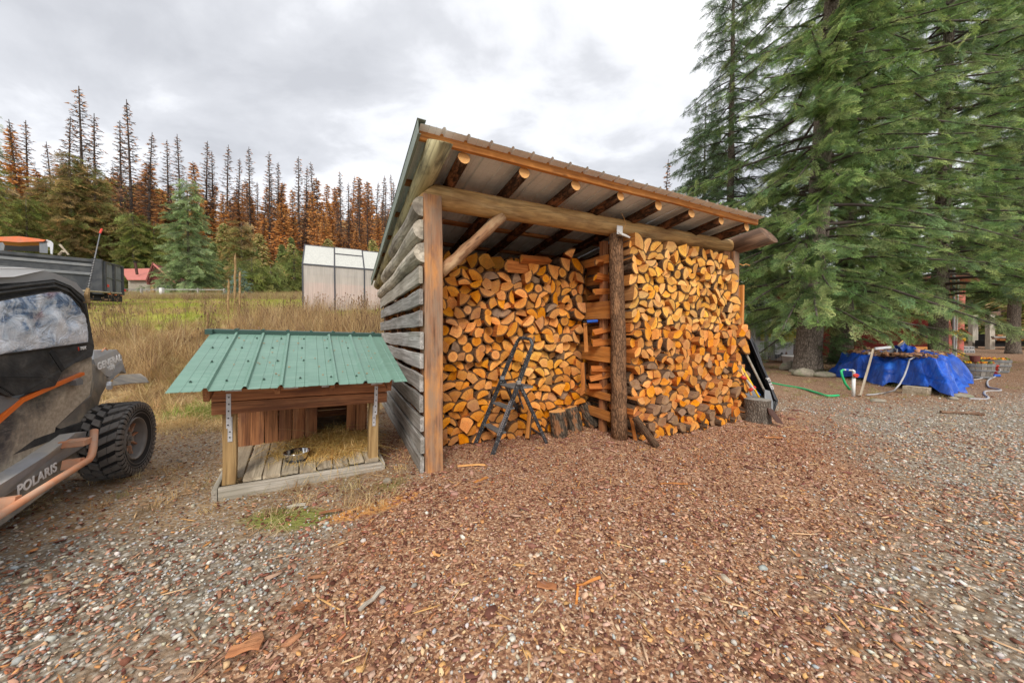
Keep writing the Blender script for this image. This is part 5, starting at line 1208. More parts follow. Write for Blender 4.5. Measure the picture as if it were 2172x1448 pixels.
q = MB(); q.add(F0+[p-Vector((0, 0, .008)) for p in F0], [tuple(range(7)), tuple(range(7, 14))[::-1]]+[(i, (i+1) % 7, 7+(i+1) % 7, 7+i) for i in range(7)]); o = q.build('fender_flare', m_mudplastic, utv); recalc(o.data)
p = pl(232, 822, .0); q = MB(); q.tube([p, p+Vector((.12, .05, .03))], .022, 10); q.build('turn_signal', m_galv, utv)
q = MB(); q.tube([pl(216, 745, -.28), pl(223, 738, -.30), pl(228, 742, -.3)], .006, 6); q.build('hood_hook', m_rust, utv)
# soft cab: fabric surround, vinyl window, roof
panel('cab_fabric', [(-80, 606, .0), (0, 605, .0), (60, 596, .0), (115, 590, .0), (150, 603, .0), (180, 628, .0), (190, 680, .0), (200, 735, .02), (196, 755, .03), (155, 772, .03), (133, 787, .03), (117, 818, .03), (40, 838, .03), (22, 841, .03), (0, 832, .03), (-80, 812, .03)], WB+.015, .05, m_fabric)
win = [(-80, 650), (0, 637), (36, 630), (100, 619), (128, 617), (150, 629), (170, 652), (184, 680), (188, 705), (187, 726), (100, 738), (0, 752), (-80, 764)]
# window: wrinkled sheet a little proud of the fabric
q = MB(); C0 = [pl(x, y, WB+.045) for x, y in win]; cx_ = sum(p.x for p in C0)/len(C0); cz_ = sum(p.z for p in C0)/len(C0); cc = Vector((cx_, C0[0].y, cz_)); rings = 9; VV = [cc]; FF = []
for r_ in range(1, rings+1):
    for k, p in enumerate(C0):
        p2 = C0[(k+1) % len(C0)]
        for h_ in (0, .5): g = cc+(p.lerp(p2, h_)-cc)*(r_/rings); VV.append(g+Vector((0, (-.010+.022*math.sin(g.x*17+g.z*9)*math.sin(g.x*5-g.z*23)) if r_ < rings else 0, 0)))
m2 = len(C0)*2
for k in range(m2): FF.append((0, 1+k, 1+(k+1) % m2))
for r_ in range(rings-1):
    for k in range(m2): a = 1+r_*m2; FF.append((a+k, a+m2+k, a+m2+(k+1) % m2, a+(k+1) % m2))
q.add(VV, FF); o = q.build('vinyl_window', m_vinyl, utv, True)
q = MB(); q.tube(C0+[C0[0]], .006, 6, caps=False); q.build('window_piping', m_black, utv)
for k, (off, y0) in enumerate((((0, 0), 600), ((0, 9), 0))):
    L_ = [(-80, 615+off[1]), (0, 612+off[1]), (60, 604+off[1]), (115, 598+off[1]), (146, 610+off[1]), (172, 635+off[1]), (184, 676+off[1])]
    q = MB(); q.tube([pl(x, y, WB+.045) for x, y in L_], .011, 8); q.build('fabric_fold', m_fabric, utv, True)
q = MB(); q.bar(pl(108, 745, WB+.07), pl(134, 785, WB+.07), .04, .006, 0, (1, 0, .5)); q.build('fabric_strap', m_blackmat, utv)
q = MB(); q.bar(pl(-40, 800, WB+.065), pl(90, 800, WB+.065), .008, .006); q.build('fabric_seam', m_blackmat, utv)
q = MB(); q.bar(pl(-10, 812, WB+.065), pl(30, 838, WB+.065), .010, .006); q.build('fabric_seam', m_blackmat, utv)
# roof slab: outer bevel + top, spans the width of the cab
rf = [(-160, 570), (60, 570), (95, 574), (118, 580), (162, 600), (180, 622), (181, 630), (150, 606), (115, 592), (60, 598), (-160, 612)]
A1 = [pl(x, y, WB+.02) for x, y in rf]; B1 = [Vector((p.x, 1.25-p.y, p.z)) for p in A1]; n = len(A1)
q = MB(); q.add(A1+B1, [tuple(range(n)), tuple(range(n, 2*n))[::-1]]+[(i, (i+1) % n, n+(i+1) % n, n+i) for i in range(n)]); o = q.build('cab_roof', m_utvroof2, utv); recalc(o.data)
panel('roof_edge_panel', [(-160, 568, .0), (60, 568, .0), (95, 573, .0), (30, 587, .03), (0, 588, .03), (-160, 586, .03)], WB+.03, .03, m_utvroof)
# windscreen side and far cab side so that the cab is closed
q = MB(); a, b = pl(182, 630, WB-.02), pl(199, 735, WB-.02); q.add([a, b, Vector((b.x, 1.25, b.z)), Vector((a.x, 1.25, a.z))], [(0, 1, 2, 3)]); q.build('windscreen', m_black, utv)
q = MB(); q.box((-1.35, 1.2, 1.2), (1.7, .03, 1.2)); q.box((-1.0, .62, .60), (1.6, 1.0, .06)); q.build('cab_far_side', m_fabric, utv)
# whip aerial with a red tip
q = MB(); a, b = pl(189, 640, .0), pl(216, 487, .0); p0_, p1_ = pl(187, 612, .0), pl(213, 492, .0); q.tube([p0_, p1_], [.0055, .004], 8); q.build('whip_aerial', m_greyplastic, utv)
q = MB(); K = 60; L_ = [p0_.lerp(p1_, .55*k/K)+Vector((.008*math.cos(k*1.3), .008*math.sin(k*1.3), 0)) for k in range(K)]; q.tube(L_, .0022, 4); q.build('aerial_wrap', m_blackmat, utv)
q = MB(); q.tube([pl(212, 495, 0), pl(216, 486, 0)], .008, 8); q.build('aerial_tip', m_red, utv)
q = MB(); q.tube([p0_, pl(184, 625, 0), pl(187, 640, 0)], [.012, .018, .016], 8); q.box(tuple(pl(190, 642, 0)), (.07, .05, .008)); q.tube([pl(189, 642, 0), pl(190, 655, 0)], .008, 6); q.build('aerial_mount', m_treated, utv)
# lettering
def side_text(name, body, p0, p1, size, mat, w, fit=0, **k):
    a, b = pl(*p0, w), pl(*p1, w); fitw = (b-a).length if fit else 0; x = (b-a).normalized(); n_ = Vector((0, -1, 0)); y = n_.cross(x); M = Matrix((x, y, n_)).transposed().to_4x4(); M.translation = a
    o = text(name, body, size, M, mat, utv, **k)
    if fitw: w_ = max(v.co.x for v in o.data.vertices); o.data.transform(Matrix.Scale(fitw/w_, 4)); 
    return o
side_text('lettering', 'POLARIS', (36, 1051), (122, 996), .12, m_white, WB+.075, bold=.003, shear=.15, space=1.05, fit=1)
side_text('lettering', 'TGK', (170, 742), (193, 738), .036, m_white, .0-.03, bold=.001, shear=.2, space=1.2)
side_text('lettering', 'I', (166, 743), (172, 742), .040, m_red, .0-.03, bold=.002)
def quad_text(body, p0, p1, w0, w1, size, mat, **k):
    a, b = pl(*p0, w0), pl(*p1, w1); x = (b-a).normalized(); n_ = Vector((0, -1, .35)); n_ = (n_-x*n_.dot(x)).normalized(); y = n_.cross(x); M = Matrix((x, y, n_)).transposed().to_4x4(); M.translation = a
    return text('lettering', body, size, M, mat, utv, **k)
side_text('lettering', 'GENERAL', (207, 785), (258, 763), .1, m_white, -.16, fit=1, bold=.002, shear=.1)
side_text('lettering', '1000', (228, 787), (243, 780), .03, m_white, -.16, fit=1)

# ------------------------------------------------------------- far conifers (left hillside)
def tube_np(V, F, p, q, r0, r1, k=3):
    p, q = np.array(p), np.array(q); d = q-p; d = d/(np.linalg.norm(d)+1e-9); a = np.cross(d, [0, 0, 1.0] if abs(d[2]) < .9 else [0, 1.0, 0]); a /= np.linalg.norm(a); c = np.cross(d, a); b = len(V)
    for (o, r) in ((p, r0), (q, r1)):
        for j in range(k): t = 2*PI*j/k; V.append(o+a*math.cos(t)*r+c*math.sin(t)*r)
    for j in range(k): F.append((b+j, b+(j+1) % k, b+k+(j+1) % k, b+k+j))
def far_tree(kind, seed):
    """unit: metres, ~30 m tall; returns trunk mesh, crown mesh or None"""
    r = np.random.default_rng(seed); V, F = [], []; Ht = 30.0; CV, CC = [], []
    lean = r.normal(0, .02, 2)
    ax = lambda z: np.array([lean[0]*z*z/15, lean[1]*z*z/15, z])
    for i in range(8): tube_np(V, F, ax(Ht*i/8), ax(Ht*(i+1)/8), .30*(1-i/8)+.05, .30*(1-(i+1)/8)+.05, 5)
    cfg = dict(dead=(130, 3.3, .16, .75), larch=(135, 3.7, .06, .8), fir=(230, 5.0, .04, .8), cedar=(230, 6.0, .02, .6))[kind]
    nb, R_, z0, pw = cfg
    for b in range(nb):
        t = z0+(1-z0)*(b/nb)**.9; z = Ht*t*.985; L = R_*((1-t)**pw*.95+.10)*(r.uniform(.55, 1.15) if kind in ('dead', 'larch') else r.uniform(.45, 1.2))
        if kind == 'dead' and r.random() < .12: L *= .3
        a = b*2.4+r.uniform(-.5, .5); d = np.array([math.cos(a), math.sin(a), 0]); up = (r.uniform(-.15, .25)+.35*(t-.5)) if kind in ('dead', 'larch') else r.uniform(-.35, -.05)+.5*(t-.6)*(t > .6)
        p0 = ax(z); p1 = p0+d*L*.5+[0, 0, L*up*.3]; p2 = p0+d*L+[0, 0, L*(up*.5+(.18 if kind in ('dead', 'larch') else -.28))]
        if kind != 'cedar' or b % 3 == 0: tube_np(V, F, p0, p1, .06, .045); tube_np(V, F, p1, p2, .045, .025)
        n_ = np.array([-d[1], d[0], 0])
        if kind in ('dead', 'larch'):
            for s in np.linspace(.2, .95, 6):
                q0 = p0+(p1-p0)*min(1, s*2) if s < .5 else p1+(p2-p1)*(s-.5)*2; l2 = L*.48*(1.1-s)*r.uniform(.5, 1.3)
                for sg in (-1, 1): tube_np(V, F, q0, q0+(d*.6+n_*sg)*l2+[0, 0, r.uniform(-.5, .25)*l2], .034, .02)
        m = dict(dead=(8 if t < .6 else 2), larch=(26 if t < .78 else 9), fir=26, cedar=32)[kind]
        sz = dict(dead=.22, larch=.30, fir=.42, cedar=.50)[kind]
        for k in range(m):
            s = r.uniform(.1, 1.02); q0 = (p0+(p1-p0)*s*2 if s < .5 else p1+(p2-p1)*(s-.5)*2)+n_*r.normal(0, .26*L*(1.15-s))+[0, 0, r.uniform(-.35, .12)*(1 if kind in ('fir', 'cedar') else .7)]
            o = r.normal(0, 1, 3); o[2] *= .7; o /= np.linalg.norm(o)
            dd = d*.8+n_*r.uniform(-.9, .9)+[0, 0, -.55 if kind in ('fir', 'cedar') else -.2]; dd = dd/np.linalg.norm(dd); w = np.cross(dd, o); w /= (np.linalg.norm(w)+1e-9); ss = sz*r.uniform(.6, 1.5)
            CV += [q0-w*ss*.42, q0+w*ss*.42, q0+dd*ss*1.9+w*r.uniform(-.2, .2)*ss]; u_ = r.random()
            if kind == 'larch': c = np.array([(.84, .38, .10), (.70, .30, .09), (.88, .46, .15), (.46, .26, .13)][int(u_*4)])*(1 if t < .6 else .8)
            elif kind == 'dead': c = np.array([(.34, .19, .11), (.56, .27, .12)][int(u_*2)])
            elif kind == 'fir': c = np.array([(.14, .20, .07), (.19, .26, .09), (.25, .30, .10), (.30, .28, .11)][int(u_*4)])
            else: c = np.array([(.27, .33, .09), (.44, .37, .12), (.56, .39, .16), (.62, .44, .23), (.20, .26, .08)][int(u_*5)])
            CC += [c*r.uniform(.8, 1.2)]*3
    tm = npmesh(np.array(V), np.array(F), m_deadtrunk)
    cm = None
    if CV: C = np.array(CC); cm = npmesh(np.array(CV), np.arange(len(CV)).reshape(-1, 3), m_farneedle, False, dict(col=('FLOAT_COLOR', np.concatenate([np.clip(C, 0, 1), np.ones((len(C), 1))], 1))))
    return tm, cm
FT = {k: [far_tree(k, 100*i+s) for s in range(3)] for i, k in enumerate(('dead', 'larch', 'fir', 'cedar'))}
FTN = dict(dead=('dead_larch_tree', 'bare dead conifer'), larch=('orange_larch_tree', 'rust-orange larch'), fir=('fir_tree', 'dark green fir'), cedar=('cedar_tree', 'brown-tinged green cedar'))
nt = [0]
def plant(kind, px, ytop, d, label, group=None, wid=1.0, x=None):
    p = at(px, 640, d); z = H(p.x, p.y); top = at(px, ytop, d).z; h = max(2.5, top-z); k = nt[0]; nt[0] += 1
    R = random.Random(k*13+5); t = empty(FTN[kind][0], (p.x, p.y, z-.2), R.uniform(0, 6), label, 'tree', group); s = h/30
    t.scale = (s*wid*R.uniform(.9, 1.1)*max(1, (20/h)**.3), s*wid*max(1, (20/h)**.3), s)
    tm, cm = FT[kind][k % 3]; link('trunk', tm, t)
    if cm: link('crown', cm, t)
    return t
def place(px):
    for a, b in ((110, 'above the black trailer'), (240, 'left of the cabin'), (340, 'right of the trailer tailgate'), (470, 'behind the near green fir'), (640, 'left of the greenhouse'), (790, 'behind the greenhouse'), (9999, 'beside the shed roof edge')):
        if px < a: return b
TALL = [(183, 180, 66, 'tallest bare dead conifer, left of centre of the hillside, with a broken flat top'), (207, 232, 70, 'bare dead conifer right beside the tallest one'), (285, 214, 66, 'second tallest bare dead conifer, standing over the red-roofed cabin'), (262, 252, 70, 'thin bare dead conifer left of the second tallest one'), (318, 272, 70, 'bare dead conifer right of the second tallest one'),
        (45, 255, 72, 'leftmost bare dead conifer top, above the orange truck body'), (66, 252, 74, 'dead conifer top right of the leftmost one'), (122, 300, 78, 'small bare dead conifer between the leftmost pair and the tallest one'), (150, 243, 70, 'brownish dead conifer just left of the tallest one'),
        (362, 294, 84, 'left one of the pair of dead conifers over the near green fir'), (388, 288, 84, 'right one of the pair of dead conifers over the near green fir'), (440, 294, 84, 'dead conifer just right of the near green fir top'), (456, 318, 86, 'dark dead conifer second to the right of the near green fir top'), (484, 307, 84, 'tall thin dead conifer third to the right of the near green fir'), (508, 332, 90, 'thin dead conifer fourth to the right of the near green fir'), (533, 310, 84, 'straight dead conifer midway between the near fir and the greenhouse'),
        (575, 315, 84, 'dead conifer above the left end of the greenhouse field'), (592, 340, 88, 'shorter dead conifer beside a taller one left of the greenhouse'), (636, 330, 84, 'dead conifer rising over the greenhouse left edge'), (650, 352, 88, 'dead conifer second over the greenhouse left edge'), (669, 343, 88, 'dead conifer with orange lower branches over the greenhouse'), (725, 362, 84, 'dead conifer over the middle of the greenhouse'), (742, 388, 88, 'short dead conifer over the middle of the greenhouse'), (763, 375, 88, 'dead conifer left of the last group by the shed roof'), (781, 392, 94, 'small dead conifer in the last group by the shed roof'), (797, 382, 88, 'dark dead conifer in the last group by the shed roof'), (817, 388, 92, 'thin bare conifer second from the shed roof'), (838, 384, 92, 'thin bare conifer closest to the shed roof')]
for px, y, d, lab in TALL: plant('dead', px, y, d, lab, wid=1.0)
for px, y, d, lab in ((425, 335, 80, 'tall orange larch at the right shoulder of the near green fir'), (560, 385, 84, 'bright orange larch left of the greenhouse'), (480, 410, 78, 'orange larch with long lower branches right of the near green fir'), (675, 400, 78, 'brightest orange larch over the greenhouse roof'), (625, 405, 80, 'orange larch at the greenhouse left edge'), (50, 275, 66, 'orange-topped larch above the orange truck body'), (330, 395, 74, 'orange larch just left of the near green fir')): plant('larch', px, y, d, lab)
R = random.Random(21)
bands_ = [('larch', 150, 850, 375, 480, 90, 130, 64), ('dead', 150, 850, 350, 455, 90, 125, 30), ('larch', 330, 850, 420, 520, 74, 94, 34), ('fir', 330, 640, 480, 560, 62, 78, 13), ('cedar', 330, 850, 470, 560, 62, 76, 12), ('larch', 0, 330, 330, 430, 72, 90, 20), ('cedar', 120, 340, 350, 470, 76, 84, 9), ('fir', 600, 850, 520, 580, 58, 70, 12)]
for kind, x0, x1, y0, y1, d0, d1, n in bands_:
    for k in range(n):
        px = x0+(x1-x0)*(k+R.uniform(.1, .9))/n; nm = FTN[kind][1]; row = 'far up the slope' if d0 > 95 else ('at the foot of the hill' if d0 < 70 else 'midway up the slope')
        yt = R.uniform(y0, y1); q3 = (yt-y0)/(y1-y0); lab = '%s %s %s %s' % ('tall' if q3 < .33 else 'middling' if q3 < .67 else 'short', nm, row, place(px)); plant(kind, px, yt, R.uniform(d0, d1), lab, lab+' group', wid=1.3 if kind == 'larch' else 1.0)
# ------------------------------------------------------------- needle spray used by the near conifers
def spray(seed, step=.105, droop=.10, nl=.060, nw=.017, ns=.030):
    r = np.random.default_rng(seed); V, F, TP = [], [], []
    def twig(p, d, L, t0):
        side = np.cross(d, [0, 0, 1.0]); side /= np.linalg.norm(side)+1e-9
        k = max(3, int(L/ns)); b = len(V)
        V.extend([p, p+side*.007, p+d*L+[0, 0, -droop*L*L*2]]); F.append((b, b+1, b+2)); TP.extend([0, 0, 0])
        for i in range(k):
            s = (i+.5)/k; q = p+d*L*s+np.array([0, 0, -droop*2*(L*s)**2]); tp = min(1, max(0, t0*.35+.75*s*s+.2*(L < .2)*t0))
            for sg in (-1, 1, 0):
                dd = d*.75+side*sg*(.8+r.uniform(-.2, .2))+np.array([0, 0, .75 if sg == 0 else r.uniform(-.1, .3)]); dd /= np.linalg.norm(dd); l = nl*r.uniform(.7, 1.15)*(1-.35*s); w = np.cross(dd, [0, 0, 1.0])+r.normal(0, .25, 3); w /= np.linalg.norm(w)+1e-9
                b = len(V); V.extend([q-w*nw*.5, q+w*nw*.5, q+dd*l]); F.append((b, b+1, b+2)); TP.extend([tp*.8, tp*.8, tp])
    twig(np.zeros(3), np.array([1.0, 0, 0]), 1.0, 1)
    t = .08
    while t < .94:
        for sg in (-1, 1):
            a = math.radians(r.uniform(38, 66)); L = (.46*(1-t)**.7+.08)*r.uniform(.6, 1.2); p = np.array([t+r.uniform(-.03, .03), 0, -droop*2*t*t]); d = np.array([math.cos(a), sg*math.sin(a), r.uniform(-.25, .15)]); d /= np.linalg.norm(d); twig(p, d, L, t)
            if L > .28:
                for s in (.4, .7):
                    s2 = r.choice([-1, 1]); a2 = a*sg+s2*.8; d2 = np.array([math.cos(a2), math.sin(a2), -.05]); twig(p+d*L*s, d2/np.linalg.norm(d2), L*.42, t)
        t += step*r.uniform(.8, 1.2)
    V = np.array(V); return npmesh(V, np.array(F), m_needle, False, dict(tip=('FLOAT', TP)))
SPR = [spray(i) for i in range(5)]; SPR_LO = [spray(10+i, .14, .12, .085, .026, .05) for i in range(3)]
def big_fir(name, base, Ht, R_of, z0, z1, tr, label, cols, lean=(0, 0), step=.30, protos=None, seed=1, spacing=.24, ssz=.78, az=None, group=None, front=None):
    r = np.random.default_rng(seed); t = empty(name, base, 0, label, 'tree', group); ax = lambda z: np.array([lean[0]*z/Ht, lean[1]*z/Ht, z])
    q = MB(); zs = [0, .25, .8, 1.6]+list(np.linspace(3, Ht, 12)); q.tube([ax(z) for z in zs], [tr*(1.28 if z == 0 else 1.12 if z < .5 else 1)*(1-.93*z/Ht) for z in zs], 16)
    o = q.build('trunk', m_trunk, t, True)
    for v in o.data.vertices:                                    # fluted, uneven bark outline
        c = Vector(ax(v.co.z)); d = v.co-c; a = math.atan2(d.y, d.x); v.co = c+d*(1+.05*math.sin(5*a+v.co.z)+.03*math.sin(9*a-v.co.z*2))
    LV, LF, P, RT, S = [], [], [], [], []; z = z0; b = 0
    while z < min(z1, Ht-.3):
        L = R_of(z)*r.uniform(.7, 1.12); a = b*2.399+r.uniform(-.35, .35); b += 1; z += step*r.uniform(.6, 1.4)*.5
        if front is not None and r.random() < .30: a = front+r.normal(0, .45); L *= .8
        d = np.array([math.cos(a), math.sin(a), 0]); e = r.uniform(-.18, .12); dr = r.uniform(.25, .45)
        f = lambda s: ax(z)+d*s+np.array([0, 0, e*s-dr*s*s/max(L, 1)+.22*s*max(0, s/L-.72)])
        K = 6
        for i in range(K): tube_np(LV, LF, f(L*i/K), f(L*(i+1)/K), .014+.05*(1-i/K)*L/5, .012+.05*(1-(i+1)/K)*L/5, 5)
        s = max(.35, L*.22)
        while s < L*1.0:
            g = f(s+.02)-f(s); sl = math.atan2(g[2], .02); sz = ssz*(1.15-.55*s/L)*r.uniform(.75, 1.15)
            for sg in (-1, 1):
                h = a+sg*r.uniform(.45, 1.15); P.append(f(s)+np.array([0, 0, r.uniform(-.08, .08)])); RT.append((r.normal(0, .55), -sl*.5+r.uniform(-.1, .65), h)); S.append(sz)
            if r.random() < .75: P.append(f(s)); RT.append((r.normal(0, .8), r.uniform(-.3, 1.2), a+r.uniform(-1.2, 1.2))); S.append(sz*.75)
            s += spacing*r.uniform(.75, 1.25)
        P.append(f(L*.93)); RT.append((r.normal(0, .2), -sl*.4+.1, a)); S.append(ssz*.8)
    link('branches', npmesh(np.array(LV), np.array(LF), m_deadtrunk), t)
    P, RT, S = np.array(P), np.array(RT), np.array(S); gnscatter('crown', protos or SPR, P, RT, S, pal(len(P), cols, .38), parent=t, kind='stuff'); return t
FG = [(.29, .43, .14), (.36, .50, .17), (.24, .37, .13), (.44, .54, .20), (.26, .40, .18), (.17, .27, .10), (.50, .58, .25)]
CED = [(.30, .32, .10), (.44, .36, .14), (.54, .39, .17), (.24, .28, .09), (.60, .44, .22), (.36, .25, .10)]
CEG = [(.30, .36, .10), (.38, .42, .12), (.24, .30, .09), (.44, .42, .15)]
for k, (px, yt, d, rr, cols, lab) in enumerate(((-70, 330, 46, 5.5, CED, 'broad brown cedar cut by the left edge of the picture'), (12, 385, 54, 4.8, CED, 'brown-tinged cedar above the orange truck body'), (62, 420, 50, 4.0, CEG, 'low green cedar above the middle of the trailer'), (105, 375, 58, 5.2, CED, 'brown-tinged cedar left of the whip aerial'), (158, 325, 58, 5.6, CED, 'big brown-green cedar under the tallest dead top'), (208, 350, 60, 5.2, CED, 'big brown-green cedar above the whip aerial'), (248, 430, 62, 4.6, CED, 'brown cedar behind the trailer tailgate'), (286, 450, 60, 4.4, CEG, 'yellow-green conifer behind the cabin roof'), (330, 470, 62, 4.0, CEG, 'yellow-green conifer between the cabin and the near fir'), (535, 545, 46, 3.6, CEG, 'low yellow-green cedar right of the blue spruce'), (515, 470, 58, 4.0, CED, 'brownish cedar right of the near green fir'), (575, 560, 50, 3.4, CEG, 'low green cedar in the middle of the meadow edge'), (625, 530, 54, 3.8, CEG, 'low green cedar touching the greenhouse edge'))):
    p = at(px, 640, d); z = H(p.x, p.y); hh_ = at(px, yt, d).z-z
    big_fir('cedar_tree', (p.x, p.y, z-.1), hh_, (lambda hh_, rr: (lambda q: rr*(1-q/hh_)**.62*(.8+.2*math.sin(q*1.7))+.15))(hh_, rr), .5, hh_, .3, lab, cols, step=.55, protos=SPR_LO, seed=200+k, spacing=.85, ssz=2.3)
p = at(-25, 640, 44); z = H(p.x, p.y); hh_ = at(-25, 225, 44).z-z
big_fir('fir_tree', (p.x, p.y, z-.1), hh_, lambda q: 3.4*(1-q/hh_)**.7+.15, .5, hh_, .3, 'green fir whose top shows at the very left edge', CEG, step=.5, protos=SPR_LO, seed=240, spacing=.6, ssz=1.5)
# near green fir in the meadow and the small blue spruce beside it
p = at(402, 640, 40); z = H(p.x, p.y); Hh = at(402, 372, 40).z-z
big_fir('fir_tree', (p.x, p.y, z-.1), Hh, lambda q: 3.9*(1-q/Hh)**.72*(1 if q > .8 else .85)+.12, .4, Hh, .22, 'full green fir standing in the meadow in front of the cabin', [(.34, .45, .20), (.42, .53, .25), (.27, .37, .17), (.50, .60, .32)], step=.34, protos=SPR_LO, seed=4, spacing=.36, ssz=1.2)
p = at(507, 640, 34); z = H(p.x, p.y); Hs = at(507, 560, 34).z-z
big_fir('spruce_tree', (p.x, p.y, z-.1), Hs, lambda q: 1.35*(1-q/Hs)**.8+.08, .15, Hs, .06, 'small blue-grey spruce in the meadow right of the green fir', [(.26, .38, .32), (.22, .33, .28), (.32, .44, .38)], step=.22, protos=SPR_LO, seed=6, spacing=.26, ssz=.55)

# ------------------------------------------------------------- dump trailer
def onto(px, py, d): return at(px, py, d)
c0 = at(218, 618, 18.0); c1 = at(258, 617, 19.4)                 # tailgate bottom corners
tz = c0.z; topz = at(218, 553, 18.0).z; ed = (c1-c0).normalized(); ed.z = 0
far_ = at(-220, 640, 14.2); ld = Vector((far_.x-c0.x, far_.y-c0.y, 0)).normalized(); Lt = 8.0; Wt = (c1-c0).length
dt = empty('dump_trailer', (c0.x, c0.y, H(c0.x, c0.y)), 0, 'long black steel dump trailer with grey double tailgate parked on the meadow', 'trailer'); do = dt.location.copy()
hT = topz-tz
def T3(a, b, z): return Vector((c0.x, c0.y, tz))+ld*a+ed*b+Vector((0, 0, z))-do
def slab(name, P, n_, mat): q = MB(); q.prism(P, n_); o = q.build(name, mat, dt); recalc(o.data); return o
slab('side_wall', [T3(.12, 0, 0), T3(Lt, 0, 0), T3(Lt, 0, hT), T3(.12, 0, hT)], ed*.06, m_steelbox)
slab('side_wall', [T3(.12, Wt-.06, 0), T3(Lt, Wt-.06, 0), T3(Lt, Wt-.06, hT), T3(.12, Wt-.06, hT)], ed*.06, m_steelbox)
nrm = -ed
for z0_, z1_, o_, mt in ((hT-.12, hT+.03, .10, m_steelbox), (hT*.78, hT*.86, .05, m_gate), (hT*.50, hT*.58, .09, m_gate), (hT*.58, hT*.72, .04, m_steelbox), (-.10, .06, .07, m_steelbox)):
    slab('side_rail', [T3(-.0, 0, z0_), T3(Lt, 0, z0_), T3(Lt, 0, z1_), T3(0, 0, z1_)], nrm*o_, mt)
slab('corner_post', [T3(-.05, 0, -.15), T3(.28, 0, -.15), T3(.28, 0, hT+.06), T3(-.05, 0, hT+.06)], nrm*.14, m_steelbox)
for b0, b1 in ((0, .09), (Wt/2-.05, Wt/2+.05), (Wt-.09, Wt)): slab('gate_frame', [T3(-.02, b0, -.04), T3(-.02, b1, -.04), T3(-.02, b1, hT), T3(-.02, b0, hT)], -ld*.09, m_steelbox)
for z_ in (-.04, hT-.08): slab('gate_frame', [T3(-.02, 0, z_), T3(-.02, Wt, z_), T3(-.02, Wt, z_+.08), T3(-.02, 0, z_+.08)], -ld*.08, m_steelbox)
for b0, b1 in ((.10, Wt/2-.06), (Wt/2+.06, Wt-.10)):
    slab('gate_panel', [T3(0, b0, .05), T3(0, b1, .05), T3(0, b1, hT-.09), T3(0, b0, hT-.09)], -ld*.03, m_gate)
    q = MB(); q.tube([T3(-.07, b0, hT*.5), T3(-.07, b1, hT*.47)], .02, 6); q.build('latch_bar', m_gate, dt)
    for k in (.3, .5, .7): slab('gate_rib', [T3(-.0, b0+(b1-b0)*k, .06), T3(0, b0+(b1-b0)*k+.02, .06), T3(0, b0+(b1-b0)*k+.02, hT-.1), T3(0, b0+(b1-b0)*k, hT-.1)], -ld*.045, m_gate)
q = MB(); q.box(tuple(T3(-.10, .15, .33)), (.09, .09, .13)); q.build('tail_light', m_red, dt)
q = MB(); q.box(tuple(T3(-.10, Wt+.02, .25)), (.09, .09, .13)); q.build('tail_light', m_red, dt)
for k in range(3): q = MB(); q.box(tuple(T3(-.12, .2+.5*k, -.10)), (.12, .06, .05)); q.build('marker_light', m_orange, dt)
slab('bed_frame', [T3(-.1, .2, -.45), T3(Lt, .2, -.45), T3(Lt, .2, -.02), T3(-.1, .2, -.02)], ed*(Wt-.4), m_blackmat)
for a_ in (2.6, 3.6):
    for b_ in (.05, Wt-.3): q = MB(); q.lathe([(.0, 0), (.2, 0), (.36, .02), (.38, .12), (.36, .22), (.2, .24), (0, .24)], 20, Matrix.Translation(T3(a_, b_, -.62)) @ Matrix(((ld.x, 0, ed.x, 0), (ld.y, 0, ed.y, 0), (0, 1, 0, 0), (0, 0, 0, 1)))); q.build('wheel', m_tyre, dt, True)
fl = at(150, 619, 16.4); q = MB(); q.bar(at(175, 616, 16.8), at(250, 622, 18.2), .04, .5); tag(q.build('plank', m_grey2), 'grey ramp plank lying beside the trailer tailgate', 'plank')
# old orange vehicle body loaded on the trailer
cb_ = empty('scrap_cab', T3(3.4, Wt*.5, hT)+do, math.atan2(ld.y, ld.x), 'crumpled orange vehicle cab shell loaded on the black trailer', 'scrap vehicle'); co = cb_.location.copy()
def A_(px, py, dd=17.6): return at(px, py, dd)-co
inv = (Matrix.Rotation(-math.atan2(ld.y, ld.x), 3, 'Z'))
def prism_px(name, P, dd, depth, mat):
    q = MB(); q.prism([inv @ A_(x, y, dd) for x, y in P], inv @ (Vector((-.80, .60, 0))*depth*.8)); o = q.build(name, mat, cb_); recalc(o.data); return o
prism_px('roof_skin', [(-60, 506), (0, 502), (40, 501), (80, 506), (97, 509), (92, 512), (60, 513), (40, 514), (0, 511), (-60, 514)], 17.2, 1.6, m_oldorange)
prism_px('pillar', [(83, 511), (98, 509), (102, 520), (101, 537), (84, 536)], 17.3, .35, m_gate)
prism_px('rear_shell', [(98, 508), (108, 511), (113, 516), (111, 539), (107, 538), (106, 524), (101, 523)], 17.3, 1.4, m_galv)
prism_px('inner_panel', [(-60, 516), (84, 513), (84, 534), (-60, 528)], 18.6, .1, m_blackmat)
prism_px('blue_part', [(-20, 516), (6, 514), (10, 520), (8, 531), (-20, 531)], 17.1, .5, m_gate)
q = MB(); q.tube([at(127, 519, 17.4), at(133, 526, 17.4), at(141, 535, 17.4), at(146, 541, 17.4)], [.05, .045, .04, .04], 7); q.tube([at(126, 541, 17.4), at(133, 533, 17.4), at(139, 535, 17.4)], [.06, .06, .05], 7); tag(q.build('branch', m_palewood), 'bent pale branch sticking up from the trailer load', 'branch')

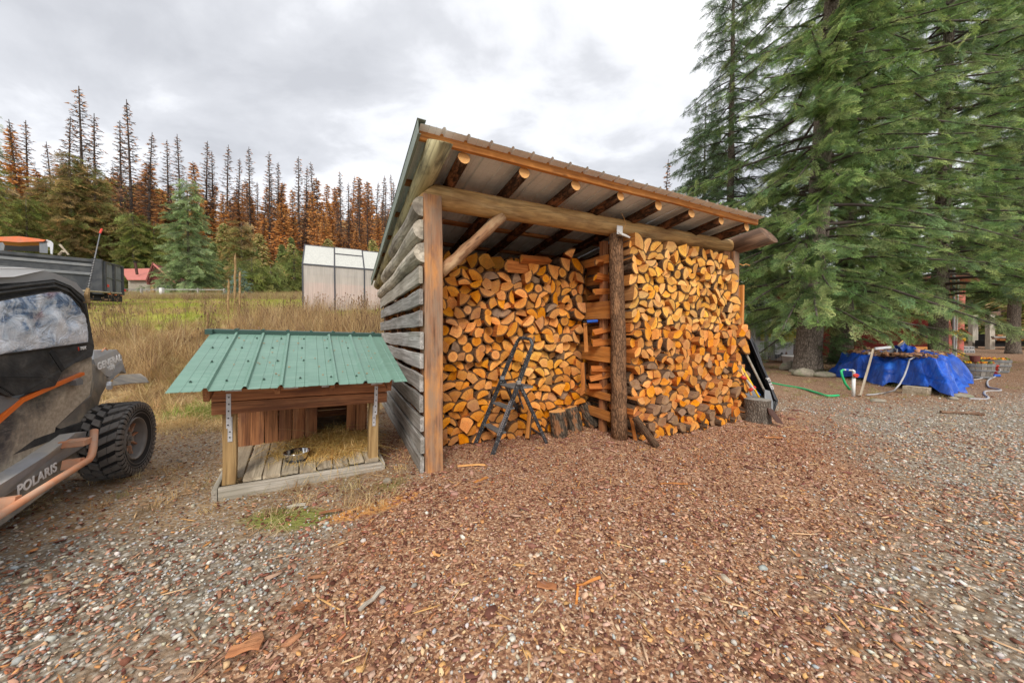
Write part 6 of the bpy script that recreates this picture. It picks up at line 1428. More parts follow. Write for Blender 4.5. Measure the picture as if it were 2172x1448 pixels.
# ------------------------------------------------------------- cabin with red roof
g0 = at(315, 619, 50.4); cz = H(g0.x, g0.y); cab = empty('cabin', (g0.x, g0.y, cz), 0, 'small cabin with red metal roof and red-brown shingled gable', 'cabin'); ca = cab.location.copy()
def pr(name, P, off, mat): q = MB(); q.prism([at(p[0], p[1], p[2]*.84)-ca for p in P], off); o = q.build(name, mat, cab); recalc(o.data); return o
BK = Vector((-.5, 1, 0)).normalized()
pr('roof', [(255, 572, 67), (319, 571, 67), (311, 594, 60), (270, 594, 60)], (0, 0, .15), m_redroof)
pr('side_wall', [(272, 594, 60.6), (311, 594, 60.6), (311, 628, 60.6), (272, 628, 60.6)], BK*.2, m_grey2)
pr('gable_wall', [(311, 595, 60), (324, 563, 60), (366, 600, 60), (366, 603, 60), (311, 603, 60)], BK*.3, m_brownshingle)
for k in range(6): y = 598-k*5.5; xr = 366-(k*5.5)*1.12; pr('shingle_course', [(311+k*2.0, y, 59.85), (xr, y, 59.85), (xr-1, y-1.6, 59.85), (312+k*2.0, y-1.6, 59.85)], BK*.1, m_brownshingle)
pr('lower_wall', [(311, 603, 60.1), (366, 603, 60.1), (366, 628, 60.1), (311, 628, 60.1)], BK*.2, m_grey2)
pr('roof', [(323.5, 557.5, 59.4), (376, 603, 59.4), (376, 606, 59.4), (323.5, 561, 59.4)], BK*7, m_brownshingle)
pr('barge_board', [(308, 596, 59.3), (322.5, 557, 59.3), (325.5, 558, 59.3), (311.5, 597, 59.3)], BK*.25, m_brownshingle)
pr('barge_board', [(323, 556, 59.3), (377, 603, 59.3), (376, 606, 59.3), (323, 560, 59.3)], BK*.25, m_redroof)
pr('door', [(319, 604, 59.9), (327, 604, 59.9), (327, 626, 59.9), (319, 626, 59.9)], BK*.1, m_treated)
for k in range(3): pr('window', [(333+10*k, 606, 59.9), (339+10*k, 606, 59.9), (339+10*k, 615, 59.9), (333+10*k, 615, 59.9)], BK*.1, m_gframe)
q = MB(); q.tube([at(291, 582, 52)-ca, at(289, 571, 52)-ca, at(287, 557, 52)-ca], .16, 8); q.build('stove_pipe', m_darkrust, cab)
q = MB(); q.tube([at(287, 557, 52)-ca, at(287, 555, 52)-ca], .22, 8); q.build('pipe_cap', m_blackmat, cab)
# white rail fence
fp = [(262, 34), (300, 35), (343, 35), (420, 36), (476, 37)]
fe = empty('rail_fence', at(300, 625, 35), 0, 'low white and grey rail fence along the far edge of the meadow', 'fence'); fo = fe.location.copy(); tops = []
for px, d in fp:
    b = at(px, 620, d); z = H(b.x, b.y); q = MB(); w_ = .28 if px == 343 else .14; q.box((b.x-fo.x, b.y-fo.y, z-fo.z+.5), (w_, w_, 1.1)); q.build('fence_post', m_pvc if px == 343 else m_grey, fe); tops.append(Vector((b.x-fo.x, b.y-fo.y, z-fo.z)))
for a, b in zip(tops, tops[1:]):
    for hh in (.45, .9): q = MB(); q.bar(a+Vector((0, 0, hh)), b+Vector((0, 0, hh)), .10, .04); q.build('rail', m_grey, fe)

# ------------------------------------------------------------- greenhouse
gd0 = 14.0; G0 = at(643, 657, gd0); gz = H(G0.x, G0.y)-.05
gdir = Vector((math.cos(.477), math.sin(.477), 0)); gn_ = Vector((-gdir.y, gdir.x, 0))
gh = empty('greenhouse', (G0.x, G0.y, gz), math.atan2(gdir.y, gdir.x), 'greenhouse with frosted panels and a dark frame on the bank behind the shed', 'greenhouse')
ez_ = at(643, 560, gd0).z-gz; rz_ = at(643, 515, gd0+.8).z-gz; GD = 2.6; hw = GD/2; pw_ = 1.17; nP = 5; GL = pw_*nP
def gq(name, P, mat, th=.012):
    P = [Vector(p) for p in P]; nn = (P[1]-P[0]).cross(P[2]-P[0]).normalized(); q = MB(); q.prism(P, nn*th); o = q.build(name, mat, gh); recalc(o.data); return o
for k in range(nP):
    a, b = k*pw_+.03, (k+1)*pw_-.03
    gq('wall_panel', [(a, 0, .08), (b, 0, .08), (b, 0, ez_-.03), (a, 0, ez_-.03)], m_polywall); gq('wall_panel', [(a, GD, .08), (b, GD, .08), (b, GD, ez_-.03), (a, GD, ez_-.03)], m_polywall)
    if k == 1:
        t = .36; gq('roof_panel', [(a, 0, ez_), (b, 0, ez_), (b, hw*(1-t), ez_+(rz_-ez_)*(1-t)), (a, hw*(1-t), ez_+(rz_-ez_)*(1-t))], m_polyroof)
        gq('roof_vent', [(a, hw*(1-t)+.02, ez_+(rz_-ez_)*(1-t)+.03), (b, hw*(1-t)+.02, ez_+(rz_-ez_)*(1-t)+.03), (b, hw, rz_+.03), (a, hw, rz_+.03)], m_polyroof)
        q = MB(); q.bar((a, hw*(1-t), ez_+(rz_-ez_)*(1-t)+.03), (b, hw*(1-t), ez_+(rz_-ez_)*(1-t)+.03), .05, .04); q.build('vent_frame', m_gframe, gh)
    else: gq('roof_panel', [(a, 0, ez_), (b, 0, ez_), (b, hw, rz_), (a, hw, rz_)], m_polyroof)
    gq('roof_panel', [(a, GD, ez_), (b, GD, ez_), (b, hw, rz_), (a, hw, rz_)], m_polyroof)
    q = MB(); q.bar((a+.05, .07, .15), (b-.05, .07, ez_*.72), .03, .02); q.build('brace', m_brownshingle, gh)
for k in range(nP+1):
    a = k*pw_
    for y_ in (0, GD): q = MB(); q.box((a, y_, ez_/2), (.055, .06, ez_)); q.build('stud', m_gframe, gh)
    for y_ in (0, GD): q = MB(); q.bar((a, y_, ez_), (a, hw, rz_), .05, .045); q.build('rafter', m_gframe, gh)
for y_, z_ in ((0, ez_), (GD, ez_), (hw, rz_), (0, .04), (GD, .04)): q = MB(); q.bar((-.03, y_, z_), (GL+.03, y_, z_), .06, .07); q.build('frame_rail', m_gframe, gh)
gq('end_wall', [(0, 0, .05), (0, GD, .05), (0, GD, ez_), (0, hw, rz_-.03), (0, 0, ez_)], m_polywall); gq('end_wall', [(GL, 0, .05), (GL, GD, .05), (GL, GD, ez_), (GL, hw, rz_-.03), (GL, 0, ez_)], m_polywall)
q = MB(); q.box((GL/2, GD/2, .01), (GL, GD, .04)); q.build('floor', m_cedar, gh)
q = MB(); q.box((GL/2, GD*.72, .55), (GL-.3, .6, .9)); q.build('potting_bench', m_cedar, gh)
for k in range(nP): q = MB(); q.box((pw_*(k+.5), .35, ez_*.34), (pw_-.06, .05, ez_*.66)); q.build('inner_board', m_pinkin, gh)
# mullein stalks and weeds on the bank
for px, y0, y1, d, lab in ((497, 538, 690, 8.6, 'tallest dried mullein stalk on the bank behind the kennel'), (483, 592, 690, 8.8, 'dried mullein stalk left of the tallest one'), (507, 575, 690, 8.9, 'dried mullein stalk right of the tallest one'), (439, 662, 712, 7.4, 'short dried stalk above the kennel ridge')):
    a, b = at(px, y1+25, d), at(px+2, y0, d); R = random.Random(px); q = MB(); K = 14; L_ = [a.lerp(b, k/K)+Vector((R.gauss(0, .006), R.gauss(0, .006), 0)) for k in range(K+1)]
    q.tube(L_, [.010]*(K//2)+[.020+.008*R.random() for k in range(K//2)]+[.008], 7)
    for k in range(60):
        c = a.lerp(b, R.uniform(.35, .98)); an = R.uniform(0, 6.28); q.box((0, 0, 0), (.016, .010, .012), 0, Matrix.Translation(c+Vector((math.cos(an)*.019, math.sin(an)*.019, 0))) @ Matrix.Rotation(an, 4, 'Z'))
    tag(q.build('mullein_stalk', m_brownweed if 'm_brownweed' in globals() else m_treated), lab, 'dried plant')
# dark seed heads of the weeds
n = 1000; p = pts(-16, -2.4, 7.2, 16, n); m_ = p[:, 0]/p[:, 1]; p = p[(m_ > -1.35) & (m_ < -.33)]; p = keep(p, (vnoise(p[:, 0], p[:, 1], 1.4, 71) > .55)*.8); n = len(p)
hV, hF = [], []
for k in range(5):
    a = k*1.3; q0 = np.array([0, 0, 0.0]); top = np.array([math.cos(a)*.10, math.sin(a)*.10, .55+.05*k]); tube_np(hV, hF, q0, top, .0035, .0025)
    tube_np(hV, hF, top, top+[0, 0, .035], .014, .009, 4)
weed = npmesh(np.array(hV), np.array(hF), m_inst)
put('dark_weed_seedheads', [weed], p, rs.uniform(.6, 1.35, n), [(.26, .16, .09), (.34, .23, .13), (.20, .12, .07)], .15, kind='stuff')

# ------------------------------------------------------------- tall firs on the right
def tgt(px, py): v = ground(px, py); return (v.x, v.y, H(v.x, v.y)-.05)
b1 = tgt(1712, 790)
def R1(z): return (4.9 if z < 8 else max(1.0, 4.9-(z-8)*.20))*(.80 if z < 2.6 else 1)
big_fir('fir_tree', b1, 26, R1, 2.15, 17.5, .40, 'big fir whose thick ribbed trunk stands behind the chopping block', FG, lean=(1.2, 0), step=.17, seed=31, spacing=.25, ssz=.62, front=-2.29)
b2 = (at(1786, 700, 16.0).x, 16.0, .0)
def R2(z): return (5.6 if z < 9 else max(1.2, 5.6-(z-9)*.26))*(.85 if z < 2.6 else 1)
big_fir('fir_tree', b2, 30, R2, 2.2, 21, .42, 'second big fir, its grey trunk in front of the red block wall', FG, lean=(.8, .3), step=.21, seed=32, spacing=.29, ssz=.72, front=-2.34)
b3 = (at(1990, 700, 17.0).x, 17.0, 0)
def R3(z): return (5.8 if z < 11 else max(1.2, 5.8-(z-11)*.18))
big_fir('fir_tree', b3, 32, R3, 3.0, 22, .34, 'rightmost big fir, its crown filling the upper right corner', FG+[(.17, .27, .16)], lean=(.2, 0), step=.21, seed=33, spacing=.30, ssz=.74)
b6 = (at(2150, 700, 23).x, 23.0, 0)
big_fir('fir_tree', b6, 30, lambda z: max(.8, 5.5*(1-z/31)**.6), 4.5, 29, .3, 'fir farther back at the right edge, beyond the sawmill posts', FG, step=.30, seed=36, spacing=.42, protos=SPR_LO, ssz=1.0)
b4 = (at(1545, 700, 19).x, 19.0, 0)
big_fir('fir_tree', b4, 25.5, lambda z: max(.6, 4.4*(1-z/25.5)**.6)*(1 if z < 14 else .85), 2.5, 25.2, .26, 'slimmer fir rising behind the right end of the shed, its thin top against the sky', [(.20, .30, .14), (.16, .25, .12), (.26, .36, .17)], step=.25, seed=34, spacing=.30, ssz=.64)
b5 = (at(1490, 700, 24).x, 24.0, 0)
big_fir('fir_tree', b5, 17.5, lambda z: max(.3, 4.6*(1-z/17.5)**.7), 2, 17.3, .2, 'fir behind the roof of the shed, left of the big firs', [(.24, .35, .16), (.28, .38, .17), (.18, .28, .13)], step=.26, protos=SPR_LO, seed=35, spacing=.34, ssz=.9)
plant('dead', 1403, 338, 40, 'thin dark conifer top just above the shed roof, left of the big firs', wid=.8)
for px, y, d, kind, lab in ((1440, 470, 45, 'fir', 'green fir low behind the shed roof, right of the thin conifer top'), (2095, 380, 44, 'fir', 'fir behind the sawmill posts'), (2150, 300, 40, 'fir', 'fir behind the lumber pile'), (2200, 330, 36, 'fir', 'fir at the right edge behind the lumber pile'), (2060, 430, 50, 'cedar', 'yellowish conifer between the red building and the sawmill posts'), (2130, 520, 46, 'cedar', 'low yellow-green conifer over the lumber pile'), (1640, 420, 48, 'fir', 'fir behind the chicken pen'), (1900, 380, 50, 'fir', 'fir behind the red block building'), (2185, 480, 33, 'cedar', 'yellow-green conifer cut by the right edge of the picture'), (1580, 450, 52, 'fir', 'fir behind the pen, left of its posts')):
    plant(kind, px, y, d, lab, wid=1.25)
for k, (px, d) in enumerate(((2134, 36), (2168, 34))):
    b = at(px, 700, d); t = empty('conifer_trunk', (b.x, b.y, H(b.x, b.y)), 0, ['bare conifer trunk behind the lumber pile', 'dark conifer trunk behind the right end of the lumber pile'][k], 'tree'); q = MB(); q.tube([(0, 0, 0), (0, 0, 5), (.1, 0, 14)], [.62, .5, .3], 12); q.build('trunk', m_trunk, t)
# dead twigs low on the second trunk
R = random.Random(8); q = MB(); tb = Vector(b2)
for k in range(40):
    z = R.uniform(.4, 3.4); a = R.uniform(2.5, 6.0); L = R.uniform(.6, 1.8); p0 = tb+Vector((0, 0, z)); d = Vector((math.cos(a), math.sin(a), R.uniform(-.3, .15))); p1 = p0+d*L*.5; p2 = p0+d*L+Vector((0, 0, -.18*L)); q.tube([p0, p1, p2], [.022, .016, .008], 4, caps=False)
    for j in range(3): c = p0.lerp(p2, R.uniform(.4, .95)); q.tube([c, c+Vector((R.gauss(0, .2), R.gauss(0, .2), R.gauss(-.05, .12)))], [.009, .004], 3, caps=False)
tag(q.build('dead_twigs', m_deadtrunk), kind='stuff')
# young shoots sprouting from the foot of the first trunk
n = 90; P = np.array([Vector(b1)+Vector((R.uniform(.2, 1.1), R.uniform(-1.1, .2), R.uniform(.15, 1.5))) for k in range(n)]); big_S = rs.uniform(.3, .55, n)
o = gnscatter('basal_fir_shoots', SPR, P, np.stack([rs.normal(0, .4, n), rs.uniform(-.1, .6, n), rs.uniform(-2.4, .6, n)], 1), big_S, pal(n, [(.14, .23, .08), (.10, .18, .06)]), kind='stuff')

# ------------------------------------------------------------- red block building
Y0 = 19.5; K0 = at(2003, 700, Y0); K0 = Vector((K0.x, Y0, 0)); Kl = at(1735, 700, 22.5); Kl = Vector((Kl.x, 22.5, 0)); Kr = at(2043, 700, 21.2); Kr = Vector((Kr.x, 21.2, 0))
red = empty('block_building', K0, 0, 'dark red painted concrete block building with white mortar at its corner', 'building'); HB = 4.6
dl = (Kl-K0).normalized(); dr = (Kr-K0).normalized(); wl, wr = (Kl-K0).length, (Kr-K0).length; nl = Vector((-dl.y, dl.x, 0)); nl = nl if nl.y < 0 else -nl; nr_ = Vector((dr.y, -dr.x, 0))
q = MB(); q.prism([(0, 0, 0), tuple(dl*wl*1.6), tuple(dl*wl*1.6+Vector((0, 0, HB))), (0, 0, HB)], -nl*.2); o = q.build('left_wall', m_redblock, red); recalc(o.data)
q = MB(); q.prism([(0, 0, 0), tuple(dr*wr), tuple(dr*wr+Vector((0, 0, HB))), (0, 0, HB)], -nr_*.2); o = q.build('mortar_wall', m_mortar, red); recalc(o.data)
bh = .205
me_cache = {}
for row in range(22):
    x = .0; first = row % 2
    while x < wr-.02:
        L = (.42 if not (first and x == 0) else .21); L = min(L, wr-x); key = round(L, 3)
        M = Matrix((dr, nr_, Vector((0, 0, 1)))).transposed().to_4x4(); M.translation = dr*(x+.006)+nr_*.0+Vector((0, 0, row*bh+.006))
        if key not in me_cache: q = MB(); q.box(((L-.012)/2, .02, (bh-.012)/2), (L-.014, .06, bh-.016)); me_cache[key] = mesh(q.v, q.f, m_pinkwall, q.m)
        link('block', me_cache[key], red, M); x += L
q = MB(); q.prism([tuple(dl*wl*1.7+nl*.5+Vector((0, 0, HB))), tuple(nl*.5-dl*.4+nr_*.4+Vector((0, 0, HB))), tuple(dr*(wr+.4)+nr_*.5+Vector((0, 0, HB))), tuple(dr*wr+dl*wl+Vector((0, 0, HB)))], (0, 0, .18)); o = q.build('roof', m_redroof, red); recalc(o.data)
# pipes, yellow ties and small awning
def pole(px, y0, y1, d, r, mat, label, cat='pipe', lean=0):
    a, b = at(px, y0, d), at(px+lean, y1, d); a.z = max(a.z, 0); q = MB(); q.tube([a, b], r, 8); tag(q.build('pipe', mat), label, cat)
pole(2023, 757, 560, 18.6, .055, m_galv, 'grey downpipe at the corner of the red building')
pole(2027, 757, 590, 18.3, .035, m_pvc, 'white pipe leaning at the corner of the red building', lean=6)
for px, py, s, lab in ((2004, 703, .12, 'yellow tie on the corner block of the red building'), (2024, 703, .30, 'long yellow clamp on the white pipes'), (2034, 706, .22, 'round yellow fitting on the white pipe'), (2043, 718, .12, 'small yellow fitting right of the pipes'), (2038, 750, .22, 'yellow bar at the foot of the pipes')):
    p = at(px, py, 18.0); q = MB(); q.box(p, (s*1.6, .08, .09), 0, None, .02); q.tube([p+Vector((-s*.5, -.05, -.03)), p+Vector((0, -.06, -.14)), p+Vector((s*.5, -.05, .0))], .03, 6); tag(q.build('clamp', m_yellow), lab, 'clamp')
a = [at(2040, 697, 20.5), at(2063, 713, 19.8), at(2061, 712, 22.5), at(2040, 697, 22.5)]; q = MB(); q.prism(a, (0, 0, .06)); o = q.build('awning', m_redroof); recalc(o.data); tag(o, 'small faded red awning on the side of the block building', 'awning')
for k, (px, py, lab) in enumerate(((2043, 739, 'upper left grey concrete block of the small pile by the red building'), (2055, 739, 'upper right grey concrete block of the small pile'), (2044, 747, 'lower left grey concrete block of the small pile'), (2056, 747, 'lower right grey concrete block of the small pile'))):
    p = at(px, py, 24); zb_ = .04 if py > 742 else .30; q = MB(); c = Vector((p.x, 24, zb_+.12))
    q.box(c+Vector((0, 0, .09)), (.38, .3, .05)); q.box(c-Vector((0, 0, .09)), (.38, .3, .05)); q.box(c+Vector((-.17, 0, 0)), (.04, .3, .13)); q.box(c+Vector((.17, 0, 0)), (.04, .3, .13)); q.box(c, (.04, .3, .13)); tag(q.build('concrete_block', m_mortarblock), lab, 'concrete block')

# ------------------------------------------------------------- tarp heap
tp = [ground(2016, 844), ground(1766, 796), Vector((14.3, 14.0, 0)), ground(2052, 812)]
cen = sum(tp, Vector())/4
tarp = MB(); NS, NT = 96, 22; th_ = []
def heapring(t):
    """outline point of the heap, t in 0..4"""
    i = int(t) % 4; f = t-int(t); a, b = tp[i], tp[(i+1) % 4]; return a.lerp(b, f)
VV, FF = [], []; R = random.Random(4)
for j in range(NT+1):
    s = j/NT                                                   # 0 hem .. 1 top centre
    for k in range(NS):
        t = 4*k/NS; p = heapring(t); corner = abs(((t+.5) % 1)-.5)*2
        flare = 1.03+.05*math.sin(k*1.9)+.03*math.sin(k*.73)
        if s < .72: q = s/.72; rad = flare*(1-.20*q); z = .80*(q**.9)
        else: q = (s-.72)/.28; rad = flare*.80*(1-q)+.02; z = .80+.10*math.sin(q*PI/2)
        fold = (math.sin(k*1.25+1.5*math.sin(k*.31))*.5+.5*math.sin(k*2.9+2))*(1-s)**1.2*.11+.05*math.sin(k*.6+s*6)*(s < .8)
        pos = cen+(p-cen)*(rad+fold/max(.5, (p-cen).length)*1.3); pos.z = z+.05*math.sin(k*.9+s*9)*(s > .25)*(s < .9)-.16*math.exp(-((t-.45)/.22)**2)*sstep(.4, .75, s)+.10*math.exp(-((t-3.9)/.3)**2)*sstep(.4, .8, s)
        hem = .10*max(0, math.sin(k*.42+.6))+(.12 if .12 < t < .42 else 0); pos.z = max(pos.z, 0)+hem*(1-s)**2
        VV.append(pos)
for j in range(NT):
    for k in range(NS): FF.append((j*NS+k, j*NS+(k+1) % NS, (j+1)*NS+(k+1) % NS, (j+1)*NS+k))
VV.append(cen+Vector((0, 0, .9))); FF += [(NT*NS+k, NT*NS+(k+1) % NS, len(VV)-1) for k in range(NS)]
tarp.add(VV, FF); tag(tarp.build('tarp', m_tarp, None, True), 'bright blue tarp draped in folds over a heap of lumber', 'tarp')
def ont(px, py, d, dz=0): p = at(px, py, d); return p
# planks and rubbish on the tarp
for x0, y0, d0, x1, y1, d1, w, mt, lab in (
    (1842, 752, 10.5, 1905, 752, 11, .16, m_grey2, 'wide grey plank on the left of the tarp heap'), (1855, 756, 10.3, 1880, 745, 10.8, .10, m_grey, 'short grey board leaning on the tarp heap'), (1866, 757, 10.2, 1900, 742, 10.8, .09, m_grey2, 'second short board leaning on the tarp heap'),
    (1881, 751, 10.0, 1919, 726, 10.2, .10, m_darkgreen if False else m_gate, 'pale green-grey strip sticking up from the tarp heap'), (1893, 745, 10.2, 1915, 724, 10.5, .07, m_endcut, 'light wooden board behind the green-grey strip'), (1902, 757, 9.8, 1903, 741, 9.9, .06, m_gate, 'short dark upright piece on the tarp heap'),
    (1930, 738, 10.5, 1966, 739, 10.8, .10, m_fascia, 'reddish board lying on top of the tarp heap'), (1856, 739, 11, 1890, 736, 11.3, .08, m_pvc, 'thin white board at the back of the tarp heap'), (1960, 747, 9.6, 2000, 752, 9.7, .16, m_grey2, 'grey board near the right end of the tarp heap'), (1975, 745, 9.8, 2010, 760, 9.2, .10, m_grey, 'dark board sliding toward the right corner of the tarp heap')):
    a, b = at(x0, y0, d0), at(x1, y1, d1); o = board('plank', a, b, w, .025, mt, None, n=3); tag(o, lab, 'plank')
for x0, y0, d0, x1, y1, d1, r, mt, lab in ((1946, 744, 9.4, 1964, 764, 8.9, .062, m_rust, 'rusty red-brown pipe on the tarp heap'), (1965, 750, 9.3, 1986, 760, 8.9, .055, m_blackmat, 'black pipe beside the rusty pipe on the tarp heap')):
    q = MB(); a, b = at(x0, y0, d0), at(x1, y1, d1); q.tube([a, b], r, 14, caps=False); q.tube([b, a], r*.82, 14, caps=False); tag(q.build('pipe', mt), lab, 'pipe')
q = MB(); a = at(1930, 746, 9.8); VV = [a+Vector((.55*i/5-.2, .25*j/3, .10*math.sin(i*1.7+j)+.05*j)) for j in range(4) for i in range(6)]; q.add(VV, [(j*6+i, j*6+i+1, j*6+i+7, j*6+i+6) for j in range(3) for i in range(5)]); tag(q.build('tarp_scrap', m_tarp), 'crumpled scrap of blue tarp on top of the heap', 'tarp')
n = 1500; PP = np.array([cen+(heapring(R.uniform(0, 4))-cen)*math.sqrt(R.random())*.80 for k in range(n)]); PP[:, 2] = .84+rs.uniform(0, .09, n)+.12*vnoise(PP[:, 0], PP[:, 1], .5, 9)-.1
bake('needle_litter_on_tarp', PLATES, PP, np.stack([rs.normal(0, .3, n), rs.normal(0, .3, n), rs.uniform(0, 6.28, n)], 1), np.stack([rs.uniform(.06, .26, n), rs.uniform(.03, .12, n), np.full(n, .02)], 1), pal(n, [(.30, .15, .08), (.22, .11, .06), (.40, .24, .14), (.16, .09, .05)]), m_chip, kind='stuff')
a, b = ground(1929, 835), ground(1982, 841); q = MB(); q.bar(a+Vector((0, .1, .09)), b+Vector((0, .1, .09)), .19, .22); tag(q.build('timber', m_deck), 'thick weathered timber under the front hem of the tarp', 'timber')
# stand pipe with tap and hoses
sp = empty('stand_pipe', ground(1810, 838), 0, 'white plastic water stand pipe with a red valve in front of the tarp heap', 'water pipe'); so = sp.location
q = MB(); q.tube([(0, 0, -.05), (0, 0, .40)], .034, 12); q.build('riser', m_pvc, sp, True)
q = MB(); q.tube([(0, 0, .40), (0, 0, .52), (0, 0, .56), (-.04, 0, .585)], [.030, .030, .032, .032], 10); q.tube([(-.03, 0, .585), (-.26, 0, .60)], .02, 10); q.build('elbow', m_galv, sp, True)
q = MB(); q.tube([(0, -.02, .47), (-.0, -.07, .47)], .045, 10); q.box((-.02, -.07, .48), (.13, .02, .025)); q.build('valve', m_red, sp)
q = MB(); q.tube([(-.14, 0, .595), (-.20, 0, .60)], .026, 8); q.build('coupling', m_blue, sp)
hs_ = so+Vector((-.27, 0, .60))
q = MB(); q.tube([hs_+Vector((.03, 0, 0)), hs_+Vector((-.03, -.0, -.02)), hs_+Vector((-.02, -.02, -.15)), hs_+Vector((.05, -.02, -.32)), hs_+Vector((.16, -.02, -.46))], .024, 10); tag(q.build('hose', m_greenhose, None, True), 'short bright green hose hanging from the stand pipe', 'hose')
def gh_(pts_, r, mat, label, z=.02):
    L = [ground(x, y)+Vector((0, 0, z)) for x, y in pts_]; out = []
    for i in range(len(L)-1):
        p0, p1, p2, p3 = L[max(i-1, 0)], L[i], L[i+1], L[min(i+2, len(L)-1)]
        for k in range(6): t = k/6; out.append(.5*((2*p1)+(p2-p0)*t+(2*p0-5*p1+4*p2-p3)*t*t+(3*p1-p0-3*p2+p3)*t**3))
    out.append(L[-1]); q = MB(); q.tube(out, r, 8); tag(q.build('hose', mat, None, True), label, 'hose')
gh_([(1628, 812), (1665, 819), (1700, 825), (1735, 835), (1755, 841), (1779, 840)], .026, m_greenhose, 'long bright green hose lying on the ground beside the black sled')
a = at(1927, 760, 8.7); q = MB(); L_ = [at(1929, 763, 8.75), at(1925, 778, 8.4), at(1918, 797, 8.1), at(1908, 815, 7.9), at(1897, 828, 7.8), ground(1880, 835)+Vector((0, 0, .03)), ground(1855, 838)+Vector((0, 0, .02)), ground(1838, 839)+Vector((0, 0, .02))]; q.tube(L_, .017, 8); q.tube([at(1960, 756, 9.2), at(1945, 755, 9.0), at(1929, 763, 8.75)], .017, 8); tag(q.build('hose', m_greyhose, None, True), 'grey hose running down the front of the blue tarp', 'hose')
gh_([(2044, 815), (2050, 808), (2070, 806), (2090, 802), (2112, 798)], .020, m_greyhose, 'pale grey hose running from the tarp corner to the red bucket')
gh_([(2112, 799), (2098, 806), (2094, 812), (2098, 822), (2120, 827), (2120, 830), (2092, 831), (2088, 837), (2096, 844), (2090, 848), (2056, 847)], .019, m_greyhose, 'winding grey hose in front of the barrels')
a, b = ground(1825, 840), at(1852, 742, 8.4); o = board('stake', a, b, .075, .03, m_palewood, None, n=3); tag(o, 'pale wooden stake leaning against the front of the tarp', 'stake')
# barrel planters, bucket
def barrel(px, py, wpx, label):
    b = ground(px, py); r = wpx*b.y/FPX/2*.86; h = r*1.28; t = empty('barrel_planter', b, 0, label, 'planter'); n = 20
    for k in range(n):
        a0, a1 = 2*PI*k/n+.012, 2*PI*(k+1)/n-.012; vs = []
        for z, rr in ((0, .82), (h*.5, .96), (h, 1.0)):
            for (a, q_) in ((a0, 1), (a1, 1), (a1, .93), (a0, .93)): vs.append((rr*q_*r*math.cos(a), rr*q_*r*math.sin(a), z))
        fs = [];
        for i in (0, 4): fs += [(i, i+1, i+5, i+4), (i+1, i+2, i+6, i+5), (i+2, i+3, i+7, i+6), (i+3, i, i+4, i+7)]
        fs += [(8, 9, 10, 11), (3, 2, 1, 0)]; link('stave', mesh(vs, fs, m_stave), t)
    for z, rr in ((h*.12, .86), (h*.55, .975), (h*.86, 1.0)): q = MB(); q.lathe([(rr*r+.004, z-.02), (rr*r+.010, z-.02), (rr*r+.010, z+.02), (rr*r+.004, z+.02)], 28); q.build('hoop', m_gate, t)
    q = MB(); q.lathe([(0, h*.9), (r*.94, h*.9)], 20); q.build('soil', m_cedar, t)
    n = 60; P = np.stack([rs.uniform(-r*.75, r*.75, n), rs.uniform(-r*.75, r*.75, n), np.full(n, h*.92)+rs.uniform(0, .08, n)], 1)
    bake('flowers', PLATES, P, np.stack([rs.normal(0, .6, n), rs.normal(0, .6, n), rs.uniform(0, 6, n)], 1), np.stack([rs.uniform(.05, .12, n)]*2+[np.full(n, .03)], 1), pal(n, [(.80, .45, .02), (.75, .28, .03), (.20, .25, .05), (.45, .15, .04)]), m_chip, parent=t, kind='stuff'); return t, h
barrel(2068, 801, 58, 'grey half barrel planter with orange and yellow flowers, nearer the tarp'); barrel(2108, 789, 50, 'grey half barrel planter behind the red bucket')
b = ground(2068, 801); q = MB(); q.lathe([(0, 0), (.09, 0), (.12, .2), (.115, .2), (.085, .01)], 14, Matrix.Translation(b+Vector((-.02, 0, .52)))); tag(q.build('flower_pot', m_brownshingle), 'dark brown flower pot standing in the nearer barrel planter', 'flower pot')
b = ground(2101, 798); bk = empty('bucket', b, 0, 'red plastic bucket between the two barrel planters', 'bucket'); q = MB(); q.lathe([(0, 0), (.13, 0), (.155, .36), (.165, .36), (.165, .39), (.15, .39), (.125, .02)], 20); q.build('bucket_body', m_red, bk, True); q = MB(); q.tube([(.16, 0, .36), (.17, -.12, .24), (0, -.2, .16), (-.17, -.12, .24), (-.16, 0, .36)], .006, 5); q.build('handle', m_galv, bk)
b = ground(2110, 799); q = MB(); q.box(b+Vector((0, 0, .05)), (.22, .16, .08), 0, None, .02); tag(q.build('sprinkler', m_blue), 'small blue sprinkler at the end of the grey hoses', 'sprinkler')
b0, b1_ = ground(1995, 876), ground(2086, 881); q = MB(); q.tube([b0+Vector((0, 0, .025)), b1_+Vector((0, 0, .025))], .028, 7); tag(q.build('pole', m_darklog), 'dark wooden pole lying on the gravel in front of the tarp', 'pole')

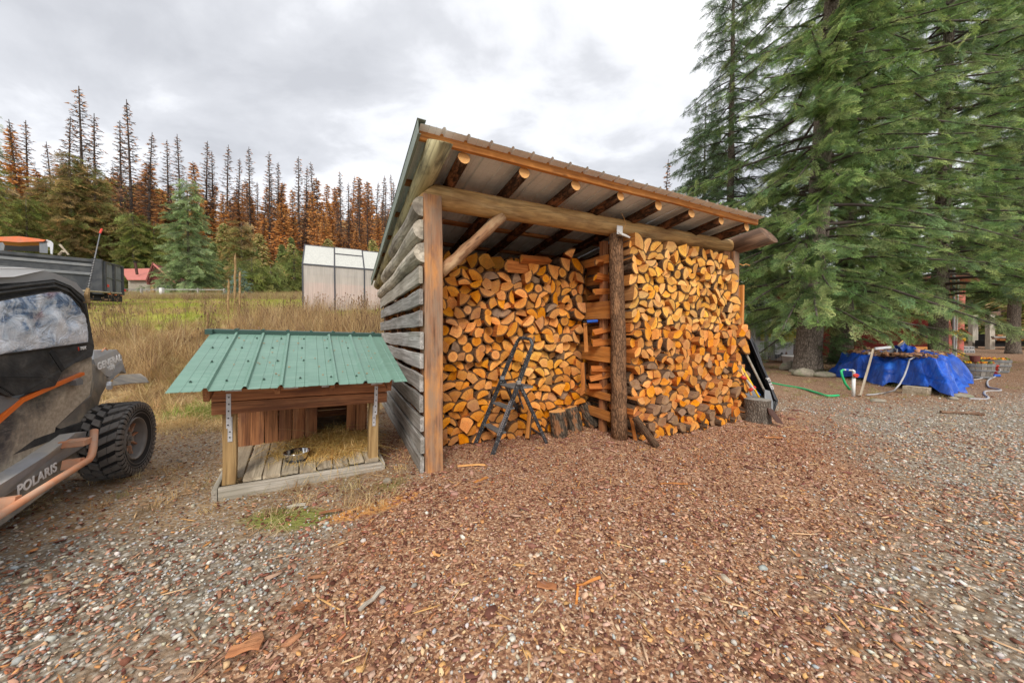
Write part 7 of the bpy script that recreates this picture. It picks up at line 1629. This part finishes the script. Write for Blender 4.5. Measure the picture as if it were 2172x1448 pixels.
# ------------------------------------------------------------- sawmill lean-to and lumber
for k, (px, y0, y1, d, w, lab) in enumerate(((2064, 737, 668, 30, .5, 'left grey post of the sawmill lean-to'), (2100, 735, 668, 28, .42, 'right grey post of the sawmill lean-to'))):
    a, b = at(px, y0, d), at(px, y1, d); a.z = H(a.x, a.y)-.05; o = board('post', a, b, w, .3, m_grey2, None, up=(1, 0, 0)); tag(o, lab, 'post')
q = MB(); q.bar(at(2096, 667, 28), at(2116, 664, 29), .3, .3); tag(q.build('beam', m_darklog), 'short dark beam on top of the right sawmill post', 'beam')
q = MB(); q.bar(at(2078, 681, 29), at(2097, 690, 28), .25, .2); tag(q.build('brace', m_cedar2), 'brown angled brace at the right sawmill post', 'brace')
R = random.Random(12)
for k in range(16):
    d = 27+R.uniform(0, 2); x0 = 2104+R.uniform(0, 14); y = 711+(k//4)*3.2+R.uniform(-.6, .6); a, b = at(x0, y, d), at(2240, y+R.uniform(-1, 1)*2, d+R.uniform(-1, 1)); o = board('plank', a, b, .13, .22, R.choice([m_cedar2, m_fascia, m_purlin, m_grey]), None, n=2)
    tag(o, 'long sawn plank in the %s layer of the lumber pile at the right edge' % ['top', 'second', 'third', 'bottom'][k//4], 'plank', 'planks in the %s layer of the lumber pile' % ['top', 'second', 'third', 'bottom'][k//4])
q = MB(); p = at(2150, 730, 29); q.box((p.x, 29, .6), (5, 1.2, .5)); tag(q.build('timber_stack', m_blackmat), 'dark bearers under the lumber pile at the right edge', 'timber')
for k, px in enumerate((2088, 2112)): p = at(px, 728, 33); q = MB(); q.box((p.x, 33, .75), (1.6, 1.2, 1.3)); tag(q.build('bin', m_blackmat), ['dark bin in the shade behind the sawmill posts, left one', 'dark bin in the shade behind the sawmill posts, right one'][k], 'bin')

# ------------------------------------------------------------- chicken pen, trailer wall, rocks
wa, wb_ = at(1585, 745, 21.5), at(1712, 745, 22.5); q = MB(); wa.z = -.05; wb_.z = -.05; wd = (wb_-wa); q.prism([wa, wb_, wb_+Vector((0, 0, 3.6)), wa+Vector((0, 0, 3.6))], (0, .3, 0)); o = q.build('trailer_wall', m_galv); recalc(o.data); tag(o, 'pale grey corrugated wall behind the chicken pen', 'wall')
ya = MB(); ya.prism([at(1614, 722, 21.3), at(1690, 726, 22.0), at(1690, 697, 22.0), at(1614, 696, 21.3)], (0, .05, 0)); o = ya.build('banner', m_dullyellow); recalc(o.data); tag(o, 'dull yellow sheet hanging on the pale wall behind the chicken pen', 'sheet')
pen = empty('chicken_pen', (at(1630, 750, 17.2).x, 17.2, 0), 0, 'chicken pen of wooden posts and wire netting', 'pen'); po = pen.location
posts = [(1584, 17.0), (1598, 16.9), (1626, 17.0), (1640, 17.1), (1688, 17.4)]
for px, d in posts: p = at(px, 700, d); board('pen_post', (p.x-po.x, p.y-po.y, 0), (p.x-po.x, p.y-po.y, 1.75 if px != 1688 else 1.2), .13, .12, m_grey if px < 1680 else m_darklog, pen, up=(1, 0, 0), n=2)
w0, w1 = at(1575, 700, 16.8), at(1690, 700, 17.3); q = MB(); N_ = 34
for k in range(N_+1): p = w0.lerp(w1, k/N_); q.tube([(p.x-po.x, p.y-po.y, .03), (p.x-po.x, p.y-po.y, 1.25)], .0045, 3, caps=False)
for k in range(15): z = .05+k*.085; q.tube([(w0.x-po.x, w0.y-po.y, z), (w1.x-po.x, w1.y-po.y, z)], .0045, 3, caps=False)
tag(q.build('wire_netting', m_galv, pen), kind='stuff')
for k in range(10): p = at(1600+k*4, 628+k*2, 17.5); q = MB(); q.tube([tuple(at(1598+k*2, 660+k*5, 17.2)-po), tuple(at(1614+k*9, 610+k*10, 18.0)-po)], .005, 3); q.build('guy_wire', m_galv, pen)
q = MB(); q.bar(tuple(at(1600, 762, 17.0)-po+Vector((0, 0, .0))), tuple(at(1668, 768, 16.6)-po), .09, .12); q.build('sill_board', m_darklog, pen)
def chicken(px, py, d, sc, col, face, label):
    b = at(px, py, d); b.z = .0; t = empty('chicken', b, face, label, 'chicken'); s = sc
    q = MB(); q.tube([(-.24*s, 0, .36*s), (-.17*s, 0, .29*s), (-.05*s, 0, .235*s), (.08*s, 0, .25*s), (.16*s, 0, .33*s), (.19*s, 0, .42*s), (.22*s, 0, .455*s), (.25*s, 0, .455*s)], [.02*s, .07*s, .115*s, .115*s, .07*s, .042*s, .043*s, .02*s], 12); q.build('body', col, t, True)
    q = MB(); q.prism([(-.18*s, -.01, .32*s), (-.30*s, -.01, .50*s), (-.36*s, -.01, .40*s), (-.24*s, -.01, .26*s)], (0, .03*s, 0)); q.build('tail', col, t)
    for y in (-.05, .05): q = MB(); q.tube([(0, y*s, .16*s), (.01*s, y*s, .01)], .009*s, 5); q.bar((-.02*s, y*s, .01), (.06*s, y*s, .01), .01, .015); q.build('leg', m_yellow, t)
    q = MB(); q.prism([(.20*s, -.006, .49*s), (.26*s, -.006, .49*s), (.24*s, -.006, .53*s), (.21*s, -.006, .52*s)], (0, .012, 0)); q.build('comb', m_red, t); q = MB(); q.prism([(.255*s, -.006, .465*s), (.295*s, 0, .45*s), (.255*s, .006, .44*s)], (0, .01, 0)); q.build('beak', m_yellow, t)
m_hen = flat('speckled_hen', (.10, .09, .08), .9, sc=30, var=.6); m_hen2 = flat('black_hen', (.03, .028, .03), .8, sc=20); m_hen3 = flat('brown_hen', (.22, .09, .04), .9)
chicken(1626, 762, 17.6, 1.0, m_hen, .3, 'speckled grey hen with a pale head behind the pen wire'); chicken(1643, 761, 17.7, 1.0, m_hen2, 2.4, 'black hen right of the speckled one behind the pen wire'); chicken(1668, 752, 19.2, .8, m_hen3, 1, 'brown hen behind the white bucket')
b = at(1672, 768, 16.2); b.z = 0; bk = empty('bucket', b, 0, 'dirty white bucket at the foot of the big fir trunk', 'bucket'); q = MB(); q.lathe([(0, 0), (.20, 0), (.235, .34), (.26, .34), (.26, .42), (.24, .42), (.2, .02)], 22); q.build('bucket_body', m_pvc, bk, True)
q = MB(); q.tube([(.24, 0, .38), (.2, -.2, .34), (-.1, -.26, .34), (-.24, 0, .38)], .006, 5); q.build('handle', m_galv, bk)
def rock(px, py, d, sx, sy, sz, seed, label):
    r = random.Random(seed); b = at(px, py, d); b.z = H(b.x, b.y)+sz*.32; V_, F_ = [], []; n, m = 12, 8; ph = [r.uniform(0, 6) for _ in range(6)]
    for i in range(m+1):
        th = PI*i/m
        for j in range(n): a = 2*PI*j/n; k = 1+.10*math.sin(2*a+ph[0]+th)+.08*math.sin(3*a+ph[1])*math.sin(2*th+ph[2])+.05*math.sin(5*th+ph[3]+a); V_.append((sx*k*math.sin(th)*math.cos(a), sy*k*math.sin(th)*math.sin(a), sz*k*math.cos(th)*(1 if math.cos(th) > 0 else .6)))
    for i in range(m):
        for j in range(n): F_.append((i*n+j, (i+1)*n+j, (i+1)*n+(j+1) % n, i*n+(j+1) % n))
    o = link('rock', mesh(V_, F_, m_rock, smooth=True)); o.location = b; tag(o, label, 'rock')
rock(1676, 780, 13.2, .34, .26, .26, 1, 'round pale rock left of the big fir trunk'); rock(1690, 788, 12.6, .28, .2, .10, 2, 'flat mossy rock at the left foot of the big fir trunk'); rock(1706, 797, 11.4, .34, .22, .20, 3, 'grey flat-topped rock in front of the big fir trunk'); rock(1746, 801, 11.2, .33, .2, .13, 4, 'pale low rock right of the big fir trunk'); rock(1687, 768, 13.8, .14, .14, .26, 5, 'upright tan stone beside the white bucket')
rock(1862, 850, 7.25, .18, .1, .05, 6, 'low tan stone in front of the grey hose'); rock(2022, 846, 7.35, .08, .07, .05, 7, 'small white stone at the tarp corner'); rock(2040, 842, 7.6, .2, .14, .06, 8, 'flat reddish stone by the tarp corner'); rock(822, 1028, 3.25, .05, .035, .035, 9, 'grey stone on the ground between the kennel and the shed post')
rock(1570, 1336, 1.72, .018, .016, .016, 10, 'small dark pebble alone on the wood chips in the foreground')
# white sign board corner of the pen
# ------------------------------------------------------------- sled, tools and chopping block at the right end of the shed
def sp_(px, py, d): return at(px, py, d)
sl_ = empty('sled', ground(1640, 866), 0, 'long black plastic sled leaning upright against the end of the wood shed', 'sled'); so_ = sl_.location
dS = 6.05
out = [(1566, 694, 6.35), (1584, 703, 6.3), (1600, 730, 6.25), (1612, 770, 6.2), (1630, 812, 6.15), (1648, 850, 6.1), (1640, 872, 6.05), (1628, 862, 6.05), (1590, 850, 6.1), (1562, 800, 6.2), (1556, 740, 6.3)]
O = [at(*p)-so_ for p in out]; c = sum(O, Vector())/len(O); inn = [c+(p-c)*.86+Vector((-.02, .02, 0)) for p in O]; deep = [c+(p-c)*.62+Vector((.16, .26, 0)) for p in O]; n = len(O)
q = MB(); rim2 = [p+Vector((.03, .05, 0)) for p in O]
q.add(O+inn+deep, [(i, (i+1) % n, n+(i+1) % n, n+i) for i in range(n)]+[(n+i, n+(i+1) % n, 2*n+(i+1) % n, 2*n+i) for i in range(n)]+[tuple(2*n+i for i in range(n))])
q.build('hull', m_black, sl_); q = MB(); q.tube(O+[O[0]], .022, 8, caps=False); q.build('rim', m_greyplastic if False else m_black, sl_, True)
out2 = [(1570, 697, 6.3), (1590, 706, 6.3), (1606, 735, 6.25), (1619, 775, 6.2), (1637, 815, 6.15), (1648, 850, 6.1), (1643, 846, 6.0), (1626, 800, 6.05), (1606, 755, 6.1), (1592, 722, 6.2)]
q = MB(); q.prism([at(*p)-so_ for p in out2], (.03, .10, 0)); o = q.build('rim_flange', m_gframe, sl_); recalc(o.data)
a, b = at(1625, 801, 5.98)-so_, at(1637, 829, 5.98)-so_; x = (b-a).normalized(); nrm_ = Vector((-.4, -1, .1)); nrm_ = (nrm_-x*nrm_.dot(x)).normalized(); M = Matrix((x, nrm_.cross(x), nrm_)).transposed().to_4x4(); M.translation = a+nrm_*.02; text('lettering', 'JET SLED', .06, M, m_white, sl_, bold=.001)
cbp = ground(1606, 893); cbk = empty('chopping_block', cbp, 0, 'weathered grey stump used as a chopping block at the end of the right stack', 'stump')
rr = 27*cbp.y/FPX*.93; hh = (893-846)*cbp.y/FPX*1.02
q = MB(); NN = 28; VV, FF = [], []
for i in range(7):
    for j in range(NN): a = 2*PI*j/NN; k = rr*(1+.05*math.sin(a*3)+.03*math.sin(a*7+i)-.04*(i/6)+.05*(i == 0)); VV.append((k*math.cos(a), k*math.sin(a), hh*i/6))
for i in range(6):
    for j in range(NN): FF.append((i*NN+j, i*NN+(j+1) % NN, (i+1)*NN+(j+1) % NN, (i+1)*NN+j))
link('bark', mesh(VV, FF, m_stump, smooth=True), cbk)
q.add([VV[6*NN+j] for j in range(NN)]+[(0, 0, hh+.008)], [(j, (j+1) % NN, NN) for j in range(NN)]); q.build('cut_top', m_stumptop, cbk)
tb = cbp+Vector((0, 0, hh))
shv = empty('shovel', at(1640, 893, 5.45), 0, 'shovel leaning on the shed end with its blade behind the chopping block', 'shovel'); s0 = shv.location
q = MB(); q.tube([at(1570, 725, 5.9)-s0, at(1626, 838, 5.62)-s0], .018, 9); q.build('handle', m_grey2, shv, True)
bl_ = [(1622, 826, 5.6), (1633, 829, 5.6), (1639, 850, 5.55), (1640, 869, 5.5), (1630, 866, 5.5), (1622, 850, 5.55)]
q = MB(); q.prism([at(*p)-s0 for p in bl_], (.01, .03, 0)); o = q.build('blade', m_gate, shv); recalc(o.data)
q = MB(); q.prism([at(*p)-s0 for p in [(1628, 864, 5.35), (1640, 869, 5.4), (1652, 884, 5.3), (1663, 900, 5.2), (1648, 896, 5.2), (1632, 878, 5.3)]], (.0, .02, .01)); o = q.build('blade_tip', m_darkrust, shv); recalc(o.data)
for x0, y0, x1, y1, r, mt, lab, cat, nm in ((1571, 775, 1610, 842, .017, m_yellow, 'tool with a yellow fibreglass handle standing in the corner', 'tool', 'axe'), (1566, 768, 1594, 838, .016, m_endcut, 'tool with a pale wooden handle standing in the corner', 'tool', 'maul'), (1580, 806, 1612, 838, .014, m_blue, 'blue-shafted tool standing behind the chopping block', 'tool', 'crowbar')):
    q = MB(); q.tube([at(x0, y0, 5.75), at(x1, y1, 5.6)], r, 8); tag(q.build(nm, mt, None, True), lab, cat)
sw = empty('bow_saw', at(1588, 830, 5.6), 0, 'wooden handled tool with two red rubber grips leaning on the chopping block', 'hand tool'); w0_ = sw.location
q = MB(); q.tube([at(1577, 798, 5.66)-w0_, at(1600, 826, 5.58)-w0_], .017, 8); q.build('shaft', m_grey2, sw)
for (x0, y0, x1, y1) in ((1573, 799, 1582, 803), (1590, 828, 1601, 820)): q = MB(); q.tube([at(x0, y0, 5.6)-w0_, at(x1, y1, 5.6)-w0_], .028, 8); q.build('grip', m_red, sw, True)
q = MB(); q.box(at(1577, 848, 5.85), (.10, .2, .12), 0, None, .01); tag(q.build('box', m_blue), 'blue plastic box half hidden behind the right end of the stack', 'box')
q = MB(); q.bar(at(1568, 815, 6.0), at(1590, 850, 5.9), .30, .02, 0, (1, 0, 1)); tag(q.build('panel', m_gate), 'dark grey panel leaning behind the tools', 'panel')
q = MB(); q.tube([at(1569, 560, 5.8), at(1576, 563, 5.75), at(1582, 560, 5.75), at(1590, 563, 5.8)], .008, 6); tag(q.build('rope', m_endcut), 'short piece of rope tied to the right shed post', 'rope')
q = MB(); q.tube([at(1546, 632, 5.72), at(1541, 612, 5.74), at(1534, 580, 5.78)], [.02, .026, .012], 6); tag(q.build('strap', m_yellow), 'yellow-brown strap hanging on the upper right of the right stack', 'strap')
# single larger pieces on the ground that can be told apart
R = random.Random(9)
for px, py, L, w, ang, mt, lab in ((790, 1275, .17, .022, 1.1, m_grey2, 'long grey split stick on the chips in the left foreground'), (520, 1382, .13, .06, .3, m_brownbark if 'm_brownbark' in globals() else m_cedar, 'big reddish bark slab at the lower left'), (632, 1295, .06, .035, .1, m_cedar2, 'tan bark chunk left of the long grey stick'), (1160, 1250, .11, .045, -.2, m_cedar, 'curved pinkish bark piece in the middle foreground'), (1248, 1240, .16, .012, .35, m_fascia, 'thin orange splinter right of the pinkish bark piece'), (1225, 1270, .12, .012, 1.3, m_fascia, 'upright-lying orange splinter below the thin one'), (925, 1180, .08, .016, -.9, m_endcut, 'short pale yellow chip above the grey stick'), (1020, 1020, .16, .035, .7, m_fascia, 'orange split piece near the shed corner post'), (700, 1090, .16, .03, .25, m_cedar, 'dark bark strip in front of the kennel'), (1640, 930, .22, .03, -.3, m_purlin, 'brown board piece in front of the chopping block'), (1000, 990, .3, .03, .1, m_endcut, 'long pale splinter beside the left corner post'), (628, 1075, .14, .035, .3, m_grey2, 'pale grey wood piece in front of the kennel'), (1430, 1030, .25, .012, -.1, m_fascia, 'long thin splinter in front of the right stack')):
    c = ground(px, py)+Vector((0, 0, .016)); d = Vector((math.cos(ang), math.sin(ang), 0))*L/2; o = board('bark_piece', c-d, c+d+Vector((0, 0, .006)), .008 if w > .03 else .010, w, mt, None, n=4, wob=.004, ch=.002); tag(o, lab, 'bark piece' if 'bark' in lab else 'wood piece')
